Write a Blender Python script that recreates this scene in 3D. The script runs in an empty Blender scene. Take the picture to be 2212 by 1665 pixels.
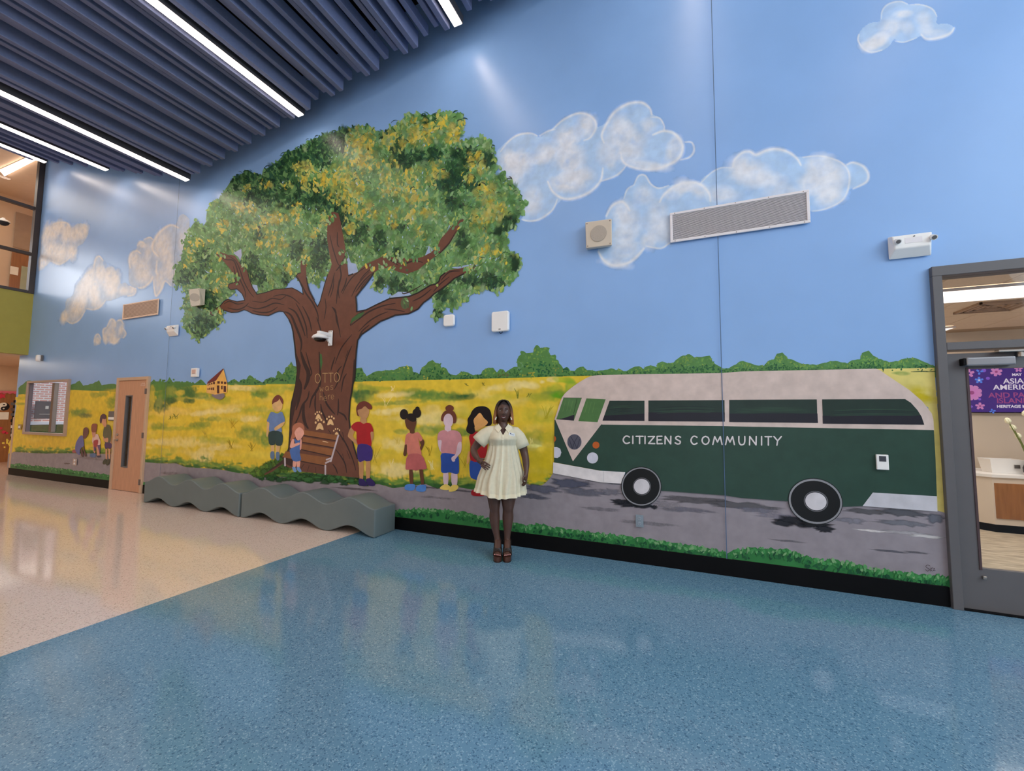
import bpy, bmesh, math, random
from mathutils import Vector, Matrix, noise as mnoise
SC = bpy.context.scene
COL = SC.collection
random.seed(7)
PI = math.pi

# ------------------------------------------------------------------ camera, world, light, exposure
YAW, PITCH, ROLL, FPX = 0.40369799, 0.07085919, 0.00786267, 901.15
CAMZ = 1.6
def _axes():
    cy, sy, cp, sp = math.cos(YAW), math.sin(YAW), math.cos(PITCH), math.sin(PITCH)
    f = Vector((-sy*cp, cy*cp, sp)); r = Vector((cy, sy, 0)); u = r.cross(f)
    c, s = math.cos(ROLL), math.sin(ROLL)
    return c*r+s*u, -s*r+c*u, f
AR, AU, AF = _axes()
cam = bpy.data.cameras.new('camera'); camo = bpy.data.objects.new('camera', cam); COL.objects.link(camo)
cam.sensor_width = 36.0; cam.lens = 36.0*FPX/2212.0; cam.clip_start = 0.05; cam.clip_end = 300
mw = Matrix.Identity(4)
for i in range(3):
    mw[i][0] = AR[i]; mw[i][1] = AU[i]; mw[i][2] = -AF[i]
mw[2][3] = CAMZ
camo.matrix_world = mw
SC.camera = camo
vs = SC.view_settings
vs.view_transform = 'Standard'; vs.look = 'None'; vs.gamma = 1; vs.use_curve_mapping = False
vs.exposure = 0.0
SC.cycles.transparent_max_bounces = 32
SC.cycles.max_bounces = 8
SC.cycles.sample_clamp_indirect = 6

w = bpy.data.worlds.new('sky'); SC.world = w; w.use_nodes = True
w.node_tree.nodes['Background'].inputs[0].default_value = (0.85, 0.92, 1.0, 1)
w.node_tree.nodes['Background'].inputs[1].default_value = 1.8

def area(name, loc, direction, sx, sy, power, col, spread=PI):
    l = bpy.data.lights.new(name, 'AREA'); l.shape = 'RECTANGLE'; l.size = sx; l.size_y = sy
    l.energy = power; l.color = col; l.spread = spread
    o = bpy.data.objects.new(name, l); COL.objects.link(o)
    o.location = loc; o.rotation_euler = Vector(direction).to_track_quat('-Z', 'Y').to_euler()
    return o
# daylight through the tall glazing of the right and back walls
area('daylight_right', (7.7, -1.0, 6.0), (-1, 0.15, -0.55), 7.5, 5.0, 330, (0.70, 0.88, 1.0), math.radians(150))
area('daylight_back', (1.2, -7.7, 2.3), (-0.25, 1, -0.4), 6.0, 2.4, 45, (0.85, 0.93, 1.0))
# ceiling fixtures' light (strips themselves emit too); office and halls
area('office_light', (4.0, 7.0, 2.95), (0, 0, -1), 2.5, 1.5, 48, (1.0, 0.95, 0.90))
area('upper_hall_light', (-18.0, 3.2, 8.2), (0, 0, -1), 2.0, 3.0, 44, (1.0, 0.91, 0.80))
area('upper_hall_window', (-19.6, 2.0, 6.2), (1, 0, 0), 1.2, 1.6, 90, (0.92, 0.94, 1.0))
area('lower_hall_light', (-17.6, 4.2, 3.0), (0, 0, -1), 2.0, 2.0, 42, (1.0, 0.90, 0.76))

# ------------------------------------------------------------------ helpers
WY = 4.851
def ray(px, py):
    return AR*((px-1106)/FPX) - AU*((py-832.5)/FPX) + AF
def ay(px, py, Y=WY):
    d = ray(px, py); t = Y/d.y; return Vector((d.x*t, Y, d.z*t+CAMZ))
def ax(px, py, X):
    d = ray(px, py); t = X/d.x; return Vector((X, d.y*t, d.z*t+CAMZ))
def az(px, py, Z):
    d = ray(px, py); t = (Z-CAMZ)/d.z; return Vector((d.x*t, d.y*t, Z))
def lin(c):
    out = []
    for v in c[:3]:
        v = v/255.0
        out.append(v/12.92 if v <= 0.04045 else ((v+0.055)/1.055)**2.4)
    return out
EXPO = 0.72        # how bright a white thing on the mural wall reads in the photograph
def alb(c, k=EXPO):
    return [min(0.93, v/k) for v in lin(c)]

def mat(name, rgb, rough=0.6, metal=0.0, var=0.06, scale=6.0, bump=0.0, spec=0.4, k=EXPO, emit=None, stretch=None):
    m = bpy.data.materials.new(name); m.use_nodes = True
    nt = m.node_tree; b = nt.nodes['Principled BSDF']
    c = alb(rgb, k)
    b.inputs['Roughness'].default_value = rough; b.inputs['Metallic'].default_value = metal
    b.inputs['Specular IOR Level'].default_value = spec
    tc = nt.nodes.new('ShaderNodeTexCoord'); nz = nt.nodes.new('ShaderNodeTexNoise')
    nz.inputs['Scale'].default_value = scale; nz.inputs['Detail'].default_value = 4
    if stretch:
        mp = nt.nodes.new('ShaderNodeMapping'); mp.inputs['Scale'].default_value = stretch
        nt.links.new(tc.outputs['Object'], mp.inputs[0]); nt.links.new(mp.outputs[0], nz.inputs['Vector'])
    else:
        nt.links.new(tc.outputs['Object'], nz.inputs['Vector'])
    rp = nt.nodes.new('ShaderNodeValToRGB')
    rp.color_ramp.elements[0].position = 0.3; rp.color_ramp.elements[1].position = 0.7
    rp.color_ramp.elements[0].color = [max(0, v*(1-var)) for v in c]+[1]
    rp.color_ramp.elements[1].color = [min(1, v*(1+var)) for v in c]+[1]
    nt.links.new(nz.outputs[0], rp.inputs[0]); nt.links.new(rp.outputs[0], b.inputs['Base Color'])
    if bump:
        bp = nt.nodes.new('ShaderNodeBump'); bp.inputs['Strength'].default_value = bump; bp.inputs['Distance'].default_value = 0.01
        nt.links.new(nz.outputs[0], bp.inputs['Height']); nt.links.new(bp.outputs[0], b.inputs['Normal'])
    return m
def emat(name, rgb, strength):
    m = bpy.data.materials.new(name); m.use_nodes = True
    b = m.node_tree.nodes['Principled BSDF']
    b.inputs['Base Color'].default_value = (0.8, 0.8, 0.8, 1)
    b.inputs['Emission Color'].default_value = list(rgb)+[1]; b.inputs['Emission Strength'].default_value = strength
    return m
def glass(name='glass', tint=(0.97, 0.98, 0.98)):
    m = bpy.data.materials.new(name); m.use_nodes = True; nt = m.node_tree
    for n in list(nt.nodes): nt.nodes.remove(n)
    o = nt.nodes.new('ShaderNodeOutputMaterial'); mx = nt.nodes.new('ShaderNodeMixShader')
    t = nt.nodes.new('ShaderNodeBsdfTransparent'); g = nt.nodes.new('ShaderNodeBsdfGlossy')
    fr = nt.nodes.new('ShaderNodeFresnel'); fr.inputs[0].default_value = 1.45
    t.inputs[0].default_value = list(tint)+[1]; g.inputs['Roughness'].default_value = 0.02
    ge = nt.nodes.new('ShaderNodeNewGeometry'); mu = nt.nodes.new('ShaderNodeMath'); mu.operation = 'MULTIPLY_ADD'
    mu.inputs[1].default_value = -1.0; mu.inputs[2].default_value = 1.0; nt.links.new(ge.outputs['Backfacing'], mu.inputs[0])
    m2 = nt.nodes.new('ShaderNodeMath'); m2.operation = 'MULTIPLY'; nt.links.new(fr.outputs[0], m2.inputs[0]); nt.links.new(mu.outputs[0], m2.inputs[1])
    nt.links.new(m2.outputs[0], mx.inputs[0]); nt.links.new(t.outputs[0], mx.inputs[1]); nt.links.new(g.outputs[0], mx.inputs[2])
    nt.links.new(mx.outputs[0], o.inputs[0])
    return m

def tag(o, label=None, cat=None, group=None, kind=None):
    if label: o['label'] = label
    if cat: o['category'] = cat
    if group: o['group'] = group
    if kind: o['kind'] = kind
    return o
def thing(name, label, cat, loc=(0, 0, 0), group=None, rotz=0):
    o = bpy.data.objects.new(name, None); COL.objects.link(o); o.location = loc; o.rotation_euler = (0, 0, rotz)
    o.empty_display_size = 0.05
    return tag(o, label, cat, group)
def worldloc(p):
    v = Vector((0, 0, 0))
    while p is not None:
        v += p.location; p = p.parent
    return v
def obj(name, bm, m, parent=None, local=False, smooth=False):
    """one mesh object; vertices are given in world space unless local"""
    if parent is not None and not local:
        bmesh.ops.translate(bm, verts=bm.verts, vec=-worldloc(parent))
    me = bpy.data.meshes.new(name); bm.to_mesh(me); bm.free()
    if m is not None:
        for mm in (m if isinstance(m, (list, tuple)) else [m]): me.materials.append(mm)
    if smooth:
        for p in me.polygons: p.use_smooth = True
    o = bpy.data.objects.new(name, me); COL.objects.link(o)
    if parent is not None: o.parent = parent
    return o
def BM(): return bmesh.new()
def abox(bm, x0, x1, y0, y1, z0, z1, bev=0.0, seg=1):
    g = bmesh.ops.create_cube(bm, size=1.0); vs_ = g['verts']
    bmesh.ops.scale(bm, verts=vs_, vec=(abs(x1-x0), abs(y1-y0), abs(z1-z0)))
    bmesh.ops.translate(bm, verts=vs_, vec=((x0+x1)/2, (y0+y1)/2, (z0+z1)/2))
    if bev:
        es = list({e for v in vs_ for e in v.link_edges})
        bmesh.ops.bevel(bm, geom=es, offset=bev, segments=seg, affect='EDGES', profile=0.5)
    return bm
def box(x0, x1, y0, y1, z0, z1, bev=0.0, seg=1):
    return abox(BM(), x0, x1, y0, y1, z0, z1, bev, seg)
def acyl(bm, c, r, h, axis='Z', n=24, r2=None, bev=0.0):
    g = bmesh.ops.create_cone(bm, cap_ends=True, segments=n, radius1=r, radius2=r if r2 is None else r2, depth=h)
    v = g['verts']
    if axis == 'Y': bmesh.ops.rotate(bm, verts=v, cent=(0, 0, 0), matrix=Matrix.Rotation(PI/2, 3, 'X'))
    if axis == 'X': bmesh.ops.rotate(bm, verts=v, cent=(0, 0, 0), matrix=Matrix.Rotation(PI/2, 3, 'Y'))
    bmesh.ops.translate(bm, verts=v, vec=c)
    if bev:
        es = [e for e in {e for q in v for e in q.link_edges} if len(e.link_faces) == 2 and e.calc_face_angle(0) > 0.8]
        bmesh.ops.bevel(bm, geom=es, offset=bev, segments=2, affect='EDGES', profile=0.5)
    return bm
def cyl(c, r, h, axis='Z', n=24, r2=None, bev=0.0): return acyl(BM(), c, r, h, axis, n, r2, bev)
def atube(bm, pts, rad, n=8, cap=True):
    """tube through points, radius number or list; optional (rx) only"""
    pts = [Vector(p) for p in pts]; rs = rad if isinstance(rad, (list, tuple)) else [rad]*len(pts)
    rings = []; prev = None
    for i, p in enumerate(pts):
        t = (pts[min(i+1, len(pts)-1)]-pts[max(i-1, 0)])
        if t.length < 1e-9: t = Vector((0, 0, 1))
        t.normalize()
        if prev is None:
            a = Vector((1, 0, 0)) if abs(t.x) < 0.9 else Vector((0, 1, 0))
            n1 = t.cross(a).normalized()
        else:
            n1 = (prev - t*prev.dot(t)).normalized()
        prev = n1; n2 = t.cross(n1)
        rings.append([bm.verts.new(p+(n1*math.cos(2*PI*k/n)+n2*math.sin(2*PI*k/n))*rs[i]) for k in range(n)])
    for a, b in zip(rings, rings[1:]):
        for k in range(n): bm.faces.new((a[k], a[(k+1) % n], b[(k+1) % n], b[k]))
    if cap:
        bm.faces.new(rings[0][::-1]); bm.faces.new(rings[-1])
    return bm
def loft(bm, rings, cap0=True, cap1=True, closed=True):
    R = [[bm.verts.new(p) for p in r] for r in rings]
    n = len(R[0])
    for a, b in zip(R, R[1:]):
        for k in range(n if closed else n-1):
            bm.faces.new((a[k], a[(k+1) % n], b[(k+1) % n], b[k]))
    if cap0: bm.faces.new(R[0][::-1])
    if cap1: bm.faces.new(R[-1])
    return bm
def prism(pts, y0, y1):
    """polygon of (x,z) extruded along y"""
    bm = BM()
    a = [bm.verts.new((p[0], y0, p[1])) for p in pts]; b = [bm.verts.new((p[0], y1, p[1])) for p in pts]
    bm.faces.new(a); bm.faces.new(b[::-1]); n = len(pts)
    for k in range(n): bm.faces.new((a[k], b[k], b[(k+1) % n], a[(k+1) % n]))
    bmesh.ops.recalc_face_normals(bm, faces=bm.faces)
    return bm
def rect_wall(bm, axis, pos, u0, u1, v0, v1, holes, thick):
    """slab with rectangular holes. axis 'Y': u=x v=z ; axis 'X': u=y v=z ; body from pos to pos+thick"""
    us = sorted({u0, u1, *[h[0] for h in holes], *[h[1] for h in holes]}); us = [u for u in us if u0 <= u <= u1]
    vs2 = sorted({v0, v1, *[h[2] for h in holes], *[h[3] for h in holes]}); vs2 = [v for v in vs2 if v0 <= v <= v1]
    for i in range(len(us)-1):
        for j in range(len(vs2)-1):
            cu, cv = (us[i]+us[i+1])/2, (vs2[j]+vs2[j+1])/2
            if any(h[0] < cu < h[1] and h[2] < cv < h[3] for h in holes): continue
            p0, p1 = min(pos, pos+thick), max(pos, pos+thick)
            if axis == 'Y': abox(bm, us[i], us[i+1], p0, p1, vs2[j], vs2[j+1])
            else: abox(bm, p0, p1, us[i], us[i+1], vs2[j], vs2[j+1])
    # weld and drop interior faces
    bmesh.ops.remove_doubles(bm, verts=bm.verts, dist=1e-5)
    seen = {}
    for f in bm.faces:
        k = tuple(round(v, 4) for v in f.calc_center_median()); seen.setdefault(k, []).append(f)
    dead = [f for l in seen.values() if len(l) > 1 for f in l]
    bmesh.ops.delete(bm, geom=dead, context='FACES')
    return bm
# ------------------------------------------------------------------ materials
def wallpaint(name, rgb, rough=0.33, k=EXPO):
    m = mat(name, rgb, rough=rough, var=0.035, scale=1.3, spec=0.5, k=k)
    return m
M_sky = wallpaint('sky_blue_wall_paint', (123, 159, 205))
M_black_base = mat('black_rubber', (6, 6, 8), rough=0.5, var=0.2, spec=0.15)
M_dark_alu = mat('dark_bronze_aluminium', (70, 70, 74), rough=0.45, metal=0.0, var=0.04)
M_mull = mat('window_mullion_dark', (62, 55, 52), rough=0.4, var=0.05)
M_green = mat('lime_green_paint', (150, 140, 62), rough=0.5, var=0.03)
M_beige = mat('beige_wall_paint', (196, 170, 142), rough=0.6, var=0.03)
M_beige_c = mat('beige_ceiling', (190, 165, 140), rough=0.8, var=0.03)
M_white = mat('white_plastic', (222, 212, 210), rough=0.4, var=0.02)
M_white_m = mat('white_enamel_metal', (205, 200, 202), rough=0.4, var=0.02)
M_tan_frame = mat('tan_door_frame', (178, 150, 125), rough=0.4, var=0.04)
M_wood = mat('maple_door_veneer', (176, 132, 104), rough=0.4, var=0.10, scale=3.0, stretch=(14, 14, 1.2))
M_oak = mat('brown_oak_panel', (138, 92, 54), rough=0.45, var=0.14, scale=3.0, stretch=(10, 10, 1.0))
M_steel = mat('brushed_steel', (150, 145, 140), rough=0.3, metal=0.9, var=0.05)
M_hinge = mat('dull_hinge_metal', (112, 98, 90), rough=0.4, metal=0.6, var=0.05)
M_slat = mat('slate_blue_baffle_felt', (102, 109, 138), rough=0.95, var=0.05, scale=30, spec=0.05)
M_deck = mat('black_ceiling_deck', (18, 18, 22), rough=0.95, var=0.1, spec=0.05)
M_lamphouse = mat('dark_lamp_housing', (60, 58, 62), rough=0.5, var=0.03)
M_lamp = emat('linear_lamp_diffuser', (1.0, 0.84, 0.73), 18.0)
M_bench = mat('grey_green_vinyl', (92, 102, 103), rough=0.5, var=0.04, scale=4)
M_glass = glass()
M_spk = mat('beige_speaker_metal', (186, 174, 158), rough=0.5, var=0.03)
M_spkg = mat('beige_speaker_grille', (158, 148, 136), rough=0.7, var=0.15, scale=220)
M_void = mat('dark_void', (30, 26, 24), rough=0.9, var=0.1)
M_grey = mat('grey_plastic', (95, 92, 92), rough=0.4, var=0.03)

def floor_mat(name, rgb, dark, light, rough=0.16):
    m = bpy.data.materials.new(name); m.use_nodes = True; nt = m.node_tree; b = nt.nodes['Principled BSDF']
    tc = nt.nodes.new('ShaderNodeTexCoord')
    def chips(scale, lo, hi, seed):
        v = nt.nodes.new('ShaderNodeTexVoronoi'); v.inputs['Scale'].default_value = scale
        mp = nt.nodes.new('ShaderNodeMapping'); mp.inputs['Location'].default_value = (seed, seed*2, 0)
        nt.links.new(tc.outputs['Object'], mp.inputs[0]); nt.links.new(mp.outputs[0], v.inputs['Vector'])
        s = nt.nodes.new('ShaderNodeSeparateColor'); nt.links.new(v.outputs['Color'], s.inputs[0])
        r = nt.nodes.new('ShaderNodeValToRGB'); r.color_ramp.interpolation = 'CONSTANT'
        r.color_ramp.elements[0].color = (0, 0, 0, 1); r.color_ramp.elements[1].position = lo; r.color_ramp.elements[1].color = (hi, hi, hi, 1)
        nt.links.new(s.outputs[0], r.inputs[0])
        return r
    nz = nt.nodes.new('ShaderNodeTexNoise'); nz.inputs['Scale'].default_value = 0.7; nt.links.new(tc.outputs['Object'], nz.inputs['Vector'])
    base = nt.nodes.new('ShaderNodeMix'); base.data_type = 'RGBA'
    c = alb(rgb); base.inputs[6].default_value = [v*0.95 for v in c]+[1]; base.inputs[7].default_value = [min(1, v*1.05) for v in c]+[1]
    nt.links.new(nz.outputs[0], base.inputs[0])
    last = base.outputs[2]
    for sc_, thr, amt, colr, sd in ((150, 0.91, 0.7, dark, 3.1), (190, 0.90, 0.55, light, 9.7), (95, 0.955, 0.6, dark, 17.3), (105, 0.965, 0.5, light, 5.5)):
        ch = chips(sc_, thr, amt, sd)
        mx = nt.nodes.new('ShaderNodeMix'); mx.data_type = 'RGBA'
        nt.links.new(ch.outputs[0], mx.inputs[0]); nt.links.new(last, mx.inputs[6]); mx.inputs[7].default_value = alb(colr)+[1]
        last = mx.outputs[2]
    nt.links.new(last, b.inputs['Base Color'])
    b.inputs['Roughness'].default_value = rough; b.inputs['Specular IOR Level'].default_value = 0.75
    return m
M_fblue = floor_mat('blue_terrazzo', (88, 125, 148), (50, 82, 108), (140, 168, 184), 0.10)
M_fbeige = floor_mat('beige_terrazzo', (204, 184, 172), (156, 136, 118), (222, 208, 194), 0.07)

# ------------------------------------------------------------------ setting: floor, walls, ceiling
FX = -4.18   # seam between beige and blue terrazzo
bm = BM()
def fq(x0, x1, y0, y1, mi, z=0.0):
    f = bm.faces.new([bm.verts.new(p) for p in ((x0, y0, z), (x1, y0, z), (x1, y1, z), (x0, y1, z))]); f.material_index = mi
fq(-21, FX, -8.2, 7.4, 1); fq(FX, 8.2, -8.2, 4.87, 0)
floor = tag(obj('floor', bm, [M_fblue, M_fbeige]), 'glossy terrazzo floor, beige on the left and blue on the right', kind='structure')
WIN = (-15.215, -13.20, 1.075, 2.32)      # window_1 opening
DOR = (-11.12, -10.02, 0.0, 2.29)         # door_1 opening
OFF = (2.03, 5.2, 0.0, 2.945)             # office glass front opening
wall_front = tag(obj('wall_front', rect_wall(BM(), 'Y', WY, -15.92, 8.2, 0, 10.2, [WIN, DOR, OFF], 0.05), M_sky),
                 'tall wall painted as a blue sky mural with tree, field and green bus', kind='structure')
# black cove base in three lengths
for i, (a, b) in enumerate(((-15.93, -11.14), (-10.0, 2.0), (5.2, 8.2))):
    bb = box(a, b, WY-0.014, WY+0.01, 0, 0.17, 0.004)
    tag(obj('baseboard_front', bb, M_black_base), 'black rubber baseboard along the mural wall', kind='structure')
# end wall above the lower corridor: lime band, dark window frames
XL = -15.45
wl = obj('wall_left', rect_wall(BM(), 'X', XL, -8.2, WY, 3.03, 10.2, [(-6.0, 4.86, 4.60, 9.6)], -0.2), M_green)
tag(wl, 'lime green band of the end wall under the upper windows', kind='structure')
wn = thing('window_2', None, None, (XL, 2.0, 4.6)); tag(wn, 'upper floor interior window with dark frame and cream room behind', kind='structure')
obj('window_frame', box(XL-0.12, XL+0.03, WY-0.11, WY-0.005, 4.60, 9.6, 0.004), M_mull, wn)
for z in (4.60, 5.585, 6.79, 8.3):
    obj('mullion', box(XL-0.10, XL+0.02, -6.0, WY-0.11, z, z+0.07, 0.004), M_mull, wn)
for y in (2.2, -0.4, -3.0):
    obj('mullion', box(XL-0.10, XL+0.02, y-0.035, y+0.035, 4.67, 9.6, 0.004), M_mull, wn)
for (z0, z1) in ((4.67, 5.585), (5.655, 6.79), (6.86, 8.3)):
    for (y0, y1) in ((2.235, WY-0.11), (-0.365, 2.165)):
        obj('pane', box(XL-0.05, XL-0.044, y0, y1, z0, z1), M_glass, wn)
# upper hall behind the windows
uh = tag(obj('wall_hall', rect_wall(BM(), 'X', -19.8, -8, 7.4, 3.2, 8.6, [(0.4, 2.4, 5.2, 7.0)], -0.15), M_beige), 'cream wall of the upper hall', kind='structure')
tag(obj('floor_upper_hall', box(-20, XL-0.2, -8, 7.4, 3.03, 3.2), M_beige_c), 'cream soffit under the upper hall', kind='structure')
tag(obj('wall_hall_side', box(XL-.25, XL-.18, WY+.06, 7.4, 3.2, 8.6), M_beige), 'cream side wall of the upper hall', kind='structure')
tag(obj('ceiling_upper_hall', box(-20, XL-0.2, -8, 7.4, 8.45, 8.6), M_beige_c), 'cream ceiling of the upper hall', kind='structure')
tag(obj('wall_hall_end', box(-19.8, XL-0.2, 7.25, 7.4, 3.2, 8.45), M_beige), 'cream end wall of the upper hall', kind='structure')
# lower corridor
tag(obj('wall_corridor', box(-20.3, -20.0, -8, 7.6, 0, 3.03), M_beige), 'beige corridor wall above the oak panel', kind='structure')
tag(obj('wall_corridor_end', box(-20.3, -15.92, 7.4, 7.6, 0, 3.03), M_beige), 'beige corridor end wall', kind='structure')
tag(obj('wall_corridor_return', box(-15.92, -15.78, WY+0.05, 7.5, 0, 3.03), M_beige), 'beige return wall of the corridor', kind='structure')
tag(obj('trim_1', box(-15.95, -15.86, WY-0.012, WY+0.17, 0.17, 1.45, 0.004), M_tan_frame), 'tan corner guard at the end of the mural wall', kind='structure')
# closing walls outside the picture
tag(obj('wall_back', rect_wall(BM(), 'Y', -8.2, -15.6, 8.2, 0, 10.2, [(-2.0, 4.5, 0.9, 3.4)], -0.2), M_beige), 'cream back wall with tall glazing', kind='structure')
tag(obj('wall_right', rect_wall(BM(), 'X', 8.2, -8.2, 5.0, 0, 10.2, [(-6.0, 3.4, 3.0, 9.0)], 0.2), M_beige), 'cream right wall with clerestory glazing', kind='structure')

# ceiling: dark deck folded like a butterfly roof, felt baffles hung under it
XV, ZV = -8.6, 5.955
def zc(x): return ZV + (0.153*(x-XV) if x > XV else 0.30*(XV-x))
bm = BM()
for (a, b) in ((-20.0, XV), (XV, 9.0)):
    vv = []
    for x in (a, b):
        for y in (-8.4, WY+0.2):
            for dz in (1.10, 1.25): vv.append(bm.verts.new((x, y, zc(x)+dz)))
    for q in ((0, 2, 6, 4), (1, 5, 7, 3), (0, 4, 5, 1), (2, 3, 7, 6), (0, 1, 3, 2), (4, 6, 7, 5)):
        bm.faces.new([vv[i] for i in q])
bmesh.ops.recalc_face_normals(bm, faces=bm.faces)
ceil = tag(obj('ceiling', bm, M_deck), 'dark folded ceiling hung with slate blue felt baffles', kind='structure')
# baffle meshes of four depths, shared
PITCH_X = 2.935/17
SL = []
for k, (lo, hi, wd) in enumerate(((0.0, 0.24, 0.082), (0.095, 0.24, 0.074), (0.14, 0.24, 0.074), (0.05, 0.24, 0.078))):
    b_ = box(-wd/2, wd/2, -8.0, 4.55, lo, hi, 0.006)
    me = bpy.data.meshes.new('slat'); b_.to_mesh(me); b_.free(); me.materials.append(M_slat); SL.append(me)
LX = [-14.512, -11.57, -8.63, -5.69, -2.775, 0.16, 3.10, 6.03]
n = 0
for li in range(len(LX)-1):
    step = (LX[li+1]-LX[li])/17
    for s in range(1, 17):
        x = LX[li]+s*step
        o = bpy.data.objects.new('slat', SL[(s+li) % 4 if s % 4 else 0]); COL.objects.link(o); o.parent = ceil
        o.location = (x, 0, zc(x)+0.015)
for s in range(1, 7):
    x = LX[0]-s*PITCH_X
    if x > XL:
        o = bpy.data.objects.new('slat', SL[s % 4]); COL.objects.link(o); o.parent = ceil; o.location = (x, 0, zc(x)+0.015)
for y in (4.05, 2.6, 1.1, -0.4):
    for a, b in ((-15.3, XV), (XV, 8.0)):
        bm = BM(); atube(bm, [(a, y, zc(a)+0.275), (b, y, zc(b)+0.275)], 0.022, 4)
        obj('hanger_rail', bm, M_deck, ceil)
for i, x in enumerate(LX):
    z = zc(x)
    words = ['far left under the upper window', 'second from the left', 'third, at the ceiling fold', 'fourth, above the painted tree', 'fifth, top of the picture above the painted tree',
             'sixth, beyond the top edge', 'seventh, beyond the top edge', 'eighth, at the right wall'][i]
    t = thing('ceiling_light', 'long linear ceiling light between the baffles, %s' % words, 'ceiling light', (x, 0, z), 'linear ceiling lights')
    obj('housing', box(x-0.07, x+0.07, -7.9, 4.565, z+0.004, z+0.12, 0.004), M_lamphouse, t)
    obj('diffuser', box(x-0.058, x+0.058, -7.88, 4.55, z-0.008, z+0.006, 0.002), M_lamp, t)
# ------------------------------------------------------------------ the mural (flat paint on the wall)
def paint_material(name, soft, amp=0.9, lo=0.15, hi=0.95, nsc=16):
    m = bpy.data.materials.new(name); m.use_nodes = True; nt = m.node_tree; b = nt.nodes['Principled BSDF']
    b.inputs['Roughness'].default_value = 0.38; b.inputs['Specular IOR Level'].default_value = 0.32
    at = nt.nodes.new('ShaderNodeAttribute'); at.attribute_name = 'Col'
    tc = nt.nodes.new('ShaderNodeTexCoord')
    nz = nt.nodes.new('ShaderNodeTexNoise'); nz.inputs['Scale'].default_value = 9; nz.inputs['Detail'].default_value = 6
    nt.links.new(tc.outputs['Object'], nz.inputs['Vector'])
    hs = nt.nodes.new('ShaderNodeHueSaturation')
    mr = nt.nodes.new('ShaderNodeMapRange'); mr.inputs[1].default_value = 0.3; mr.inputs[2].default_value = 0.7
    mr.inputs[3].default_value = 0.90; mr.inputs[4].default_value = 1.10
    nt.links.new(nz.outputs[0], mr.inputs[0]); nt.links.new(mr.outputs[0], hs.inputs['Value'])
    nt.links.new(at.outputs['Color'], hs.inputs['Color']); nt.links.new(hs.outputs[0], b.inputs['Base Color'])
    if soft:
        n2 = nt.nodes.new('ShaderNodeTexNoise'); n2.inputs['Scale'].default_value = nsc; n2.inputs['Detail'].default_value = 8; n2.inputs['Roughness'].default_value = 0.75
        nt.links.new(tc.outputs['Object'], n2.inputs['Vector'])
        # alpha = smoothstep(attribute alpha + (noise-.5)*.7)
        a1 = nt.nodes.new('ShaderNodeMath'); a1.operation = 'MULTIPLY_ADD'; a1.inputs[1].default_value = amp; a1.inputs[2].default_value = -amp/2
        nt.links.new(n2.outputs[0], a1.inputs[0])
        a1b = nt.nodes.new('ShaderNodeMath'); a1b.operation = 'ADD'
        nt.links.new(at.outputs['Alpha'], a1b.inputs[0]); nt.links.new(a1.outputs[0], a1b.inputs[1])
        a2 = nt.nodes.new('ShaderNodeMapRange'); a2.inputs[1].default_value = lo; a2.inputs[2].default_value = hi
        nt.links.new(a1b.outputs[0], a2.inputs[0])
        # never exceed the attribute alpha envelope: multiply by min(1, alpha*4)
        a3 = nt.nodes.new('ShaderNodeMath'); a3.operation = 'MULTIPLY'; a3.use_clamp = True; a3.inputs[1].default_value = 3 if amp > .8 else 1.6
        nt.links.new(at.outputs['Alpha'], a3.inputs[0])
        a4 = nt.nodes.new('ShaderNodeMath'); a4.operation = 'MULTIPLY'
        nt.links.new(a2.outputs[0], a4.inputs[0]); nt.links.new(a3.outputs[0], a4.inputs[1])
        nt.links.new(a4.outputs[0], b.inputs['Alpha'])
    return m
M_paint = paint_material('mural_paint', False)
M_soft = paint_material('mural_brushed_paint', True)
M_smooth = paint_material('mural_milky_paint', True, 0.45, 0.08, 0.85, 11)
def _milky(m):
    nt = m.node_tree; b = nt.nodes['Principled BSDF']; at = [n for n in nt.nodes if n.type == 'ATTRIBUTE'][0]; nz = [n for n in nt.nodes if n.type == 'TEX_NOISE'][1]
    r = nt.nodes.new('ShaderNodeMapRange'); r.inputs[1].default_value = .3; r.inputs[2].default_value = .65; r.inputs[3].default_value = .70; r.inputs[4].default_value = 1.0
    nt.links.new(nz.outputs[0], r.inputs[0]); mu = nt.nodes.new('ShaderNodeMath'); mu.operation = 'MULTIPLY'
    nt.links.new(r.outputs[0], mu.inputs[0]); nt.links.new(at.outputs['Alpha'], mu.inputs[1]); nt.links.new(mu.outputs[0], b.inputs['Alpha'])
_milky(M_smooth)
LAYER = [0]; LSTEP = 0.00025
def X(ox, oy, s, *p): return [(ox+a/s, oy+b/s) for a, b in p]
def smooth(pts, n=4, closed=True):
    out = []; L = len(pts)
    rng = range(L) if closed else range(L-1)
    for i in rng:
        p0 = pts[(i-1) % L] if closed or i > 0 else pts[i]; p1 = pts[i]; p2 = pts[(i+1) % L]
        p3 = pts[(i+2) % L] if closed or i+2 < L else p2
        for k in range(n):
            t = k/n
            out.append(tuple(0.5*((2*p1[j])+(-p0[j]+p2[j])*t+(2*p0[j]-5*p1[j]+4*p2[j]-p3[j])*t*t+(-p0[j]+3*p1[j]-3*p2[j]+p3[j])*t**3) for j in (0, 1)))
    if not closed: out.append(pts[-1])
    return out
def ell(cx, cy, rx, ry, rot=0, n=28):
    c, s = math.cos(math.radians(rot)), math.sin(math.radians(rot))
    return [(cx+rx*math.cos(2*PI*k/n)*c-ry*math.sin(2*PI*k/n)*s, cy+rx*math.cos(2*PI*k/n)*s+ry*math.sin(2*PI*k/n)*c) for k in range(n)]
from mathutils.geometry import tessellate_polygon
import numpy as np
def lin_alb(c): return np.array(alb(c))
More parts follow.
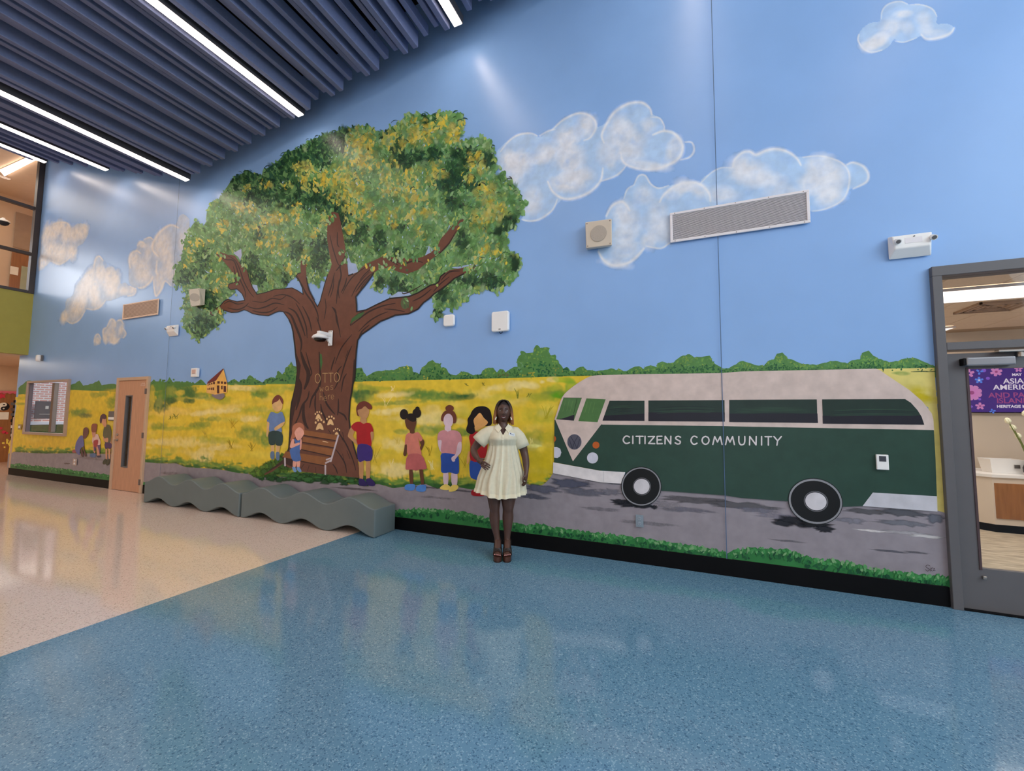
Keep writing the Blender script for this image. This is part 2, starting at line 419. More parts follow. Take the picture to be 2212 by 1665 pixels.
def rasterise(s):
    """mixes the feathered strokes into one opaque skin of paint: a fine grid with a pigment colour per corner"""
    xs, ys = [], []
    for o in s.ops:
        if o[0] == 'b': r = max(o[3], o[4])*1.25; xs += [o[1]-r, o[1]+r]; ys += [o[2]-r, o[2]+r]
        else: xs += [p[0] for p in o[1]]; ys += [p[1] for p in o[1]]
    c = s.cell; x0, x1, y0, y1 = min(xs)-4, max(xs)+4, min(ys)-4, max(ys)+4
    GX = np.arange(x0, x1, c); GY = np.arange(y0, y1, c); W_, H_ = len(GX), len(GY); XX, YY = np.meshgrid(GX, GY)
    wp = np.array([[tuple(ay(x, y, WY)) for x in GX] for y in GY])
    nz = np.array([[mnoise.fractal(Vector((wp[j, i, 0]*7, 0, wp[j, i, 2]*7)), 1.0, 2.0, 4) for i in range(W_)] for j in range(H_)])
    n2 = np.array([[mnoise.noise(Vector((wp[j, i, 0]*17, 3, wp[j, i, 2]*17))) for i in range(W_)] for j in range(H_)])
    C = s.bg(XX, YY); A = np.zeros((H_, W_))
    for o in s.ops:
        if o[0] == 'b':
            _, cx, cy, rx, ry, rot, col, a, core, jag = o; r = max(rx, ry)*1.3
            i0, i1 = max(0, int((cx-r-x0)/c)), min(W_, int((cx+r-x0)/c)+2); j0, j1 = max(0, int((cy-r-y0)/c)), min(H_, int((cy+r-y0)/c)+2)
            if i1 <= i0 or j1 <= j0: continue
            sl = np.s_[j0:j1, i0:i1]; dx, dy = XX[sl]-cx, YY[sl]-cy; cr, sr = math.cos(math.radians(rot)), math.sin(math.radians(rot))
            u, v = (dx*cr+dy*sr)/rx, (-dx*sr+dy*cr)/ry
            rr = np.sqrt(u*u+v*v)+(nz[sl]*1.1+n2[sl]*.35)*jag*1.6
            al = a*np.clip((1.05-rr)/max(.12, (1.05-core)), 0, 1)*np.clip(.86+nz[sl]*.5+n2[sl]*.22, .45, 1)
        elif o[0] == 'p':
            pts = o[1]; col, a = o[2], o[3]; ins = np.zeros((H_, W_), bool); jn = len(pts)-1
            for k in range(len(pts)):
                xi, yi = pts[k]; xj, yj = pts[jn]
                if yi != yj: ins ^= ((yi > YY) != (yj > YY)) & (XX < (xj-xi)*(YY-yi)/(yj-yi)+xi)
                jn = k
            sl = np.s_[0:H_, 0:W_]; al = ins*a*np.clip(.95+nz*.35, .5, 1)
        else:
            pts, w_, col, a = o[1:]; n = len(pts); px_ = [p[0] for p in pts]; py_ = [p[1] for p in pts]; m = w_+3
            i0, i1 = max(0, int((min(px_)-m-x0)/c)), min(W_, int((max(px_)+m-x0)/c)+2); j0, j1 = max(0, int((min(py_)-m-y0)/c)), min(H_, int((max(py_)+m-y0)/c)+2)
            sl = np.s_[j0:j1, i0:i1]; PX, PY = XX[sl], YY[sl]; al = np.zeros(PX.shape)
            for k in range(n-1):
                ax_, ay_ = pts[k]; bx_, by_ = pts[k+1]; dx, dy = bx_-ax_, by_-ay_; L2 = dx*dx+dy*dy+1e-9
                t = np.clip(((PX-ax_)*dx+(PY-ay_)*dy)/L2, 0, 1); d = np.hypot(PX-ax_-t*dx, PY-ay_-t*dy)
                tt = (k+t)/(n-1); ww = w_*(.35+.65*np.sin(PI*np.clip(tt*.9+.05, 0, 1)))/2
                al = np.maximum(al, np.clip((ww+c*.6-d)/(c*1.1), 0, 1))
            al = al*a*np.clip(.92+n2[sl]*.4, .5, 1)
        C[sl] = C[sl]*(1-al[..., None])+col*al[..., None]; A[sl] = 1-(1-A[sl])*(1-al)
    return wp, C, A, W_, H_
class Paint:
    """collects flat brush shapes in wall coordinates; one mesh = one painted part"""
    def __init__(s, step=1.6e-5, thick=None, soft=False, bg=None, cell=2.0):
        s.ops = []; s.bg = bg; s.cell = cell
        s.v = []; s.f = []; s.c = []; s.step = 8e-7 if soft else step*0.25; s.k = 0; s.thick = thick; s.soft = soft
        LAYER[0] += 1; s.base = WY-LSTEP*LAYER[0]
    def y(s):
        s.k += 1
        return s.base-(random.random()*s.thick if s.thick else s.k*s.step)
    def pts(s, pts, y):
        o = []
        for p in pts:
            q = ay(p[0], p[1], WY); o.append((q.x, y, q.z))
        return o
    def poly(s, pts, rgb, a=1.0, k=EXPO):
        y = s.y(); P = s.pts(pts, y); i0 = len(s.v); c = alb(rgb, k)+[a]
        tris = tessellate_polygon([[Vector((p[0], p[2], 0)) for p in P]])
        s.v += P
        for t in tris: s.f.append(tuple(i0+i for i in t)); s.c.append([c, c, c])
        return s
    def sm(s, pts, rgb, a=1.0, n=4): return s.poly(smooth(pts, n), rgb, a)
    def ell(s, cx, cy, rx, ry, rgb, rot=0, a=1.0, n=28): return s.poly(ell(cx, cy, rx, ry, rot, n), rgb, a)
    def blob(s, cx, cy, rx, ry, rgb, rot=0, a=1.0, jag=0.18, n=18, core=0.45):
        """soft-edged patch of paint: opaque core, feathered rim"""
        if s.bg: s.ops.append(('b', cx, cy, rx, ry, rot, lin_alb(rgb), a, core, jag)); return s
        y = s.y(); c = alb(rgb); i0 = len(s.v)
        e1 = ell(cx, cy, rx, ry, rot, n); out = []
        for p in e1:
            j = 1+random.uniform(-jag, jag); out.append((cx+(p[0]-cx)*j, cy+(p[1]-cy)*j))
        inn = [(cx+(p[0]-cx)*core, cy+(p[1]-cy)*core) for p in out]
        s.v += s.pts([(cx, cy)]+inn+out, y)
        for k in range(n):
            k2 = (k+1) % n
            s.f.append((i0, i0+1+k, i0+1+k2)); s.c.append([c+[a]]*3)
            s.f.append((i0+1+k, i0+1+n+k, i0+1+n+k2, i0+1+k2)); s.c.append([c+[a], c+[0.0], c+[0.0], c+[a]])
        return s
    def softpoly(s, pts, rgb, a=1.0, inset=8):
        if s.bg: s.ops.append(('p', pts, lin_alb(rgb), a)); return s
        y = s.y(); c = alb(rgb); i0 = len(s.v); n = len(pts)
        A = sum(pts[i][0]*pts[(i+1) % n][1]-pts[(i+1) % n][0]*pts[i][1] for i in range(n)); sg = 1 if A > 0 else -1
        inn = []
        for i in range(n):
            p, q, r = pts[i-1], pts[i], pts[(i+1) % n]
            tx, ty = r[0]-p[0], r[1]-p[1]; L = math.hypot(tx, ty) or 1
            inn.append((q[0]-sg*ty/L*inset, q[1]+sg*tx/L*inset))
        s.v += s.pts(inn, y); s.v += s.pts(pts, y)
        P = s.v[i0:i0+n]
        for t in tessellate_polygon([[Vector((p[0], p[2], 0)) for p in P]]):
            s.f.append(tuple(i0+i for i in t)); s.c.append([c+[a]]*3)
        for k in range(n):
            k2 = (k+1) % n
            s.f.append((i0+k, i0+n+k, i0+n+k2, i0+k2)); s.c.append([c+[a], c+[0.0], c+[0.0], c+[a]])
        return s
    def stroke(s, pts, w, rgb, a=1.0, taper=True, smoothn=4, w2=None):
        if len(pts) > 2 and smoothn: pts = smooth(pts, smoothn, closed=False)
        if s.bg: s.ops.append(('s', pts, w, lin_alb(rgb), a)); return s
        n = len(pts); L = []; R = []
        for i, p in enumerate(pts):
            q = pts[min(i+1, n-1)]; o = pts[max(i-1, 0)]
            tx, ty = q[0]-o[0], q[1]-o[1]; l = math.hypot(tx, ty) or 1
            t = i/(n-1) if n > 1 else 0
            ww = w*(0.25+0.75*math.sin(PI*min(1, max(0, t*0.9+0.05)))) if taper else w
            if w2 is not None: ww = w+(w2-w)*t
            L.append((p[0]-ty/l*ww/2, p[1]+tx/l*ww/2)); R.append((p[0]+ty/l*ww/2, p[1]-tx/l*ww/2))
        y = s.y(); c = alb(rgb)+[a]; i0 = len(s.v); s.v += s.pts(L+R, y)
        for i in range(n-1):
            s.f.append((i0+i, i0+i+1, i0+n+i+1, i0+n+i)); s.c.append([c]*4)
        if not taper:  # round caps
            for p in (pts[0], pts[-1]):
                s.ell(p[0], p[1], w/2, w/2, rgb, a=a, n=10)
        return s
    def leaf(s, x, y0, L, W, ang, rgb):
        c, sn = math.cos(ang), math.sin(ang); p = []
        for (a, b) in ((-.5, 0), (-.3, .42), (.05, .5), (.35, .3), (.5, 0), (.3, -.35), (0, -.45), (-.35, -.3)):
            a *= L; b *= W; p.append((x+a*c-b*sn, y0+a*sn+b*c))
        y = s.y(); P = s.pts(p, y); i0 = len(s.v); s.v += P; cc = alb(rgb)+[1]
        s.f.append(tuple(range(i0, i0+8))); s.c.append([cc]*8)
    def crescent(s, x, y0, R, ang, span, w, rgb):
        pts = [(x+R*math.cos(ang+span*(t/5-.5)), y0+R*math.sin(ang+span*(t/5-.5))) for t in range(6)]
        return s.stroke(pts, w, rgb, taper=True, smoothn=0)
    def build(s, name, parent, label=None, cut=(), kind=None):
        if s.bg:
            wp, C, A, W_, H_ = rasterise(s); keep = A > .015; yy = s.base
            wp[..., 1] = yy; s.v = [tuple(p) for p in wp.reshape(-1, 3)]; s.f = []; s.c = []
            for j in range(H_-1):
                for i in range(W_-1):
                    if keep[j, i] or keep[j+1, i] or keep[j, i+1] or keep[j+1, i+1]:
                        s.f.append((j*W_+i, (j+1)*W_+i, (j+1)*W_+i+1, j*W_+i+1))
                        s.c.append([[*C[j, i], 1], [*C[j+1, i], 1], [*C[j+1, i+1], 1], [*C[j, i+1], 1]])
            s.soft = False; s.bg = None
        me = bpy.data.meshes.new(name)
        loc = worldloc(parent) if parent else Vector((0, 0, 0))
        me.from_pydata([(p[0]-loc.x, p[1]-loc.y, p[2]-loc.z) for p in s.v], [], s.f)
        ca = me.color_attributes.new('Col', 'FLOAT_COLOR', 'CORNER')
        flat = [v for fc in s.c for c in fc for v in c]
        ca.data.foreach_set('color', flat)
        if cut:
            bm = bmesh.new(); bm.from_mesh(me)
            for (x0, x1, z0, z1) in cut:
                for co, no in (((x0, 0, 0), (1, 0, 0)), ((x1, 0, 0), (1, 0, 0)), ((0, 0, z0), (0, 0, 1)), ((0, 0, z1), (0, 0, 1))):
                    bmesh.ops.bisect_plane(bm, geom=bm.verts[:]+bm.edges[:]+bm.faces[:], plane_co=co, plane_no=no)
                bad = [f for f in bm.faces if x0 < f.calc_center_median().x < x1 and z0 < f.calc_center_median().z < z1]
                bmesh.ops.delete(bm, geom=bad, context='FACES')
            bm.to_mesh(me); bm.free()
        me.materials.append((M_smooth if s.soft == 'smooth' else M_soft) if s.soft else M_paint)
        # faces towards the room
        o = bpy.data.objects.new(name, me); COL.objects.link(o)
        if parent: o.parent = parent
        if label: o['label'] = label
        if kind: o['kind'] = kind
        return o
CUT = [WIN, DOR]
WF = wall_front

# ---- clouds
WHT = (212, 210, 220); LBL = (170, 192, 218)
def cloud(name_label, blobs, puffs, rims, veils=(), warm=False):
    WHT, LBL = ((206, 198, 190), (168, 174, 182)) if ('far left' in name_label or 'seam' in name_label or 'left edge' in name_label or 'tiny' in name_label) else ((204, 207, 220), (166, 190, 218))
    p = Paint(soft='smooth', bg=lambda X_, Y_: np.broadcast_to(lin_alb((123, 159, 205)), X_.shape+(3,)).copy(), cell=1.6)
    for b in blobs: p.softpoly(smooth(b, 4), LBL, 0.72, 2.0)
    for b in veils: p.softpoly(smooth(b, 4), (150, 178, 215), 0.5, 5)
    for (cx, cy, rx, ry, rot, a) in puffs:
        p.blob(cx, cy, rx*1.15, ry*1.15, WHT, rot, min(1, a), 0.16, 30, 0.45)
    for (pts, w_) in rims:
        p.stroke(pts, w_*2.0, WHT, 0.34); p.stroke(pts, w_*.9, WHT, 0.85)
    return p.build('painted_cloud', WF, name_label)
K1 = lambda *a: X(1050, 200, 4.162, *a)
cloud('large painted cloud right of the tree crown, bubble outlined',
  [K1((90, 560), (140, 480), (280, 380), (400, 365), (480, 400), (600, 320), (760, 200), (880, 180), (980, 240), (990, 310), (1080, 270), (1150, 180), (1300, 90), (1420, 95), (1490, 190), (1570, 230), (1600, 330), (1680, 345), (1760, 430), (1760, 560), (1680, 640), (1500, 695), (1350, 680), (1260, 650), (1180, 740), (1040, 795), (960, 880), (800, 950), (700, 955), (640, 1000), (560, 1090), (450, 1150), (330, 1150), (340, 1060), (300, 900), (200, 750), (100, 680))],
  [(1125, 350, 24, 28, 0, .8), (1105, 380, 26, 34, 20, .75), (1150, 430, 24, 30, 0, .6), (1185, 330, 26, 20, 0, .8), (1225, 300, 26, 30, 30, .9), (1232, 345, 34, 42, 0, .85), (1225, 395, 40, 24, 0, .9), (1268, 270, 20, 30, 10, .8),
   (1165, 345, 22, 12, -10, .7), (1350, 300, 46, 40, 0, .75), (1340, 270, 26, 22, 0, .6), (1400, 270, 18, 16, 0, .6), (1360, 335, 34, 20, 0, .65), (1310, 330, 24, 30, 0, .5), (1455, 320, 16, 34, 20, .75), (1405, 358, 50, 10, 8, .8), (1140, 450, 26, 16, 0, .5), (1320, 350, 12, 20, 0, .5), (1255, 380, 30, 20, 0, .8), (1100, 345, 20, 24, 0, .9)],
  [(K1((600, 330), (700, 240), (840, 185), (950, 220), (990, 300), (940, 400), (880, 430)), 4), (K1((1060, 450), (1040, 380), (1090, 270), (1160, 170), (1280, 100), (1400, 90), (1470, 140), (1490, 200)), 5),
   (K1((1500, 380), (1600, 345), (1700, 375), (1765, 470), (1745, 570), (1660, 640), (1500, 690), (1350, 680), (1240, 630), (1210, 540)), 6), (K1((1050, 680), (1030, 790), (950, 880), (830, 940), (700, 955), (600, 890), (555, 800)), 5),
   (K1((130, 530), (200, 440), (290, 380), (400, 365), (460, 390)), 3), (K1((640, 960), (600, 1050), (500, 1130), (400, 1155), (320, 1140)), 3), (K1((1260, 655), (1180, 740), (1040, 795)), 3), (K1((1480, 220), (1560, 230), (1600, 300), (1600, 340)), 2.5), (K1((480, 390), (560, 345), (620, 330)), 2.5),
   (K1((1790, 445), (1850, 450), (1870, 520), (1830, 580), (1750, 605)), 3)])
K2 = lambda *a: X(1400, 290, 4.424, *a)
cloud('long painted cloud around the large air grille',
  [K2((500, 470), (600, 370), (700, 320), (800, 315), (850, 210), (930, 165), (1030, 200), (1150, 140), (1300, 150), (1400, 210), (1480, 215), (1620, 205), (1750, 230), (1870, 290), (1960, 270), (2060, 310), (2105, 390), (2060, 480), (1920, 530), (1850, 640), (1700, 710), (1560, 735), (1400, 700), (900, 760), (650, 760)),
   K1((1080, 1110), (1130, 1020), (1210, 980), (1240, 940), (1260, 880), (1330, 830), (1370, 750), (1430, 745), (1480, 820), (1550, 850), (1650, 835), (1760, 815), (1900, 810), (2000, 870), (2030, 960), (2060, 1000), (1900, 1150), (1660, 1350), (1580, 1400), (1440, 1390), (1400, 1450), (1300, 1530), (1150, 1560), (1050, 1510), (1010, 1430), (1020, 1300))],
  [(1620, 375, 44, 28, 0, .85), (1600, 360, 30, 26, 0, .8), (1660, 390, 40, 20, 0, .7), (1700, 420, 50, 22, 0, .55), (1790, 380, 42, 36, 0, .95), (1790, 420, 36, 26, 0, .95), (1770, 350, 36, 20, -20, .8), (1560, 420, 36, 20, 0, .7), (1750, 395, 30, 30, 0, .8),
   (1480, 400, 28, 16, 0, .85), (1460, 415, 30, 14, -20, .7), (1510, 410, 20, 18, 20, .7), (1345, 460, 24, 30, 0, .7), (1360, 490, 30, 40, 0, .6), (1390, 420, 22, 22, 0, .6), (1420, 470, 26, 40, 0, .6), (1350, 540, 34, 24, -10, .6), (1330, 570, 40, 10, 10, .6), (1400, 520, 20, 20, 0, .7), (1340, 510, 26, 26, 0, .6), (1430, 500, 30, 30, 0, .55)],
  [(K2((810, 310), (830, 240), (900, 175), (970, 165), (1030, 195), (1130, 155), (1230, 140), (1340, 170), (1420, 230), (1460, 295)), 6), (K2((1480, 220), (1620, 205), (1750, 230), (1870, 290), (1925, 400), (1900, 560), (1830, 650), (1690, 715), (1570, 735)), 3),
   (K2((1900, 290), (1960, 270), (2060, 310), (2105, 390), (2080, 460), (1960, 520)), 4.5), (K2((110, 650), (150, 580), (250, 500), (400, 460), (500, 480), (580, 560), (595, 640)), 5), (K2((500, 470), (600, 370), (700, 320), (800, 320)), 2),
   (K1((1080, 1110), (1130, 1020), (1210, 980), (1260, 1010), (1290, 1060)), 5), (K1((1420, 1400), (1300, 1520), (1150, 1555), (1060, 1510), (1010, 1430)), 6), (K1((1330, 830), (1370, 750), (1430, 745), (1480, 820), (1550, 860), (1640, 835)), 2.5), (K1((1240, 950), (1270, 870), (1330, 830)), 2), (K1((1440, 1380), (1570, 1400), (1650, 1350)), 2.5)])
K3 = lambda *a: X(1820, 0, 5.643, *a)
cloud('small thin painted cloud high at the top right',
  [K3((190, 450), (240, 350), (340, 280), (450, 260), (470, 150), (560, 50), (700, 15), (800, 50), (950, 50), (1090, 90), (1150, 180), (1150, 290), (1260, 285), (1360, 340), (1300, 430), (1150, 470), (1040, 480), (960, 440), (850, 490), (700, 515), (630, 480), (560, 570), (450, 630), (330, 640), (250, 590), (230, 530))],
  [(1950, 30, 22, 9, -10, .8), (1925, 60, 28, 20, -35, .7), (1890, 92, 30, 16, -25, .95), (1900, 88, 22, 16, -30, .9), (1875, 100, 20, 10, 0, .9), (1995, 40, 18, 16, 0, .5), (2000, 62, 18, 16, 0, .5), (2020, 72, 30, 10, 0, .45), (1960, 60, 14, 14, 0, .5)],
  [(K3((960, 420), (1010, 470), (1100, 475), (1230, 445), (1320, 400), (1360, 340)), 5), (K3((470, 230), (490, 120), (570, 45), (700, 18), (790, 50)), 2), (K3((830, 60), (960, 60), (1090, 110), (1150, 200)), 1.8), (K3((200, 420), (190, 490), (250, 590), (350, 638), (480, 610)), 3), (K3((640, 500), (750, 515), (900, 460)), 1.5)])
K4 = lambda *a: X(80, 440, 5.203, *a)
cloud('solid cream painted cloud beside the upper window frame, far left',
  [K4((60, 350), (130, 310), (180, 230), (260, 210), (340, 220), (375, 290), (380, 330), (430, 240), (510, 220), (570, 260), (575, 340), (520, 440), (460, 480), (440, 560), (380, 595), (330, 640), (260, 680), (170, 650), (100, 700), (60, 720), (20, 750), (40, 500))],
  [(100, 505, 9, 26, 10, 1), (115, 500, 14, 20, 10, 1), (130, 490, 13, 16, 0, 1), (145, 505, 12, 22, 20, 1), (145, 500, 8, 16, 10, 1), (163, 505, 13, 20, 25, 1), (180, 500, 11, 20, 15, 1), (110, 540, 16, 22, 0, 1), (132, 545, 16, 20, 0, 1), (155, 545, 12, 18, 0, 1), (93, 565, 10, 18, 10, .9), (125, 560, 16, 12, 0, .8)],
  [(K4((170, 650), (250, 680), (330, 640), (380, 590)), 2.5), (K4((180, 230), (260, 210), (340, 220), (375, 290)), 2.5)])
cloud('slanting cream painted cloud below it, left of the seam',
  [K4((270, 1250), (320, 1170), (330, 1080), (400, 1030), (430, 950), (500, 840), (560, 770), (620, 730), (640, 640), (690, 590), (740, 630), (760, 720), (850, 710), (900, 790), (930, 850), (940, 900), (990, 885), (1040, 930), (1100, 920), (1105, 980), (1050, 1040), (980, 1030), (900, 1060), (820, 1090), (760, 1100), (690, 1190), (570, 1180), (520, 1250), (450, 1330), (380, 1350), (330, 1320), (280, 1310))],
  [(139, 685, 9, 16, 15, 1), (168, 660, 16, 34, 25, 1), (178, 650, 10, 30, 15, .9), (200, 620, 15, 26, 10, 1), (205, 638, 11, 22, 0, 1), (215, 590, 10, 18, 0, 1), (192, 600, 12, 26, 25, 1), (180, 620, 14, 20, 30, .8), (236, 600, 11, 24, 0, 1), (248, 605, 12, 26, 5, 1), (240, 625, 14, 18, 0, 1), (268, 628, 14, 10, 0, .8), (286, 625, 6, 10, 20, 1), (225, 600, 10, 26, 0, .8), (210, 655, 14, 12, 0, .6)],
  [(K4((560, 1180), (640, 1190), (720, 1150), (770, 1090)), 2.5), (K4((640, 720), (660, 620), (700, 590), (745, 640)), 2.5), (K4((1020, 1040), (1090, 1020), (1110, 960), (1080, 920), (1040, 930)), 3), (K4((340, 1320), (400, 1345), (480, 1300), (540, 1200)), 2)])
cloud('pale bubble outlined painted cloud behind the left edge of the tree crown',
  [K4((1030, 700), (1040, 580), (1100, 540), (1130, 470), (1170, 430), (1240, 380), (1290, 380), (1310, 420), (1380, 320), (1460, 250), (1560, 230), (1600, 140), (1650, 120), (1710, 170), (1715, 260), (1690, 400), (1650, 560), (1600, 660), (1560, 800), (1530, 940), (1450, 870), (1400, 970), (1340, 1040), (1310, 960), (1300, 850), (1240, 920), (1160, 950), (1060, 920), (1030, 850))],
  [(307, 580, 20, 26, 0, .75), (290, 560, 10, 16, 20, .9), (309, 530, 8, 6, 0, .9), (320, 545, 8, 20, 0, .6), (350, 530, 20, 34, 15, .75), (362, 560, 14, 30, 0, .7), (345, 600, 12, 22, 15, .7), (395, 520, 10, 26, 5, .55), (370, 590, 14, 22, 0, .7), (312, 600, 20, 14, 0, .6), (345, 620, 8, 14, 20, .5)],
  [(K4((1050, 720), (1035, 640), (1060, 560), (1120, 530), (1165, 560)), 3.5), (K4((1360, 590), (1300, 520), (1310, 430), (1390, 310), (1500, 240), (1590, 270)), 4), (K4((1140, 945), (1200, 940), (1280, 870), (1300, 820)), 3.5), (K4((1350, 640), (1340, 760), (1360, 800)), 3), (K4((1310, 860), (1325, 1000), (1345, 1035), (1400, 960), (1440, 870), (1500, 920)), 3), (K4((1205, 400), (1270, 378), (1310, 410)), 2), (K4((1130, 470), (1160, 430), (1200, 440)), 4)])
cloud('two tiny painted cloud puffs under the small air grille',
  [K4((740, 1420), (780, 1380), (820, 1310), (860, 1295), (885, 1330), (930, 1300), (970, 1340), (970, 1400), (995, 1460), (980, 1510), (940, 1510), (900, 1560), (850, 1570), (810, 1540), (780, 1585), (745, 1540), (735, 1480)), K4((640, 1530), (660, 1480), (690, 1465), (725, 1520), (710, 1580), (640, 1590))],
  [(240, 718, 12, 14, 0, .8), (245, 735, 12, 10, 0, .9), (228, 730, 6, 12, 0, .8), (262, 712, 6, 14, 20, .7), (211, 736, 6, 8, 0, .9), (245, 700, 8, 10, 0, .6)],
  [(K4((745, 1500), (745, 1420), (780, 1390)), 2.5), (K4((790, 1380), (830, 1300), (875, 1320), (880, 1380)), 2.5), (K4((900, 1320), (940, 1305), (970, 1350)), 2.5), (K4((830, 1560), (880, 1565), (930, 1510)), 2.5), (K4((640, 1560), (655, 1490), (690, 1465), (720, 1520)), 2), (K4((970, 1400), (1000, 1460), (970, 1510)), 2)])

# ---- field, treeline, road, grass edge
A1 = lambda *a: X(300, 760, 4.897, *a)
A2 = lambda *a: X(550, 760, 5.55, *a)
A3 = lambda *a: X(820, 820, 6.404, *a)
C4 = lambda *a: X(0, 700, 4.162, *a)
C5 = lambda *a: X(850, 960, 4.424, *a)
A5 = lambda *a: X(1150, 780, 4.424, *a)
A6 = lambda *a: X(1600, 780, 3.028, *a)
C8 = lambda *a: X(700, 500, 4.898, *a)
C7 = lambda *a: X(350, 230, 4.898, *a)
L5 = lambda *a: X(350, 420, 4.898, *a)
C6 = lambda *a: X(700, 230, 4.898, *a)

# distant treeline
p = Paint()
TL = [(40, 838), (50, 830), (60, 822), (150, 832), (163, 828), (172, 822), (180, 833), (200, 829), (210, 824), (214, 821), (220, 832), (240, 829), (258, 832), (300, 830)] + A1((130, 320), (160, 290), (200, 330), (240, 345), (300, 310), (325, 265), (370, 340), (430, 330), (470, 350), (510, 305), (560, 355), (580, 350), (620, 315), (655, 290), (700, 330), (720, 350), (850, 350), (950, 320), (1010, 285), (1060, 320), (1100, 290), (1140, 290), (1175, 245), (1230, 290), (1310, 325), (1340, 290), (1400, 270), (1450, 280)) + A2((250, 300), (270, 270), (270, 235), (290, 228), (315, 250), (330, 270), (360, 240), (370, 190), (410, 170), (420, 150), (440, 115), (465, 165), (515, 180))
TL += [(700, 790)] + C8((330, 1450), (400, 1440), (420, 1490), (450, 1530), (490, 1510), (520, 1490), (640, 1470), (740, 1465), (800, 1435), (880, 1420), (930, 1430), (940, 1480), (1010, 1510), (1035, 1440), (1080, 1410), (1100, 1380), (1150, 1358), (1180, 1390), (1230, 1400), (1240, 1440), (1290, 1445), (1315, 1490), (1340, 1510), (1400, 1520), (1450, 1485), (1500, 1485), (1580, 1520), (1660, 1510), (1680, 1470), (1740, 1440), (1790, 1440), (1830, 1490), (1860, 1455), (1900, 1460), (1920, 1490), (1980, 1450), (2040, 1430))
B7 = lambda *a: X(1000, 730, 7.373, *a)
TL += B7((870, 460), (865, 340), (890, 290), (925, 260), (912, 220), (935, 203), (970, 210), (1010, 240), (1060, 235), (1120, 230), (1135, 160), (1160, 120), (1185, 110), (1215, 135), (1235, 165), (1290, 148), (1340, 145), (1385, 160), (1365, 200), (1375, 250), (1405, 275), (1470, 262), (1487, 290), (1482, 340), (1520, 355), (1530, 400), (1570, 440), (1600, 490), (1640, 465), (1680, 475), (1710, 520), (1780, 525), (1820, 480), (1870, 460), (1920, 453), (1950, 490), (1980, 512), (2060, 515), (2120, 530))
TL += A5((720, 80), (750, 68), (800, 85), (830, 73), (870, 95), (900, 95), (940, 70), (980, 52), (1020, 48), (1060, 75), (1090, 50), (1130, 40), (1190, 58), (1195, 20), (1240, 3), (1290, 20), (1350, 12))
TL += [(1462, 776), (1470, 770), (1490, 765), (1500, 772), (1520, 770), (1533, 768), (1540, 782), (1552, 790), (1562, 796), (1575, 795), (1590, 787), (1600, 780), (1615, 783), (1630, 788), (1650, 790), (1662, 778), (1672, 776), (1678, 764), (1690, 761), (1702, 775), (1715, 778), (1730, 785), (1765, 789), (1785, 783), (1800, 780), (1830, 785), (1840, 778), (1858, 776), (1862, 762), (1876, 757), (1886, 768), (1898, 775), (1920, 782), (1940, 780), (1955, 774), (1975, 773), (1995, 781), (2010, 788), (2024, 793)]
top = []
for i, (x, y) in enumerate(TL):      # small leafy bumps along the outline
    top.append((x, y))
    if i+1 < len(TL):
        x2, y2 = TL[i+1]; d = math.hypot(x2-x, y2-y)
        if d > 6:
            nn = int(d//5)
            for k in range(1, nn): top.append((x+(x2-x)*k/nn+random.uniform(-.6, .6), y+(y2-y)*k/nn+random.uniform(-1.6, .6)))
p.poly(top+[(2024, 815), (1300, 835), (700, 845), (326, 860), (40, 860)], (74, 118, 62))
p.build('painted_treeline', WF, 'distant green painted treeline along the horizon', CUT)
p = Paint(thick=0.0003)
def in_tl(x, y):
    return in_poly(x, y, TLP)
def in_poly(x, y, P_):
    c = False; j = len(P_)-1
    for i in range(len(P_)):
        if (P_[i][1] > y) != (P_[j][1] > y) and x < (P_[j][0]-P_[i][0])*(y-P_[i][1])/(P_[j][1]-P_[i][1])+P_[i][0]: c = not c
        j = i
    return c
TLP = TL+[(2024, 798), (1300, 811), (1217, 813), (1000, 819), (765, 824), (640, 829), (424, 832), (330, 845), (155, 842), (40, 852)]
BUSH = ((1176, 797, 16, 14, (24, 80, 50)), (1165, 785, 14, 10, (34, 92, 56)), (1140, 806, 18, 10, (140, 140, 50)), (1125, 795, 6, 14, (90, 140, 90)), (1205, 800, 12, 9, (120, 130, 60)), (935, 803, 18, 12, (26, 84, 50)), (860, 812, 40, 8, (60, 112, 60)), (775, 808, 10, 14, (40, 90, 50)), (625, 810, 14, 16, (44, 96, 50)), (590, 822, 30, 7, (32, 74, 44)), (870, 792, 24, 4, (176, 170, 70)), (1010, 814, 30, 5, (30, 82, 50)), (1086, 808, 16, 6, (80, 90, 50)), (915, 815, 12, 6, (150, 150, 60)))
for k in range(3600):
    x = random.uniform(330, 2018); base = 831-(x-330)*.019; y = random.uniform(750 if 1110 < x < 1215 else 768, base)
    if not in_tl(x, y): continue
    low = 1-(base-y)/max(6, base-min([q[1] for q in TL if abs(q[0]-x) < 26]+[base-14]))
    c = random.choice([(40, 88, 46), (30, 78, 50), (54, 100, 52)]) if low > .58+random.uniform(-.15, .15) else random.choice([(104, 142, 64), (88, 130, 66), (80, 124, 72), (112, 140, 62), (74, 118, 62)])
    for (bx, by, rx, ry, bc) in BUSH:
        if ((x-bx)/rx)**2+((y-by)/ry)**2 < 1 and random.random() < .75: c = tuple(v+random.randint(-8, 8) for v in bc)
    p.leaf(x, y+.8, random.uniform(3, 8), random.uniform(2, 4.5), random.uniform(-2.4, -.7) if random.random() < .6 else random.uniform(-.4, .4), c)
p.build('painted_treeline_shading', WF)

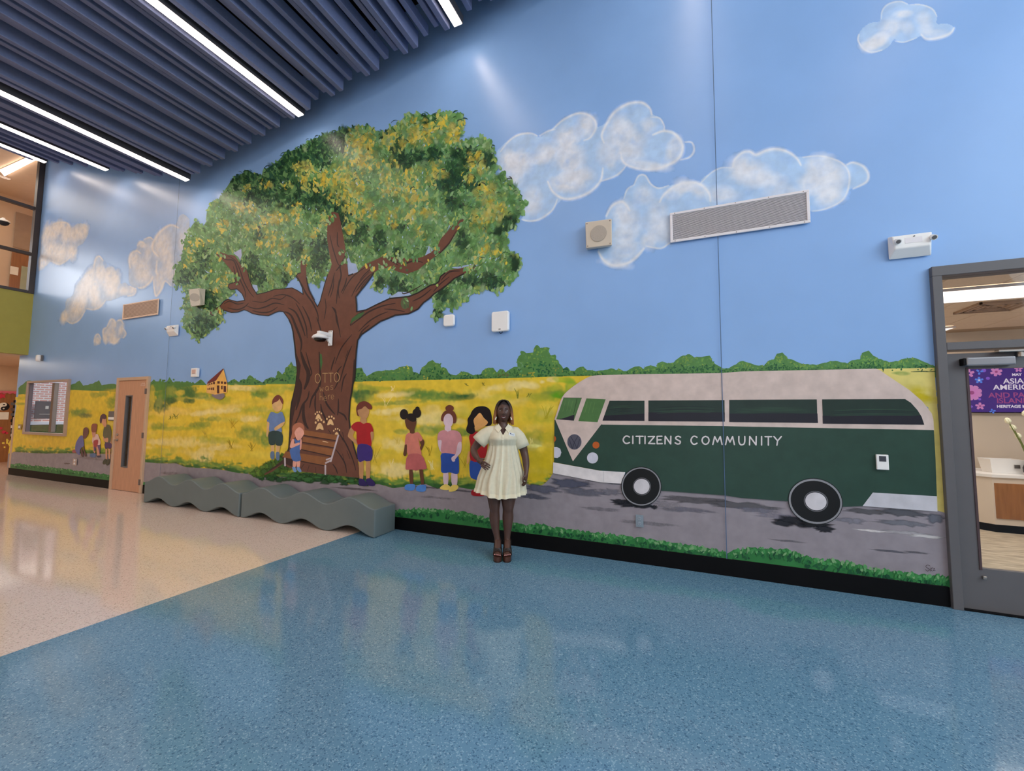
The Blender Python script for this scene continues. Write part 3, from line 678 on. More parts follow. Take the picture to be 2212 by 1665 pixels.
# yellow field
p = Paint()
GR = [(18, 980), (31, 976)] + C4((400, 1165), (640, 1160), (1020, 1170)) + A1((60, 1165), (230, 1180), (400, 1180), (500, 1220), (700, 1230), (900, 1250), (1050, 1280), (1300, 1300)) + A2((120, 1500), (500, 1500), (900, 1540), (1150, 1590)) + [(790, 1046)] + A3((0, 1445), (190, 1500), (420, 1470), (640, 1440), (800, 1510), (1000, 1470), (1290, 1520)) + [(1075, 1048)] + C5((1250, 365), (1330, 395), (1400, 398), (1450, 370), (1490, 330), (1525, 275))
FT = [(40, 852), (155, 842), (258, 846), (330, 845), (424, 831.5), (500, 831.5), (565, 831), (640, 829), (765, 824), (900, 821), (1000, 819), (1100, 816.5), (1217, 812.7), (1300, 811), (1300, 1022)]
p.poly(FT+GR[::-1], (203, 176, 52))
p.poly([(1880, 797), (2018, 794), (2022, 850), (2045, 1108), (2018, 1108), (2005, 880)], (196, 182, 104))
p.build('painted_field', WF, 'yellow painted meadow behind the children', CUT)
def field_bg(X_, Y_):
    C = np.broadcast_to(lin_alb((203, 176, 52)), X_.shape+(3,)).copy()
    gxs = [q[0] for q in GR]; o_ = np.argsort(gxs); gy = np.interp(X_, np.array(gxs)[o_], np.array([q[1] for q in GR])[o_]); C[Y_ > gy] = lin_alb((133, 126, 132))
    fx = [q[0] for q in FT[:-1]]; fy = np.interp(X_, fx, [q[1] for q in FT[:-1]]); C[Y_ < fy] = lin_alb((74, 118, 62))
    C[(X_ > 1860) & (Y_ > 780)] = lin_alb((196, 182, 104))
    return C
p = Paint(soft='smooth', bg=field_bg, cell=1.8)
YG, YD, TN, OL, GN, DG = (204, 174, 36), (190, 156, 28), (222, 196, 128), (152, 156, 44), (84, 124, 52), (38, 86, 42)
def inside(x, y):
    return 832 < y < 1046 and x < 1195
R = random.Random(3)
for k in range(380):
    x = R.uniform(45, 1190); y = R.uniform(838, 1030)
    far = (x-45)/1150
    if x < 560 and y > 990: continue
    c = R.choice([YG, YD, TN, OL, (222, 196, 80), (200, 182, 54), (216, 186, 60), (222, 194, 104)])
    s_ = 0.35+0.65*far
    p.blob(x, y, R.uniform(18, 60)*s_+6, R.uniform(5, 15)*s_+2, c, R.uniform(-14, 10), R.uniform(.25, .62), .25, 16, .2)
def patch(lst):
    for (x, y, rx, ry, c, a) in lst: p.blob(x, y, rx*1.35, ry*1.45, c, R.uniform(-6, 4), min(1, a*1.15), .30, 20, .55)
patch([(440, 855, 22, 6, GN, .8), (480, 862, 20, 7, OL, .8), (560, 850, 20, 8, GN, .9), (568, 846, 14, 5, DG, .8), (520, 838, 40, 5, TN, .8), (590, 842, 40, 8, OL, .7), (600, 895, 40, 8, OL, .6), (548, 885, 30, 7, OL, .7), (430, 918, 26, 6, GN, .7), (455, 905, 20, 4, GN, .6), (380, 925, 50, 4, OL, .7), (345, 920, 16, 6, GN, .6), (470, 888, 40, 5, TN, .8), (430, 893, 20, 4, TN, .9), (540, 905, 24, 5, TN, .8), (370, 890, 40, 8, (222, 184, 90), .8), (400, 955, 60, 9, TN, .6), (340, 955, 20, 5, TN, .7), (440, 985, 20, 14, TN, .85), (470, 968, 24, 5, TN, .8), (350, 975, 30, 8, OL, .5), (540, 935, 26, 12, GN, .7), (575, 950, 18, 14, GN, .8), (470, 950, 40, 6, OL, .6),
       (640, 838, 20, 5, GN, .5), (780, 850, 26, 16, GN, .8), (775, 855, 12, 14, DG, .8), (800, 845, 16, 6, DG, .7), (795, 838, 40, 4, OL, .8), (940, 855, 60, 9, GN, .85), (905, 848, 30, 7, GN, .8), (1000, 857, 26, 5, DG, .9), (860, 870, 50, 4, GN, .6), (850, 853, 30, 5, TN, .95), (835, 890, 26, 6, TN, .9), (860, 885, 16, 4, TN, .8), (920, 905, 44, 10, TN, .8), (970, 910, 30, 6, TN, .7), (935, 884, 16, 8, TN, .5), (850, 958, 20, 10, TN, .7), (870, 965, 16, 8, TN, .6), (935, 930, 40, 9, GN, .7), (1000, 935, 24, 7, GN, .8), (865, 932, 14, 4, GN, .6), (860, 1012, 30, 12, TN, 1), (850, 1020, 28, 8, TN, 1), (890, 1020, 16, 8, TN, .9), (960, 960, 20, 40, OL, .4), (1010, 990, 16, 30, OL, .3),
       (1065, 838, 18, 6, TN, .7), (1120, 830, 24, 6, TN, 1), (1140, 832, 22, 6, TN, 1), (1104, 838, 10, 5, TN, .9), (1172, 825, 5, 4, TN, 1), (1192, 820, 10, 4, TN, .9), (1195, 840, 22, 8, OL, .9), (1200, 852, 30, 8, GN, .7), (1225, 822, 18, 5, (120, 160, 30), .8), (1235, 835, 14, 12, (110, 150, 40), .8), (1205, 855, 16, 8, (84, 140, 20), .9), (1170, 858, 24, 5, OL, .7), (1170, 900, 30, 18, OL, .5), (1150, 960, 24, 8, TN, .6), (1145, 950, 40, 16, GN, .5), (1155, 963, 20, 3, (226, 210, 130), .9), (1165, 1010, 26, 30, (188, 166, 26), .6), (1180, 990, 12, 50, (184, 160, 20), .6),
       (1983, 852, 28, 14, (176, 158, 14), 1), (2000, 858, 22, 10, (176, 158, 14), 1), (1945, 806, 16, 3, GN, .7), (170, 890, 18, 6, GN, .8), (185, 897, 12, 4, (60, 90, 60), .8), (215, 852, 18, 5, GN, .6), (245, 868, 12, 14, GN, .7), (50, 860, 12, 3, OL, .6), (48, 872, 12, 2, GN, .6), (110, 958, 60, 10, (208, 170, 60), .5)])
# bushes between the wooden door and the painted house
for (x, y, rx, ry, c) in ((350, 850, 30, 22, GN), (345, 875, 22, 14, (70, 100, 56)), (385, 850, 36, 18, GN), (410, 850, 16, 16, (60, 100, 50)), (395, 835, 26, 8, (70, 112, 56)), (370, 845, 14, 10, (130, 140, 60)), (390, 848, 12, 6, (190, 170, 60)), (400, 862, 26, 5, (170, 160, 60)), (345, 870, 10, 10, (126, 136, 70)), (330, 858, 5, 26, (188, 168, 60)), (370, 866, 14, 8, (44, 84, 46)), (410, 866, 14, 5, (50, 90, 50))):
    p.blob(x, y, rx*1.1, ry*1.15, c, 0, 1, .28, 18, .65)
# green fringe above the road
gx = [q for q in GR if q[0] > 15]
def gry(x):
    for a, b in zip(gx, gx[1:]):
        if a[0] <= x <= b[0]: return a[1]+(b[1]-a[1])*(x-a[0])/(b[0]-a[0]+1e-6)
    return None
for k in range(1100):
    x = R.uniform(34, 1190); y = gry(x)
    if y is None or 243 < x < 312: continue
    sc_ = .5+.6*(x-30)/1150
    if x > 1070: sc_ *= .35
    d = abs(R.gauss(0, 9))*sc_+1
    c = R.choice([(40, 86, 36), (50, 98, 42), (34, 76, 40)]) if d < 8*sc_ else R.choice([(100, 134, 56), (78, 120, 50), (140, 154, 60)])
    p.blob(x, y-d, R.uniform(6, 16)*sc_, R.uniform(2.5, 6)*sc_, c, R.uniform(-20, 20), R.uniform(.7, 1), .3, 12, .6)
    if k % 5 == 0: p.stroke([(x, y-d), (x+R.uniform(-3, 3), y-d-R.uniform(8, 22)*sc_)], 2.2*sc_, c, .6)
p.build('painted_field_brushwork', WF, None, CUT)
LAYER[0] += 6
# grass blades
p = Paint()
for (x, y, n_, h, c) in ((380, 905, 5, 14, (120, 120, 40)), (370, 907, 3, 10, (120, 120, 40)), (505, 925, 6, 24, (170, 140, 30)), (500, 970, 6, 24, (150, 130, 30)), (545, 975, 5, 20, (150, 130, 30)), (445, 945, 4, 16, (170, 150, 50)), (1120, 861, 4, 24, (110, 120, 40)), (1143, 858, 3, 12, (100, 110, 40)), (1008, 834, 4, 8, (130, 120, 40)), (1043, 833, 5, 8, (130, 120, 40)), (850, 845, 6, 14, (216, 196, 130)), (835, 880, 3, 30, (216, 196, 130)), (860, 960, 6, 22, (200, 176, 80)), (930, 985, 6, 26, (150, 130, 30)), (845, 1015, 6, 26, (216, 196, 130)), (935, 1015, 4, 24, (226, 206, 150)), (1150, 958, 4, 14, (226, 206, 130)), (1005, 1010, 5, 30, (160, 140, 30)), (810, 1000, 4, 40, (170, 150, 40)), (1180, 905, 6, 34, (160, 150, 30))):
    for k in range(n_):
        a = R.uniform(-.5, .5); p.stroke([(x+R.uniform(-6, 6), y), (x+a*h*.5, y-h*.5), (x+a*h*1.1, y-h*R.uniform(.7, 1))], 1.2, c, taper=True)
for (x, y) in ((1985, 803), (2018, 803)):
    p.stroke([(x-18, y), (x+10, y-1), (x+22, y)], 1.6, (50, 70, 40)); p.leaf(x+6, y-3, 8, 2.5, -1.2, (50, 80, 44))
p.build('painted_grass_blades', WF)

# road
p = Paint()
RB = [(18, 1003), (29, 1000), (120, 1012), (243, 1026), (312, 1040), (861, 1100), (2060, 1250)]
base_l = [(2060, 1290), (861, 1130), (243, 1045), (10, 1012)]
def clampb(z0):  # baseboard top in pixels is recomputed from the wall
    pass
road_top = GR+[(1196, 1018)]+A5((650, 1150), (850, 1165), (1240, 1220), (1850, 1270))+[(1650, 1070), (1702, 1080), (1864, 1090), (2023, 1102), (2050, 1110)]
p.poly(road_top+[(2054, 1275), (1500, 1200), (861, 1121), (600, 1085), (243, 1036), (16, 1010)], (133, 126, 132))
p.build('painted_road', WF, 'grey painted road running the length of the mural', [DOR, (-30, 9, -1, 0.165)])
p = Paint(soft=True)
for (x, y, rx, ry, c, a) in ((1170, 1055, 50, 12, (84, 84, 98), .9), (1230, 1045, 60, 12, (72, 74, 90), .95), (1260, 1062, 70, 10, (92, 92, 104), .8), (1150, 1072, 40, 8, (80, 80, 94), .8), (1320, 1062, 30, 10, (110, 108, 118), .7), (1110, 1065, 30, 5, (90, 90, 104), .6), (1300, 1035, 60, 10, (80, 80, 92), .9),
        (1500, 1080, 90, 10, (84, 80, 84), .9), (1600, 1092, 90, 10, (82, 80, 84), 1), (1480, 1100, 80, 8, (104, 102, 114), .6), (1640, 1102, 60, 8, (110, 108, 120), .7), (1440, 1090, 40, 10, (140, 134, 140), .6), (1680, 1115, 60, 8, (128, 124, 136), .6), (1950, 1108, 80, 9, (76, 76, 82), 1), (1870, 1104, 60, 7, (78, 76, 80), 1), (1960, 1130, 80, 8, (104, 104, 112), .9), (2020, 1120, 30, 12, (92, 94, 104), .9), (1840, 1125, 40, 8, (120, 118, 128), .8), (1950, 1150, 80, 5, (150, 146, 150), .9), (1880, 1146, 50, 3, (196, 190, 190), .9), (2000, 1158, 46, 4, (180, 176, 176), 1), (1920, 1190, 50, 3, (84, 82, 90), .9), (1980, 1193, 40, 3, (90, 88, 94), .7), (1700, 1168, 50, 3, (104, 100, 106), .6), (1300, 1100, 60, 6, (112, 108, 116), .5), (1400, 1130, 80, 6, (120, 116, 122), .5), (950, 1075, 60, 4, (120, 114, 118), .4), (370, 1022, 30, 5, (116, 106, 108), .4),
        (1360, 1088, 42, 10, (26, 26, 32), 1), (1390, 1092, 28, 8, (24, 24, 30), 1), (1340, 1083, 26, 6, (30, 30, 36), .9), (1414, 1095, 10, 6, (30, 30, 36), .9), (1720, 1126, 56, 13, (26, 26, 32), 1), (1760, 1132, 44, 11, (24, 24, 28), 1), (1690, 1130, 30, 8, (30, 30, 36), .9), (1780, 1143, 26, 8, (28, 28, 34), 1),
        (770, 1056, 60, 3, (96, 88, 92), .7), (1000, 1060, 40, 3, (90, 86, 94), .7), (920, 1052, 40, 3, (100, 94, 100), .7), (200, 990, 40, 5, (140, 128, 128), .4), (145, 1001, 8, 2, (110, 96, 92), .8)):
    p.blob(x, y, rx, ry, c, 5, a, .3, 22, .5)
p.build('painted_road_shading', WF, None, [DOR, (-30, 9, -1, 0.165)])
p = Paint()
def bt(x):   # grass strip top
    P_ = [(18, 1003), (40, 1001), (120, 1010), (243, 1026), (312, 1040), (861, 1101), (900, 1098), (994, 1104), (1053, 1118), (1110, 1127), (1139, 1136), (1160, 1129), (1198, 1139), (1263, 1147), (1347, 1157), (1500, 1178), (1570, 1192), (1610, 1184), (1626, 1181), (1715, 1189), (1758, 1206), (1831, 1212), (1880, 1226), (1980, 1239), (2060, 1244)]
    for a, b in zip(P_, P_[1:]):
        if a[0] <= x <= b[0]: return a[1]+(b[1]-a[1])*(x-a[0])/(b[0]-a[0])
    return 1003
tp = []
x = 20
while x < 2056:
    s_ = .35+.65*(x/2056)
    tp.append((x, bt(x)+R.uniform(-4, 5)*s_)); x += R.uniform(3, 8)*s_+1
p.poly(tp+[(2058, 1300), (861, 1140), (16, 1020)], (44, 108, 56))
for k in range(1500):
    x = R.uniform(24, 2050); s_ = .35+.65*(x/2056); t = bt(x); dd = R.random()
    y = t+dd*26*s_
    c = R.choice([(60, 128, 70), (84, 142, 88), (54, 118, 62), (110, 150, 104)]) if dd < .45 else R.choice([(24, 78, 44), (18, 66, 40), (34, 96, 52), (44, 108, 56)])
    p.leaf(x, y, R.uniform(6, 16)*s_, R.uniform(4, 9)*s_, R.uniform(-2.6, -.5), c)
p.build('painted_grass_strip', WF, 'painted green grass strip along the bottom edge of the mural', [DOR, (-30, 9, -1, 0.165)])

# ---- the great tree
CROWN = [(375.5, 604), (380, 575), (391, 567), (397, 542), (398, 522), (403, 508), (411, 497), (423, 477), (438, 487), (446, 481), (448, 455), (458, 438), (472, 432), (485, 413), (505, 385), (534, 369), (566, 381), (571, 365), (593, 355), (601, 348), (615, 330), (646, 322), (654, 316), (668, 305), (697, 293), (717, 289), (738, 279), (766, 277), (793, 271), (802, 279), (826, 287), (847, 275), (863, 267), (880, 246), (904, 246), (931, 251), (953, 243), (973, 245), (996, 250), (1004, 263), (1000, 283), (990, 307), (1006, 305), (1027, 301), (1043, 295), (1057, 305), (1067, 326), (1067, 344), (1076, 363), (1063, 381), (1088, 376), (1102, 393), (1118, 408), (1127, 430), (1136, 438), (1127, 448), (1132, 459), (1116, 473), (1110, 491), (1092, 504), (1096, 520), (1094, 540), (1106, 549), (1121, 555), (1126, 571), (1118, 592), (1104, 610), (1086, 622), (1071, 632), (1055, 622), (1031, 630), (1018, 631), (1014, 647), (992, 659), (974, 667), (957, 663), (953, 682), (943, 690), (935, 680), (943, 659), (934, 646), (941, 633), (920, 640), (898, 640), (863, 647), (847, 645), (845, 627), (839, 610), (822, 626), (812, 627), (806, 618), (810, 602), (806, 590), (780, 600), (764, 590), (755, 569), (751, 547), (742, 570), (720, 600), (709, 593), (695, 600), (689, 616), (681, 608), (664, 608), (650, 600), (644, 593), (613, 622), (595, 634), (585, 630), (560, 645), (552, 620), (544, 614), (536, 616), (520, 600), (505, 604), (507, 634), (493, 644), (476, 655), (484, 672), (483, 691), (468, 706), (444, 724), (428, 736), (419, 726), (409, 716), (397, 706), (395, 689), (405, 673), (394, 663), (399, 646), (407, 636), (397, 630), (391, 616), (381, 620)]
def in_poly(x, y, P_):
    c = False; j = len(P_)-1
    for i in range(len(P_)):
        if (P_[i][1] > y) != (P_[j][1] > y) and x < (P_[j][0]-P_[i][0])*(y-P_[i][1])/(P_[j][1]-P_[i][1])+P_[i][0]: c = not c
        j = i
    return c
GAPS = [X(350, 420, 4.898, (755, 620), (800, 598), (845, 578), (850, 640), (832, 705), (810, 660), (780, 640)), C8((245, 210), (290, 330), (345, 345), (365, 420), (330, 450), (265, 455), (250, 330)), C8((1110, 150), (1200, 250), (1270, 180), (1120, 300), (1000, 390), (1050, 340)), C8((700, 690), (790, 640), (900, 640), (930, 670), (800, 695), (710, 720)), C6((1345, 1215), (1300, 1330), (1340, 1260)), C8((1350, 385), (1480, 365), (1560, 345), (1640, 355), (1560, 375), (1440, 395)), L5((455, 800), (520, 840), (480, 830)), L5((960, 950), (1010, 960), (1020, 1010), (990, 1040), (965, 990))]
tree = bpy.data.objects.new('painted_tree', None); COL.objects.link(tree); tree.parent = WF
tree['label'] = 'large painted oak tree with green and yellow crown and brown trunk'
def jag(P_, amp=2.2, step=7):
    out = []
    for i in range(len(P_)):
        a = P_[i]; b = P_[(i+1) % len(P_)]; d = math.hypot(b[0]-a[0], b[1]-a[1]); n_ = max(1, int(d/step))
        for k in range(n_):
            t = k/n_; out.append((a[0]+(b[0]-a[0])*t+R.uniform(-amp, amp), a[1]+(b[1]-a[1])*t+R.uniform(-amp, amp)))
    return out
p = Paint()
p.poly(jag(CROWN, 1.5, 8), (86, 122, 74))
p.build('crown', tree, 'mottled green and yellow painted foliage')
YP = [(780, 320, 30, 60), (745, 400, 40, 44), (850, 300, 26, 26), (905, 290, 34, 30), (930, 275, 26, 20), (955, 262, 12, 26), (980, 285, 20, 22), (700, 390, 26, 26), (655, 370, 22, 22), (665, 400, 16, 14), (760, 440, 22, 40), (790, 455, 20, 20), (840, 385, 26, 40), (895, 375, 24, 20), (940, 375, 22, 26), (880, 410, 30, 16), (900, 425, 26, 16), (925, 455, 14, 14), (850, 470, 12, 20), (885, 470, 14, 16), (1025, 350, 20, 24), (1040, 360, 14, 18), (1010, 385, 14, 12), (1050, 415, 26, 24), (1065, 445, 16, 12), (1035, 470, 26, 22), (1080, 455, 16, 14), (1045, 510, 12, 16), (1070, 540, 20, 14), (1090, 570, 8, 18), (1045, 545, 14, 10), (1030, 565, 12, 8), (905, 505, 10, 14), (925, 515, 8, 6), (585, 520, 30, 18), (600, 535, 20, 16), (515, 450, 14, 16), (480, 490, 12, 18), (460, 520, 10, 10), (410, 545, 10, 22), (405, 570, 12, 12), (430, 525, 12, 10), (500, 590, 18, 12), (485, 605, 14, 14), (465, 628, 12, 10), (660, 555, 8, 20), (625, 582, 8, 12), (545, 490, 26, 8), (570, 480, 16, 16), (600, 470, 26, 12), (640, 460, 16, 26), (700, 480, 10, 20), (680, 505, 10, 16), (530, 405, 12, 8), (575, 400, 14, 14), (545, 445, 10, 16), (620, 400, 10, 10), (425, 595, 6, 6), (760, 495, 16, 12), (1000, 265, 8, 8)]
DP = [(520, 385, 34, 26), (570, 400, 40, 24), (600, 370, 40, 30), (640, 350, 40, 34), (690, 320, 30, 40), (720, 300, 30, 30), (650, 420, 60, 30), (735, 310, 20, 16), (700, 430, 40, 30), (730, 460, 30, 30), (560, 430, 30, 18), (830, 290, 10, 20), (860, 320, 16, 26), (930, 260, 16, 16), (900, 340, 26, 14), (940, 330, 14, 14), (870, 350, 30, 18), (1010, 340, 30, 20), (990, 370, 26, 26), (970, 400, 26, 20), (1020, 400, 16, 14), (1055, 340, 10, 20), (980, 440, 20, 16), (1100, 480, 18, 14), (1080, 500, 14, 10), (770, 505, 26, 22), (820, 520, 14, 22), (860, 490, 14, 10), (860, 545, 12, 8), (440, 560, 14, 30), (420, 590, 22, 16), (400, 600, 16, 14), (450, 650, 20, 24), (440, 700, 26, 20), (430, 720, 14, 12), (540, 570, 20, 22), (560, 600, 16, 20), (620, 600, 10, 14), (690, 550, 20, 36), (560, 510, 12, 20), (640, 540, 16, 20), (860, 620, 26, 18), (820, 610, 10, 14), (960, 640, 16, 14), (945, 680, 8, 12), (1000, 520, 12, 22), (1060, 610, 24, 14), (1110, 570, 10, 16), (1010, 605, 24, 10)]  # dark green paint; ceiling shade is mixed into the patches at upper left
def wgt(x, y, lst):
    m = 0
    for (cx, cy, rx, ry) in lst:
        d = ((x-cx)/rx)**2+((y-cy)/ry)**2
        if d < 1.6: m = max(m, 1-d/1.6)
    return m
G_MID = [(84, 126, 68), (96, 138, 82), (74, 116, 62), (104, 146, 92), (88, 130, 90)]
G_LT = [(124, 156, 96), (116, 150, 104), (136, 162, 120), (140, 160, 84)]
G_DK = [(30, 62, 38), (24, 50, 36), (42, 78, 44), (36, 74, 56), (50, 88, 52)]
G_YL = [(178, 164, 66), (190, 170, 62), (164, 160, 80), (172, 168, 96), (148, 156, 84), (136, 152, 80)]
def foliage(p, N, small=1.0, seed=5):
    Q = random.Random(seed); k = 0
    while k < N:
        x = Q.uniform(376, 1138); y = Q.uniform(243, 738)
        if not in_poly(x, y, CROWN) or any(in_poly(x, y, g) for g in GAPS): continue
        k += 1
        yw, dw = wgt(x, y, YP), wgt(x, y, DP); r = Q.random()
        if yw > .15 and r < .08+yw*.6: c = Q.choice(G_YL); L, W_ = Q.uniform(8, 20), Q.uniform(5, 10)
        elif dw > .08 and r < .35+dw: c = Q.choice(G_DK); L, W_ = Q.uniform(8, 18), Q.uniform(3.5, 8)
        elif r > .93: c = (150, 176, 196); L, W_ = Q.uniform(4, 9), Q.uniform(1.5, 3)
        elif r > .72: c = Q.choice(G_LT); L, W_ = Q.uniform(8, 18), Q.uniform(4, 8)
        elif r < .06: c = Q.choice(G_DK); L, W_ = Q.uniform(6, 12), Q.uniform(2, 4)
        else: c = Q.choice(G_MID); L, W_ = Q.uniform(9, 20), Q.uniform(5, 9)
        s_ = small*(0.62+0.38*(x-376)/760)
        ang = -PI/2+Q.uniform(-.9, .9)+(x-750)/900
        p.leaf(x, y, L*s_, W_*s_, ang, c)
p = Paint(thick=0.0012)
foliage(p, 9000)
Q = random.Random(11)
k = 0
while k < 1100:        # dark curved strokes of the brush
    x = Q.uniform(380, 1130); y = Q.uniform(246, 730)
    if not in_poly(x, y, CROWN) or any(in_poly(x, y, g) for g in GAPS): continue
    if Q.random() > .22+wgt(x, y, DP)*1.6: continue
    k += 1; s_ = .6+.4*(x-376)/760
    p.crescent(x, y, Q.uniform(5, 13)*s_, Q.uniform(-2.6, -.6), Q.uniform(.9, 1.7), Q.uniform(1.2, 3)*s_, Q.choice([(24, 52, 32), (30, 66, 34), (20, 44, 34), (40, 84, 44), (60, 60, 54)]))
p.build('brush_leaf', tree, 'thousands of painted leaf dabs', kind='stuff')
LAYER[0] += 3
CR2 = True
p = Paint(thick=0.0005)
for (x, y) in CROWN:  # leafy rim
    for t in range(3):
        s_ = .6+.4*(x-376)/760
        p.leaf(x+Q.uniform(-5, 5), y+Q.uniform(-3, 5), Q.uniform(8, 15)*s_, Q.uniform(5, 8)*s_, Q.uniform(-2.4, -.7), Q.choice(G_MID+G_DK if x < 800 and y < 420 else G_MID+G_LT))  # darker greens at upper left also hold the shade under the ceiling
p.build('crown_rim', tree, kind='stuff')
LAYER[0] += 1
p = Paint(soft='smooth')
Q = random.Random(15); k = 0
while k < 1150:
    x = Q.uniform(384, 1128); y = Q.uniform(255, 725)
    if not in_poly(x, y, CROWN) or any(in_poly(x, y, g) for g in GAPS): continue
    k += 1; yw, dw = wgt(x, y, YP), wgt(x, y, DP); r = Q.random(); s_ = .6+.4*(x-376)/760
    c = Q.choice(G_YL) if yw > .2 and r < yw*.9 else Q.choice(G_DK) if dw > .15 and r < .2+dw else Q.choice(G_MID+G_MID+G_LT)
    p.blob(x, y, Q.uniform(5, 13)*s_, Q.uniform(6, 15)*s_, c, Q.uniform(-30, 30), Q.uniform(.45, .8), .35, 14, .35)
p.build('crown_glaze', tree)
LAYER[0] += 1; p = Paint(thick=0.0006); k = 0
while k < 1000:
    x = Q.uniform(384, 1128); y = Q.uniform(250, 728)
    if not in_poly(x, y, CROWN) or any(in_poly(x, y, g) for g in GAPS): continue
    k += 1; s_ = .55+.4*(x-376)/760; yw, dw = wgt(x, y, YP), wgt(x, y, DP)
    if Q.random() < .25+dw: p.crescent(x, y, Q.uniform(4, 11)*s_, Q.uniform(-2.6, -.6), Q.uniform(.9, 1.6), Q.uniform(1, 2.4)*s_, Q.choice([(28, 58, 34), (36, 74, 38), (24, 48, 36), (50, 90, 48)]))
    else: p.leaf(x, y, Q.uniform(6, 14)*s_, Q.uniform(3, 6)*s_, -PI/2+Q.uniform(-.9, .9), Q.choice(G_YL if yw > .2 and Q.random() < .6 else G_MID+G_LT))
p.build('brush_stroke', tree, kind='stuff')
LAYER[0] += 2
# sky seen through the crown
p = Paint()
for g in GAPS: p.poly(jag(g, .8, 6), (140, 160, 192) if g is not GAPS[0] else (150, 158, 186))
p.build('sky_gap', tree)

TRUNK = [(571.6, 1023), (590, 1012), (613, 994), (621, 980), (625, 967), (627.5, 931), (628, 905), (629, 886), (631, 870), (634.7, 855), (640, 832), (643.7, 800), (642, 785), (640, 769), (638, 747), (634, 716), (631, 703), (625.6, 691), (613, 673), (604, 672), (595, 675), (580.7, 682), (560, 680), (546, 677), (535, 671), (527.6, 669), (515, 674), (501, 675), (484.7, 670), (472, 676), (460, 682), (451, 675), (465, 668), (476.6, 661), (485, 651), (493, 646.6), (513, 651.7), (529.7, 648.7), (527, 641), (523.5, 634), (513, 624), (499, 626), (494, 620), (496, 614), (511, 609), (505, 593.5), (500, 584), (493, 575), (486, 567), (480.7, 561), (470, 552), (464, 542.5), (478, 545), (493, 550.6), (501, 550.6), (509, 553), (513, 559), (521.5, 573), (533.7, 583), (537, 592), (540, 603.7), (546, 620), (556, 636), (574.6, 632), (595, 625), (613, 624), (631.7, 622), (644, 628), (656, 636), (654, 622), (648, 608), (640, 597.6), (644, 591.5), (651, 589.5), (650, 576), (651, 563), (663, 563), (662, 580), (663, 599.7), (668.5, 628), (677, 646), (687, 663), (693, 650), (697, 634), (703, 612), (709, 593.5), (715, 580), (717.5, 571), (712, 545), (708, 520), (707, 500), (709, 481), (713, 461), (722, 458), (731.8, 461), (737, 480), (740, 497.6), (745, 525), (748, 546.6), (751, 570), (754, 595.6), (763, 592), (773.5, 587.8), (782, 578), (790, 571.5), (808, 563), (830.6, 553), (850, 556), (873.5, 557), (895, 560), (914, 555), (930.7, 546), (940, 538), (945, 534.7), (949, 525), (953, 516), (964, 504), (973.6, 493), (986, 477), (1004, 473), (994, 490), (986, 503.6), (971.5, 528), (959, 538), (937, 557), (920, 570), (904, 583), (879.7, 592), (863, 587.8), (843, 579.6), (822.5, 579.6), (808, 590), (798, 605), (787.8, 618.4), (778, 630), (769.4, 641), (771, 657), (771.5, 673.5), (792, 669.5), (815, 658), (843, 645), (863, 643), (883.7, 641), (904, 632.7), (918, 624), (930.7, 616.4), (942, 614), (949, 608), (952, 598), (962, 590), (971.5, 583.7), (996, 579.6), (1018.5, 573.5), (1035, 577.6), (1026.7, 583.7), (1002, 592), (981.8, 602), (965.4, 616.4), (952, 626), (939, 634.8), (928, 645), (916.4, 653), (910, 660), (904, 667.4), (883.7, 677.6), (855, 680.7), (838, 688), (822.5, 694), (800, 710), (781.7, 722.5), (773.5, 734.8), (771, 755), (769.4, 775.6), (767.4, 816), (762.6, 832), (760, 850), (757, 868), (755, 904), (757, 922), (759, 940), (766, 967), (773.4, 990.6), (777, 1015), (777, 1032), (712, 1025), (651, 1018), (620, 1008), (613, 1001), (590, 1018), (573.4, 1026)]
# painted grass mound at the foot goes under the trunk
p = Paint(soft=True)
for k in range(90):
    x = R.uniform(560, 800); p.blob(x, R.uniform(1016, 1034)+(x-560)*.05, R.uniform(8, 18), R.uniform(4, 9), R.choice([(34, 74, 34), (46, 92, 44), (30, 66, 36)]), 0, .95, .3, 12)
for k in range(70):
    x = R.uniform(548, 628); p.blob(x, 1020-(x-548)*.55+R.uniform(0, 40)*(x-540)/90, R.uniform(6, 13), R.uniform(6, 12), R.choice([(66, 100, 36), (80, 116, 44), (52, 88, 34), (96, 126, 50)]), 0, .9, .3, 12)
p.build('painted_mound', WF, 'green painted grass mound at the foot of the tree')
p = Paint()
cxy = (700, 760)
n_ = len(TRUNK)
A_ = sum(TRUNK[i][0]*TRUNK[(i+1) % n_][1]-TRUNK[(i+1) % n_][0]*TRUNK[i][1] for i in range(n_)); sg = 1 if A_ > 0 else -1
p.poly(TRUNK, (94, 57, 43))
for i in range(n_):   # black contour of the trunk, lower tree only
    a, b = TRUNK[i], TRUNK[(i+1) % n_]
    if min(a[1], b[1]) < 588 or max(a[1], b[1]) > 1012: continue
    w_ = 3.0 if a[0] > 740 or a[1] > 700 else 1.8
    p.stroke([a, b], w_, (26, 20, 22), taper=False, smoothn=0)
p.build('trunk', tree, 'brown painted trunk with black contour')
p = Paint()
BK = (44, 26, 24); DB = (66, 38, 30)
def bark(f, lines):
    for w_, *pts in lines: p.stroke(f(*pts), w_, BK)
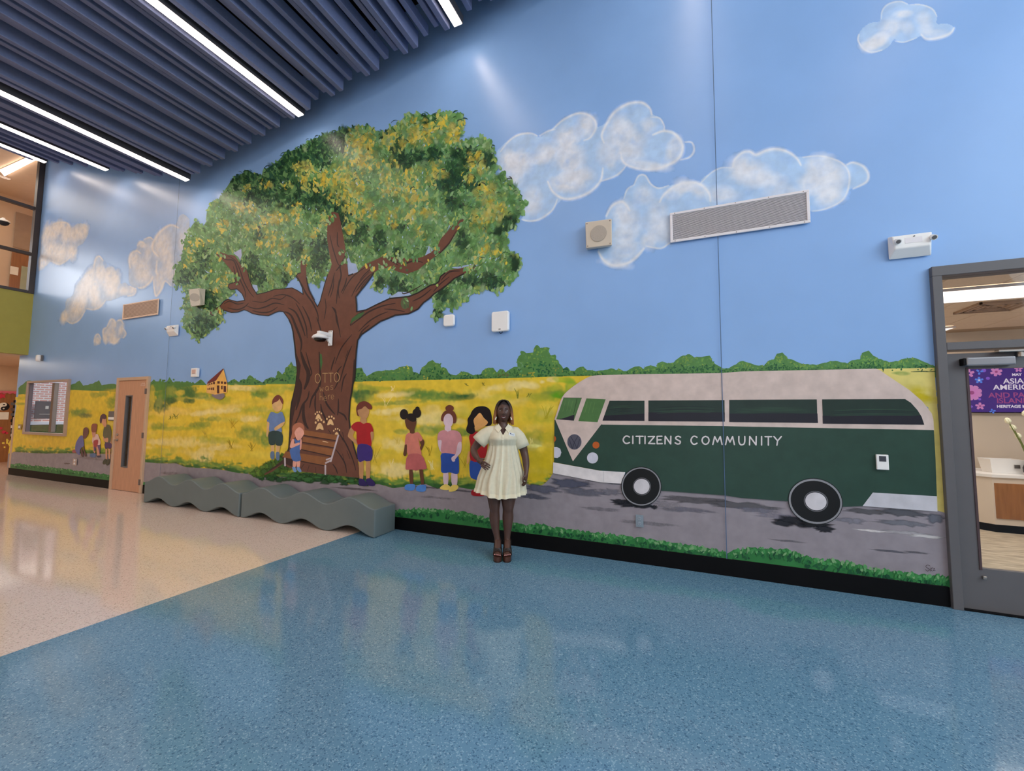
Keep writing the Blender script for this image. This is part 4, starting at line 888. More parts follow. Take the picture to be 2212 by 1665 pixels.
bark(L5, [(5, (1300, 1240), (1370, 1280), (1430, 1420), (1480, 1560), (1470, 1665)), (4, (1340, 1200), (1420, 1250), (1480, 1380), (1520, 1500)), (3, (900, 1180), (1000, 1210), (1100, 1190), (1200, 1150), (1300, 1170)), (3, (960, 1230), (1060, 1250), (1150, 1240), (1230, 1190)), (2.5, (960, 1130), (1080, 1140), (1170, 1100), (1260, 1110), (1330, 1060)), (2.5, (1180, 1080), (1280, 1060), (1380, 1090), (1460, 1160)), (3, (700, 1200), (800, 1220), (880, 1190), (920, 1150)), (2.5, (660, 1160), (720, 1130), (800, 1160), (870, 1150)), (3, (600, 640), (680, 690), (760, 700), (800, 790), (830, 900), (880, 1010), (890, 1090)), (2.5, (700, 650), (780, 700), (830, 800), (870, 920), (930, 1030), (980, 1090)), (2.5, (760, 760), (790, 880), (830, 960)), (3.5, (1430, 860), (1480, 950), (1530, 1050), (1600, 1150), (1650, 1260), (1660, 1340)), (3, (1530, 880), (1560, 1010), (1620, 1120)), (3, (1640, 1300), (1680, 1420), (1690, 1500)), (3, (1490, 1180), (1560, 1320), (1590, 1450)), (3, (1420, 1150), (1480, 1260), (1530, 1400), (1540, 1520)), (2.5, (1780, 430), (1810, 560), (1860, 720), (1890, 760)), (2.5, (1860, 400), (1860, 520), (1880, 560)), (3, (1940, 660), (1890, 760), (1900, 860), (1870, 1000), (1880, 1100)), (2.5, (1830, 830), (1800, 960), (1760, 1080)), (2.5, (1880, 900), (1860, 1040), (1850, 1160)), (3, (1800, 1190), (1840, 1230), (1850, 1330), (1880, 1430)), (2, (1730, 1100), (1740, 1200), (1720, 1320)), (3, (1960, 880), (1940, 960), (1900, 1040)), (2.5, (2200, 820), (2120, 900), (2060, 980), (2010, 1080)), (2, (2200, 880), (2130, 960), (2090, 1040)), (3, (2080, 1540), (2120, 1450), (2200, 1380))])
bark(C8, [(3.5, (680, 290), (760, 320), (860, 340), (960, 310), (1050, 330)), (3, (620, 240), (700, 300), (790, 360)), (3, (1180, 270), (1260, 200), (1330, 120), (1400, 0)), (3, (1240, 520), (1330, 430), (1440, 420)), (3, (940, 740), (1040, 690), (1140, 610)), (3.5, (280, 1000), (370, 930), (480, 850), (620, 790), (760, 760)), (3, (370, 1060), (470, 960), (580, 890), (680, 850)), (2.5, (640, 820), (760, 830), (860, 850)), (2.5, (1160, 640), (1230, 560), (1330, 480)), (3, (340, 640), (430, 520), (520, 440)), (2.5, (200, 660), (250, 560), (330, 460), (500, 340)), (2.5, (380, 520), (440, 450), (520, 380)), (3.5, (130, 420), (200, 330), (240, 230)), (3, (170, 1600), (210, 1450), (260, 1300), (300, 1210)), (2.5, (120, 1400), (190, 1230), (300, 1090)), (3, (230, 1340), (260, 1260)), (2.5, (90, 800), (130, 870), (150, 960), (180, 1120)), (2, (70, 700), (100, 600), (110, 500)), (4, (280, 990), (340, 900), (430, 840)), (2.5, (830, 640), (850, 660), (950, 620), (1050, 560))])
p.poly(C8((280, 980), (300, 920), (370, 870), (440, 850), (400, 900), (320, 950)), (48, 84, 44))
p.ell(*C8((860, 760))[0], 9, 13, (74, 84, 56))
bark(A2, [(9, (560, 0), (600, 130), (650, 250), (640, 350), (600, 450)), (6, (520, 300), (560, 400), (540, 560), (500, 700)), (7, (600, 600), (590, 740), (610, 850), (650, 920)), (4, (660, 470), (640, 560), (580, 640), (540, 760), (500, 850)), (5, (780, 0), (790, 200), (790, 380), (740, 480), (690, 560), (665, 670)), (3.5, (740, 500), (730, 620), (740, 720)), (4, (800, 620), (810, 700), (850, 790), (870, 860)), (4, (830, 480), (860, 600), (910, 680), (970, 750)), (3.5, (1010, 560), (1010, 680), (1000, 760)), (3, (1060, 960), (1080, 1060)), (4, (1010, 720), (1080, 760), (1110, 820)), (3, (1110, 260), (1070, 330), (1045, 480)), (3.5, (1050, 170), (1000, 240), (1010, 340), (960, 450)), (3, (970, 60), (940, 150), (920, 230)), (3, (640, 320), (690, 260), (660, 150), (620, 0)), (3, (1000, 900), (1030, 990), (1100, 1100), (1180, 1280), (1220, 1420)), (3, (980, 1170), (1040, 1250), (1090, 1340), (1110, 1450)), (3, (940, 1340), (980, 1400), (1000, 1460)), (3, (1110, 1180), (1150, 1280)), (2.5, (1060, 1220), (1080, 1310)), (4, (1200, 90), (1190, 300), (1170, 500)), (3, (560, 1400), (600, 1340)), (2.5, (640, 1430), (660, 1360)), (2.5, (740, 1450), (740, 1380)), (4, (440, 1000), (480, 900), (520, 800)), (8, (520, 430), (480, 600), (460, 780)), (3, (890, 930), (920, 980)), (3, (1050, 1040), (1130, 1140))])
p.poly(A2((790, 20), (810, 30), (820, 130), (800, 230), (790, 130)), (52, 92, 48))
p.poly(A2((500, 0), (560, 160), (540, 330), (560, 420), (530, 560), (480, 700), (450, 900), (440, 1100), (430, 1000), (445, 700), (480, 500), (515, 300)), (52, 30, 28))
p.poly(A2((130, 1460), (350, 1290), (420, 1190), (500, 1300), (560, 1420), (350, 1330), (200, 1420)), (50, 28, 26))
p.build('bark_line', tree, 'dark brown painted bark lines', kind='stuff')
# dabs over the branch ends
p = Paint(thick=0.0003)
Q = random.Random(21)
for (cx, cy, rx, ry, N_) in ((470, 545, 20, 12, 30), (715, 470, 14, 20, 16), (745, 560, 10, 26, 14), (657, 566, 8, 10, 10), (860, 560, 60, 14, 40), (990, 480, 16, 14, 26), (940, 540, 14, 10, 12), (1020, 578, 26, 10, 26), (880, 655, 14, 14, 6), (930, 605, 20, 10, 16), (460, 672, 22, 10, 22), (500, 600, 18, 14, 20), (840, 580, 50, 8, 20), (530, 560, 8, 30, 14), (450, 600, 30, 14, 20)):
    for k in range(N_):
        x = cx+Q.gauss(0, .5)*rx; y = cy+Q.gauss(0, .5)*ry
        p.leaf(x, y, Q.uniform(6, 14), Q.uniform(3, 7), Q.uniform(-2.4, -.7), Q.choice(G_MID+G_LT+[(190, 168, 70), (60, 80, 50)]))
p.build('brush_leaf', tree, kind='stuff')

# ---- carved words and paw prints
FONT = {'C': [[(1, .12), (.7, 0), (.35, .03), (.05, .35), (.05, .68), (.35, .98), (.7, 1), (1, .88)]], 'I': [[(.5, 0), (.5, 1)]], 'T': [[(0, .02), (1, .02)], [(.5, 0), (.5, 1)]],
 'Z': [[(0, .05), (.95, .03), (.05, .97), (1, 1)]], 'E': [[(.95, 0), (.1, .02), (.1, 1), (1, .98)], [(.1, .5), (.8, .48)]], 'N': [[(.05, 1), (.08, 0), (.92, 1), (.95, 0)]],
 'S': [[(.95, .12), (.6, 0), (.2, .08), (.1, .3), (.5, .5), (.92, .68), (.8, .95), (.4, 1), (0, .85)]], 'O': [[(.5, 0), (.15, .15), (0, .5), (.15, .85), (.5, 1), (.85, .85), (1, .5), (.85, .15), (.5, 0)]],
 'M': [[(0, 1), (.2, .02), (.5, .7), (.8, .02), (1, 1)]], 'U': [[(.05, 0), (.05, .6), (.25, .95), (.5, 1), (.8, .92), (.95, .6), (.95, 0)]], 'Y': [[(0, 0), (.5, .5)], [(1, 0), (.5, .5), (.4, 1)]],
 'w': [[(0, .1), (.2, 1), (.5, .4), (.75, 1), (1, .1)]], 'a': [[(.9, .2), (.4, .1), (.05, .6), (.4, 1), (.85, .7), (.9, .15), (1, 1)]], 's': [[(.9, .15), (.3, .1), (.3, .45), (.8, .6), (.7, 1), (.1, .9)]],
 'h': [[(.1, -.6), (.1, 1)], [(.1, .5), (.5, .1), (.85, .4), (.9, 1)]], 'e': [[(.1, .55), (.9, .5), (.7, .1), (.3, .1), (.05, .55), (.35, 1), (.9, .85)]], 'r': [[(.2, .1), (.25, 1)], [(.25, .5), (.6, .1), (1, .15)]]}
SHARP = set('TZENMYI')
def letters(p, items, wd, col):
    for ch, cx, cy, w_, h_ in items:
        for stx in FONT[ch]:
            pts = [(cx+(a-.5)*w_, cy+(b-.5)*h_) for a, b in stx]
            if ch in SHARP:
                for a, b in zip(pts, pts[1:]): p.stroke([a, b], wd, col, taper=False, smoothn=0)
            else: p.stroke(pts, wd, col, taper=False)
p = Paint()
tan = (170, 140, 96)
for pos in ((762, 318, 'O', 62), (850, 310, 'T', 60), (920, 308, 'T', 56), (990, 305, 'O', 62)):
    q = A2(pos[:2])[0]; letters(p, [(pos[2], q[0], q[1], pos[3]/5.55, 20)], 1.1, tan)
for x_, y_, ch, w_ in ((808, 445, 'w', 40), (872, 435, 'a', 44), (930, 425, 's', 36), (803, 550, 'h', 34), (852, 560, 'e', 38), (898, 540, 'r', 30), (940, 540, 'e', 38)):
    q = A2((x_, y_))[0]; letters(p, [(ch, q[0], q[1], w_/5.55, 10)], .9, (150, 118, 78))
p.build('lettering', tree, 'OTTO was here written on the trunk')
for (cx, cy, s_, rot, half) in ((770, 775, 1, 0, False), (787, 890, 1.35, 0, False), (915, 840, 1.15, 0, False), (990, 975, .95, 0, True)):
    p = Paint()
    f = lambda *a: A2(*[(cx+u*s_, cy+v*s_) for u, v in a])
    if half: p.sm(f((-22, 15), (-15, -5), (0, -18), (15, -5), (22, 15)), (206, 172, 124))
    else: p.sm(f((-34, 30), (-24, -5), (-8, -28), (8, -28), (24, -5), (34, 30), (16, 30), (0, 22), (-16, 30)), (206, 172, 124))
    for (u, v) in ((-36, -32), (-14, -54), (14, -56), (36, -38)):
        q = f((u, v))[0]; p.ell(q[0], q[1], 1.6*s_, 2.1*s_, (206, 172, 124), n=10)
    p.build('paw_print', tree)

# ---- painted bench
p = Paint()
for a, b, c_, d in (((600, 935), (1010, 1000), (995, 1065), (590, 1000)), ((590, 1018), (985, 1085), (965, 1150), (580, 1082)), ((575, 1105), (955, 1165), (930, 1250), (565, 1170)), ((380, 1190), (925, 1270), (850, 1365), (335, 1265))):
    p.poly(A2(a, b, c_, d), (126, 80, 46))
    e, g = A2(c_, d); p.stroke([e, g], 2.2, (50, 28, 24), taper=False, smoothn=0)
for l in (((1010, 1000), (920, 1310)), ((870, 1290), (930, 1270), (920, 1300), (860, 1330)), ((855, 1360), (855, 1465)), ((370, 1275), (372, 1360))):
    p.stroke(A2(*l), 3.6, (176, 166, 172), taper=False, smoothn=0)
p.stroke(A2((820, 1070), (850, 1075), (890, 1085)), 1.6, (206, 180, 140))
p.build('painted_bench', WF, 'brown painted slatted bench with pale legs beside the trunk')

# ---- painted children
def kid(label, f, parts, halo=None):
    p = Paint()
    if halo:
        for h in halo: p.sm(f(*h), (222, 200, 120))
    for col, *pts in parts:
        pts = [q for q in pts]
        if isinstance(pts[0], str): p.poly(ell(*f((pts[1], pts[2]))[0], pts[3]/f.s, pts[4]/f.s), col)
        else: p.sm(f(*pts), col, n=3)
    p.build('painted_child', WF, label)
def F(fn, s): fn.s = s; return fn
A2.s = 5.55; A3.s = 6.404
D1 = F(lambda *a: X(150, 860, 10.41, *a), 10.41)
kid('painted boy in blue shirt and dark shorts left of the tree', A2, [
 ((196, 160, 108), (205, 1110), (240, 1110), (240, 1195), (205, 1195)), ((196, 160, 108), (268, 1110), (310, 1110), (302, 1200), (267, 1200)),
 ((84, 108, 138), (200, 1200), (238, 1195), (244, 1265), (225, 1290), (196, 1265)), ((84, 108, 138), (264, 1205), (303, 1205), (304, 1285), (282, 1300), (262, 1270)),
 ((196, 160, 108), (158, 835), (188, 845), (178, 950), (162, 1015), (148, 1000), (153, 910)), ((92, 118, 162), (215, 718), (190, 738), (168, 790), (154, 830), (185, 852), (188, 955), (330, 965), (322, 870), (370, 830), (350, 745), (325, 715), (280, 738)),
 ((196, 160, 108), (370, 838), (350, 880), (300, 920), (255, 942), (243, 918), (262, 895), (315, 860), (335, 848)), ((34, 58, 58), (185, 958), (332, 965), (334, 1112), (265, 1116), (257, 1060), (248, 1110), (183, 1104)),
 ((196, 160, 108), 'e', 280, 640, 62, 76), ((108, 54, 44), (218, 628), (222, 575), (258, 527), (300, 516), (338, 558), (350, 595), (344, 625), (320, 592), (306, 556), (288, 588), (242, 608))])
kid('painted girl in blue dress sitting on the painted bench', A2, [
 ((160, 100, 76), (465, 890), (515, 850), (570, 853), (602, 895), (600, 960), (575, 1000), (500, 1020), (470, 1040), (442, 1062), (436, 1050), (455, 980)),
 ((206, 152, 136), (470, 1300), (508, 1300), (495, 1385), (465, 1382)), ((206, 152, 136), (515, 1300), (555, 1297), (545, 1385), (512, 1378)),
 ((104, 142, 188), (460, 1378), (495, 1383), (510, 1430), (486, 1440), (465, 1412)), ((104, 142, 188), (512, 1382), (545, 1383), (570, 1430), (548, 1440), (518, 1412)),
 ((66, 100, 160), (480, 1038), (520, 1062), (556, 1050), (560, 1150), (548, 1210), (562, 1298), (468, 1305), (430, 1200), (436, 1165), (495, 1110)),
 ((206, 152, 136), (455, 1050), (430, 1130), (448, 1152), (500, 1130), (548, 1108), (540, 1085), (484, 1098), (482, 1050)), ((206, 152, 136), (556, 1048), (573, 1062), (566, 1160), (550, 1165)),
 ((206, 152, 136), (486, 965), (508, 925), (545, 902), (585, 930), (600, 970), (588, 1005), (560, 1042), (530, 1062), (508, 1040), (495, 1000))])
kid('painted boy in red shirt and navy shorts right of the trunk', A2, [
 ((168, 126, 86), (1262, 1300), (1310, 1305), (1306, 1520), (1265, 1520)), ((168, 126, 86), (1345, 1305), (1393, 1305), (1386, 1520), (1345, 1520)),
 ((36, 24, 84), (1262, 1518), (1310, 1525), (1345, 1565), (1352, 1602), (1275, 1602), (1254, 1565)), ((36, 24, 84), (1345, 1522), (1400, 1516), (1450, 1570), (1440, 1605), (1372, 1600), (1346, 1560)),
 ((168, 126, 86), (1165, 898), (1205, 945), (1187, 1010), (1242, 1080), (1240, 1118), (1150, 1040), (1125, 1000)), ((168, 126, 86), (1395, 960), (1432, 960), (1430, 1030), (1408, 1080), (1396, 1040)),
 ((168, 126, 86), (1280, 785), (1342, 785), (1345, 862), (1278, 862)), ((150, 20, 28), (1212, 845), (1272, 838), (1312, 862), (1350, 848), (1402, 865), (1432, 952), (1395, 968), (1402, 1140), (1246, 1122), (1228, 965), (1200, 945), (1163, 895)),
 ((46, 30, 104), (1244, 1112), (1404, 1132), (1413, 1285), (1345, 1310), (1325, 1298), (1252, 1310)),
 ((168, 126, 86), (1242, 690), (1300, 650), (1372, 680), (1376, 740), (1355, 790), (1312, 802), (1262, 768)), ((98, 44, 34), (1225, 700), (1230, 655), (1262, 608), (1320, 590), (1372, 608), (1412, 650), (1411, 684), (1370, 685), (1330, 648), (1290, 682), (1243, 696), (1248, 740), (1258, 766), (1238, 762))])
kid('painted child in pink dress with two black hair puffs', A3, [
 ((86, 52, 36), (416, 1245), (462, 1245), (470, 1445), (430, 1445)), ((86, 52, 36), (556, 1240), (602, 1240), (622, 1455), (586, 1455)),
 ((72, 122, 190), (362, 1458), (405, 1444), (495, 1448), (492, 1510), (450, 1532), (370, 1522), (352, 1500)), ((72, 122, 190), (512, 1488), (560, 1455), (642, 1455), (646, 1525), (600, 1548), (518, 1535)),
 ((86, 52, 36), (358, 890), (384, 900), (380, 1030), (356, 1057), (334, 1030), (346, 970)), ((86, 52, 36), (562, 850), (600, 818), (627, 860), (610, 925), (580, 980), (561, 960), (576, 905)),
 ((188, 112, 98), (430, 732), (490, 735), (545, 728), (602, 818), (567, 852), (546, 812), (568, 950), (580, 1040), (403, 1042), (386, 900), (358, 895), (368, 782), (395, 742)),
 ((168, 88, 88), (403, 1038), (582, 1036), (656, 1198), (640, 1236), (560, 1240), (510, 1256), (450, 1240), (380, 1242), (366, 1200)),
 ((86, 52, 36), (358, 560), (400, 540), (460, 570), (512, 560), (512, 620), (490, 690), (490, 735), (460, 745), (428, 735), (424, 700), (380, 660)),
 ((20, 16, 18), (395, 478), (470, 468), (512, 520), (508, 570), (460, 582), (412, 558), (388, 540)), ((20, 16, 18), 'e', 345, 478, 58, 72), ((20, 16, 18), 'e', 522, 462, 60, 66), ((20, 16, 18), 'e', 530, 400, 30, 28)])
kid('painted child in pink shirt and blue shorts with hair bun', A3, [
 ((196, 174, 184), (890, 1285), (956, 1282), (950, 1455), (895, 1445)), ((196, 174, 184), (1000, 1290), (1078, 1290), (1076, 1455), (1010, 1455)),
 ((216, 190, 96), (842, 1490), (900, 1446), (950, 1450), (990, 1490), (960, 1522), (870, 1518)), ((216, 190, 96), (962, 1535), (1010, 1456), (1080, 1455), (1096, 1490), (1060, 1530), (1000, 1547)),
 ((196, 174, 184), (812, 840), (866, 845), (868, 1000), (830, 955)), ((196, 174, 184), (912, 640), (990, 640), (992, 715), (950, 725), (914, 712)),
 ((182, 126, 132), (870, 700), (915, 698), (950, 718), (1000, 698), (1060, 702), (1112, 730), (1140, 790), (1140, 862), (1090, 882), (1080, 1032), (865, 1022), (866, 842), (808, 836), (820, 740)),
 ((30, 70, 148), (864, 1018), (1035, 1030), (1095, 1060), (1106, 1200), (1100, 1285), (1060, 1302), (975, 1280), (920, 1290), (860, 1272), (858, 1150)),
 ((196, 174, 184), (1090, 880), (1139, 864), (1136, 985), (1092, 1050), (1052, 1100), (1050, 1125), (1018, 1132), (1000, 1100), (1008, 1068), (1058, 1025)),
 ((96, 52, 38), (858, 560), (862, 500), (900, 440), (940, 425), (1010, 425), (1050, 460), (1071, 520), (1060, 590), (1025, 602), (980, 560), (930, 560), (885, 575)), ((96, 52, 38), 'e', 975, 396, 59, 46), ((196, 174, 184), 'e', 957, 565, 67, 96)])
kid('painted child with long black hair behind the woman', A3, [
 ((150, 22, 34), (1272, 1560), (1300, 1522), (1415, 1548), (1460, 1560), (1450, 1605), (1300, 1602)), ((198, 150, 92), (1235, 990), (1262, 1020), (1240, 1140), (1216, 1165), (1213, 1100)),
 ((30, 70, 148), (1265, 1108), (1440, 1105), (1440, 1385), (1310, 1372), (1258, 1322)), ((150, 22, 34), (1245, 780), (1320, 715), (1450, 755), (1500, 900), (1440, 1112), (1265, 1112), (1262, 900)),
 ((12, 12, 20), (1285, 432), (1340, 380), (1430, 366), (1500, 386), (1545, 450), (1560, 600), (1500, 640), (1330, 640), (1328, 715), (1290, 750), (1232, 738), (1203, 690), (1225, 610), (1223, 545), (1262, 482)),
 ((202, 152, 92), (1306, 560), (1345, 502), (1396, 458), (1450, 530), (1505, 590), (1440, 655), (1335, 705), (1322, 640))])
kid('painted kneeling child in violet blue near the socket, far left', D1, [
 ((150, 82, 82), (75, 1190), (130, 1150), (180, 1170), (165, 1222), (90, 1222)), ((84, 58, 58), (330, 1060), (350, 1080), (367, 1200), (402, 1260), (395, 1312), (350, 1280), (325, 1140)), ((84, 58, 58), (265, 1110), (292, 1110), (322, 1230), (326, 1312), (286, 1300), (270, 1200)),
 ((92, 96, 144), (268, 838), (320, 850), (334, 920), (345, 1060), (285, 1112), (252, 1180), (242, 1272), (180, 1232), (143, 1140), (165, 1000), (220, 895)), ((98, 64, 62), (325, 725), (345, 672), (400, 654), (441, 690), (446, 780), (410, 860), (352, 912), (320, 880))])
kid('painted crouching child in red and white, far left', D1, [
 ((188, 134, 112), (540, 1000), (572, 1080), (602, 1210), (560, 1202)), ((90, 72, 104), (570, 1060), (622, 1080), (592, 1190), (570, 1172)), ((90, 72, 104), (640, 1060), (712, 1018), (706, 1212), (660, 1222)), ((188, 134, 112), (620, 1070), (652, 1090), (702, 1292), (642, 1282)),
 ((84, 104, 140), (485, 1250), (600, 1238), (602, 1322), (490, 1322)), ((60, 58, 74), (640, 1290), (722, 1290), (720, 1325), (652, 1332)), ((206, 176, 166), (540, 870), (642, 800), (692, 900), (718, 1000), (682, 1052), (540, 1012)), ((154, 62, 64), (560, 962), (652, 930), (662, 1010), (622, 1102), (570, 1082)),
 ((188, 134, 112), (518, 720), (605, 735), (592, 862), (545, 872)), ((132, 78, 62), (508, 645), (530, 582), (580, 570), (640, 590), (628, 700), (602, 760), (520, 755))])
kid('painted standing boy in olive shirt beside the wooden door, far left', D1, [
 ((186, 136, 106), (830, 1130), (866, 1130), (866, 1372), (832, 1362)), ((186, 136, 106), (892, 1130), (942, 1130), (930, 1362), (906, 1362)), ((62, 64, 50), (775, 1410), (820, 1363), (862, 1380), (842, 1460), (790, 1487), (762, 1460)), ((62, 64, 50), (868, 1400), (900, 1358), (932, 1380), (916, 1460), (870, 1512), (843, 1482)),
 ((186, 136, 106), (944, 810), (962, 820), (962, 1040), (940, 1040)), ((88, 88, 66), (800, 640), (868, 588), (930, 630), (962, 800), (932, 1012), (820, 1012), (790, 880), (768, 820)), ((186, 136, 106), (768, 830), (800, 902), (882, 888), (882, 982), (820, 977), (780, 930)), ((74, 54, 88), (815, 1008), (952, 1008), (967, 1110), (902, 1137), (880, 1108), (860, 1137), (818, 1125)),
 ((186, 136, 106), (742, 540), (772, 460), (842, 450), (848, 560), (842, 632), (800, 642)), ((82, 58, 66), (698, 490), (722, 390), (780, 350), (832, 380), (843, 452), (800, 470), (762, 462), (740, 550), (712, 562))])

# ---- painted house
p = Paint()
p.sm(A1((780, 450), (860, 430), (905, 440), (915, 470), (870, 505), (800, 480)), (120, 108, 112))
p.poly(A1((725, 345), (822, 305), (812, 452), (722, 432)), (206, 160, 92)); p.poly(A1((822, 300), (902, 178), (945, 340), (940, 430), (812, 452)), (212, 164, 84))
p.poly(A1((728, 340), (735, 318), (898, 176), (905, 182), (826, 302)), (104, 42, 44))
for (a, b, c_, d) in ((838, 310, 864, 336), (876, 312, 898, 338), (908, 316, 934, 342), (834, 355, 860, 440), (878, 358, 894, 396), (904, 362, 930, 424), (736, 343, 746, 356), (752, 336, 764, 350), (772, 328, 786, 345), (793, 316, 812, 343), (735, 385, 746, 402), (752, 380, 764, 402), (770, 378, 784, 404), (788, 376, 804, 405)):
    p.poly(A1((a, b), (c_, b), (c_, d), (a, d)), (74, 38, 34))
p.build('painted_house', WF, 'small painted yellow house with steep maroon roof on the horizon')

# ---- painted bus
bus = bpy.data.objects.new('painted_bus', None); COL.objects.link(bus); bus.parent = WF
bus['label'] = 'large painted green and white bus lettered CITIZENS COMMUNITY'
BW, BG = (188, 170, 162), (37, 62, 52)
p = Paint()
p.poly(smooth(A5((215, 555), (240, 480), (290, 340), (370, 260), (470, 190), (560, 145), (640, 135)), 3, False)+A5((1000, 125), (1810, 115))+[(1600, 802.5), (1890.6, 796.5), (1900, 800), (1913.7, 809.7), (1963, 842.7), (1990, 866), (2003, 882), (2011, 893), (2014.5, 905.5), (2016, 930), (1300, 925), (1198.6, 910)], BW)
p.build('roof', bus, 'white painted roof and window band')
p = Paint()
p.poly([(1198.6, 906.6), (1200, 906.6), (1300, 916.8), (1561, 920), (1600, 921), (2015.5, 928.6), (2019, 990), (2022, 1072), (1884, 1064), (1864, 1092), (1818, 1094), (1702, 1082), (1600, 1074.5), (1568, 1069.5), (1428, 1059), (1351, 1030), (1351, 1019), (1297, 1016), (1197.5, 998)], BG)
p.build('body', bus, 'dark green painted lower body')
p = Paint()
p.poly([(1199.7, 905), (1300, 915.6), (1238, 996.5)], BW)
p.stroke(A5((218, 575), (390, 958), (665, 605)), 1.2, (36, 52, 46), taper=False, smoothn=0)
for l in (((300, 350), (475, 352)),): p.stroke(A5(*l), 1, (60, 60, 60), taper=False, smoothn=0)
p.build('front_panel', bus, 'white painted V panel on the front')
for i, (q, c_) in enumerate(((A5((300, 352), (475, 352), (400, 568), (232, 555)), (70, 104, 62)), (A5((520, 355), (703, 365), (625, 583), (442, 572)), (68, 104, 58)), (A5((740, 378), (1073, 378), (1073, 570), (672, 568)), (30, 48, 42)), (A5((1110, 376), (1835, 372), (1838, 578), (1112, 572)), (28, 46, 40)), ([(1575, 863.6), (1763.5, 862.6), (1765, 913), (1575, 911)], (28, 46, 40)), (smooth([(1775, 862.6), (1953.4, 862), (1966, 870), (1980, 885.7), (1989, 900), (1994.6, 917), (1777, 914.7)], 1), (28, 46, 40)))):
    p = Paint(); p.poly(q, c_)
    x0 = min(a[0] for a in q); x1 = max(a[0] for a in q); y1 = max(a[1] for a in q)
    if i >= 2:
        p2 = []
        if i == 2: p.poly(A5((690, 520), (1073, 500), (1073, 570), (672, 568)), (26, 26, 36))
        elif i < 5: p.poly([(x0, y1-20), (x1, y1-20), (x1+(1 if i == 4 else 0), y1), (x0, y1-1.5)], (26, 26, 36))
        else: p.poly([(x0+1, y1-19), (1986, y1-20), (1994, y1), (x0+1.5, y1-2)], (26, 26, 36))
        for k in range(5): p.stroke([(x0+8+R.random()*20, y1-30+k*3), ((x0+x1)/2, y1-33+k*3), (x1-12-R.random()*20, y1-31+k*3)], 1.4, R.choice([(40, 66, 50), (22, 36, 36), (36, 58, 46)]))
    else:
        if i == 0: p.poly(A5((300, 545), (405, 510), (398, 568), (236, 555)), (34, 32, 44)); p.stroke(A5((430, 360), (398, 500)), .9, (30, 50, 30), taper=False, smoothn=0)
        for k in range(3): p.stroke([(x0+20+k*8, y1-44), (x0+14+k*8, y1-20)], 1.6, (92, 124, 70))
    p.build('window', bus, 'green tinted painted windscreen pane' if i < 2 else 'dark painted side window')
p = Paint(); p.poly(A5((203, 965), (650, 1045), (890, 1058), (850, 1168), (650, 1155), (200, 1068)), (204, 198, 198)); p.stroke(A5((680, 1050), (684, 1150)), 1.6, (150, 148, 150)); p.build('bumper', bus)
p = Paint(); p.poly([(1884, 1063), (2022, 1071), (2023, 1104), (1862, 1092)], (180, 178, 184)); p.build('bumper', bus)
for (cx, cy, r, c_, h) in ((1280.7, 988.6, 12, (184, 184, 196), 'headlight'), (1288, 961, 7.5, (168, 82, 34), 'indicator')):
    p = Paint(); p.ell(cx, cy, r, r, c_); p.build(h, bus)
p = Paint(); p.poly([(1197.8, 965), (1204, 965), (1211, 969), (1213.5, 977), (1211, 985), (1205, 989), (1197.8, 988)], (184, 184, 196)); p.build('headlight', bus)
p = Paint(); p.poly([(1197.8, 941), (1201, 943), (1202.5, 948), (1200, 953), (1197.8, 954)], (168, 82, 34)); p.build('indicator', bus)
p = Paint(); p.ell(1241.6, 954, 15.3, 16.5, (84, 84, 96)); p.ell(1241.6, 954, 14.2, 15.4, (74, 74, 86))
for a, b in (((370, 720), (403, 775)), ((403, 775), (440, 715)), ((358, 750), (385, 835)), ((385, 835), (405, 775)), ((405, 775), (430, 835)), ((430, 835), (455, 745))): p.stroke(A5(a, b), 1.3, (44, 44, 58), taper=False, smoothn=0)
p.build('emblem', bus, 'round dark grey painted emblem')
for (cx, cy, rx, ry, rot) in ((1385.6, 1050, 43.8, 42.6, 10), (1760.4, 1082, 59.5, 49.5, 14)):
    p = Paint(); k = rx/43.8
    p.ell(cx, cy, rx, ry, (18, 20, 22), rot, n=48); p.ell(cx, cy, rx-1.6, ry-1.6, (128, 128, 132), rot, n=48); p.ell(cx, cy, rx-4.2*k, ry-4.2*k, (10, 10, 12), rot, n=48)
    p.ell(cx+1.2, cy, 19.4*k, 19*ry/42.6, (96, 96, 100), rot, n=32); p.ell(cx+1, cy, 18.2*k, 17.8*ry/42.6, (40, 40, 44), rot, n=32); p.ell(cx+1, cy, 17*k, 16.4*ry/42.6, (190, 186, 190), rot, n=32)
    p.build('wheel', bus)
p = Paint()
IT = [('C', 1353.4, 13.5), ('I', 1367.5, 1), ('T', 1382, 15), ('I', 1393.7, 1), ('Z', 1407.7, 14), ('E', 1424.6, 12), ('N', 1443, 14), ('S', 1464.6, 12), ('C', 1499, 13), ('O', 1524, 15), ('M', 1549.6, 20), ('M', 1576.5, 19), ('U', 1602, 14), ('N', 1625.8, 16), ('I', 1644.5, 1), ('T', 1659, 14), ('Y', 1679, 16)]
letters(p, [(c_, x_, 949.5+(x_-1353)*.007, w_, 15.5+(x_-1353)*.0095) for c_, x_, w_ in IT], 3.0, (198, 192, 192))
p.build('lettering', bus, 'CITIZENS COMMUNITY in white hand painted capitals')
p = Paint()
S_ = lambda *a: X(1600, 780, 3.028, *a)
for st in (((1232, 1335), (1215, 1328), (1203, 1338), (1218, 1350), (1228, 1360), (1214, 1368), (1202, 1358)), ((1238, 1345), (1234, 1368)), ((1250, 1345), (1236, 1356), (1246, 1368)), ((1252, 1352), (1262, 1350), (1253, 1365), (1266, 1364))):
    p.stroke(S_(*st), 1.0, (60, 40, 44), taper=False)
p.build('painted_signature', WF, 'thin dark painted signature near the bottom right corner')
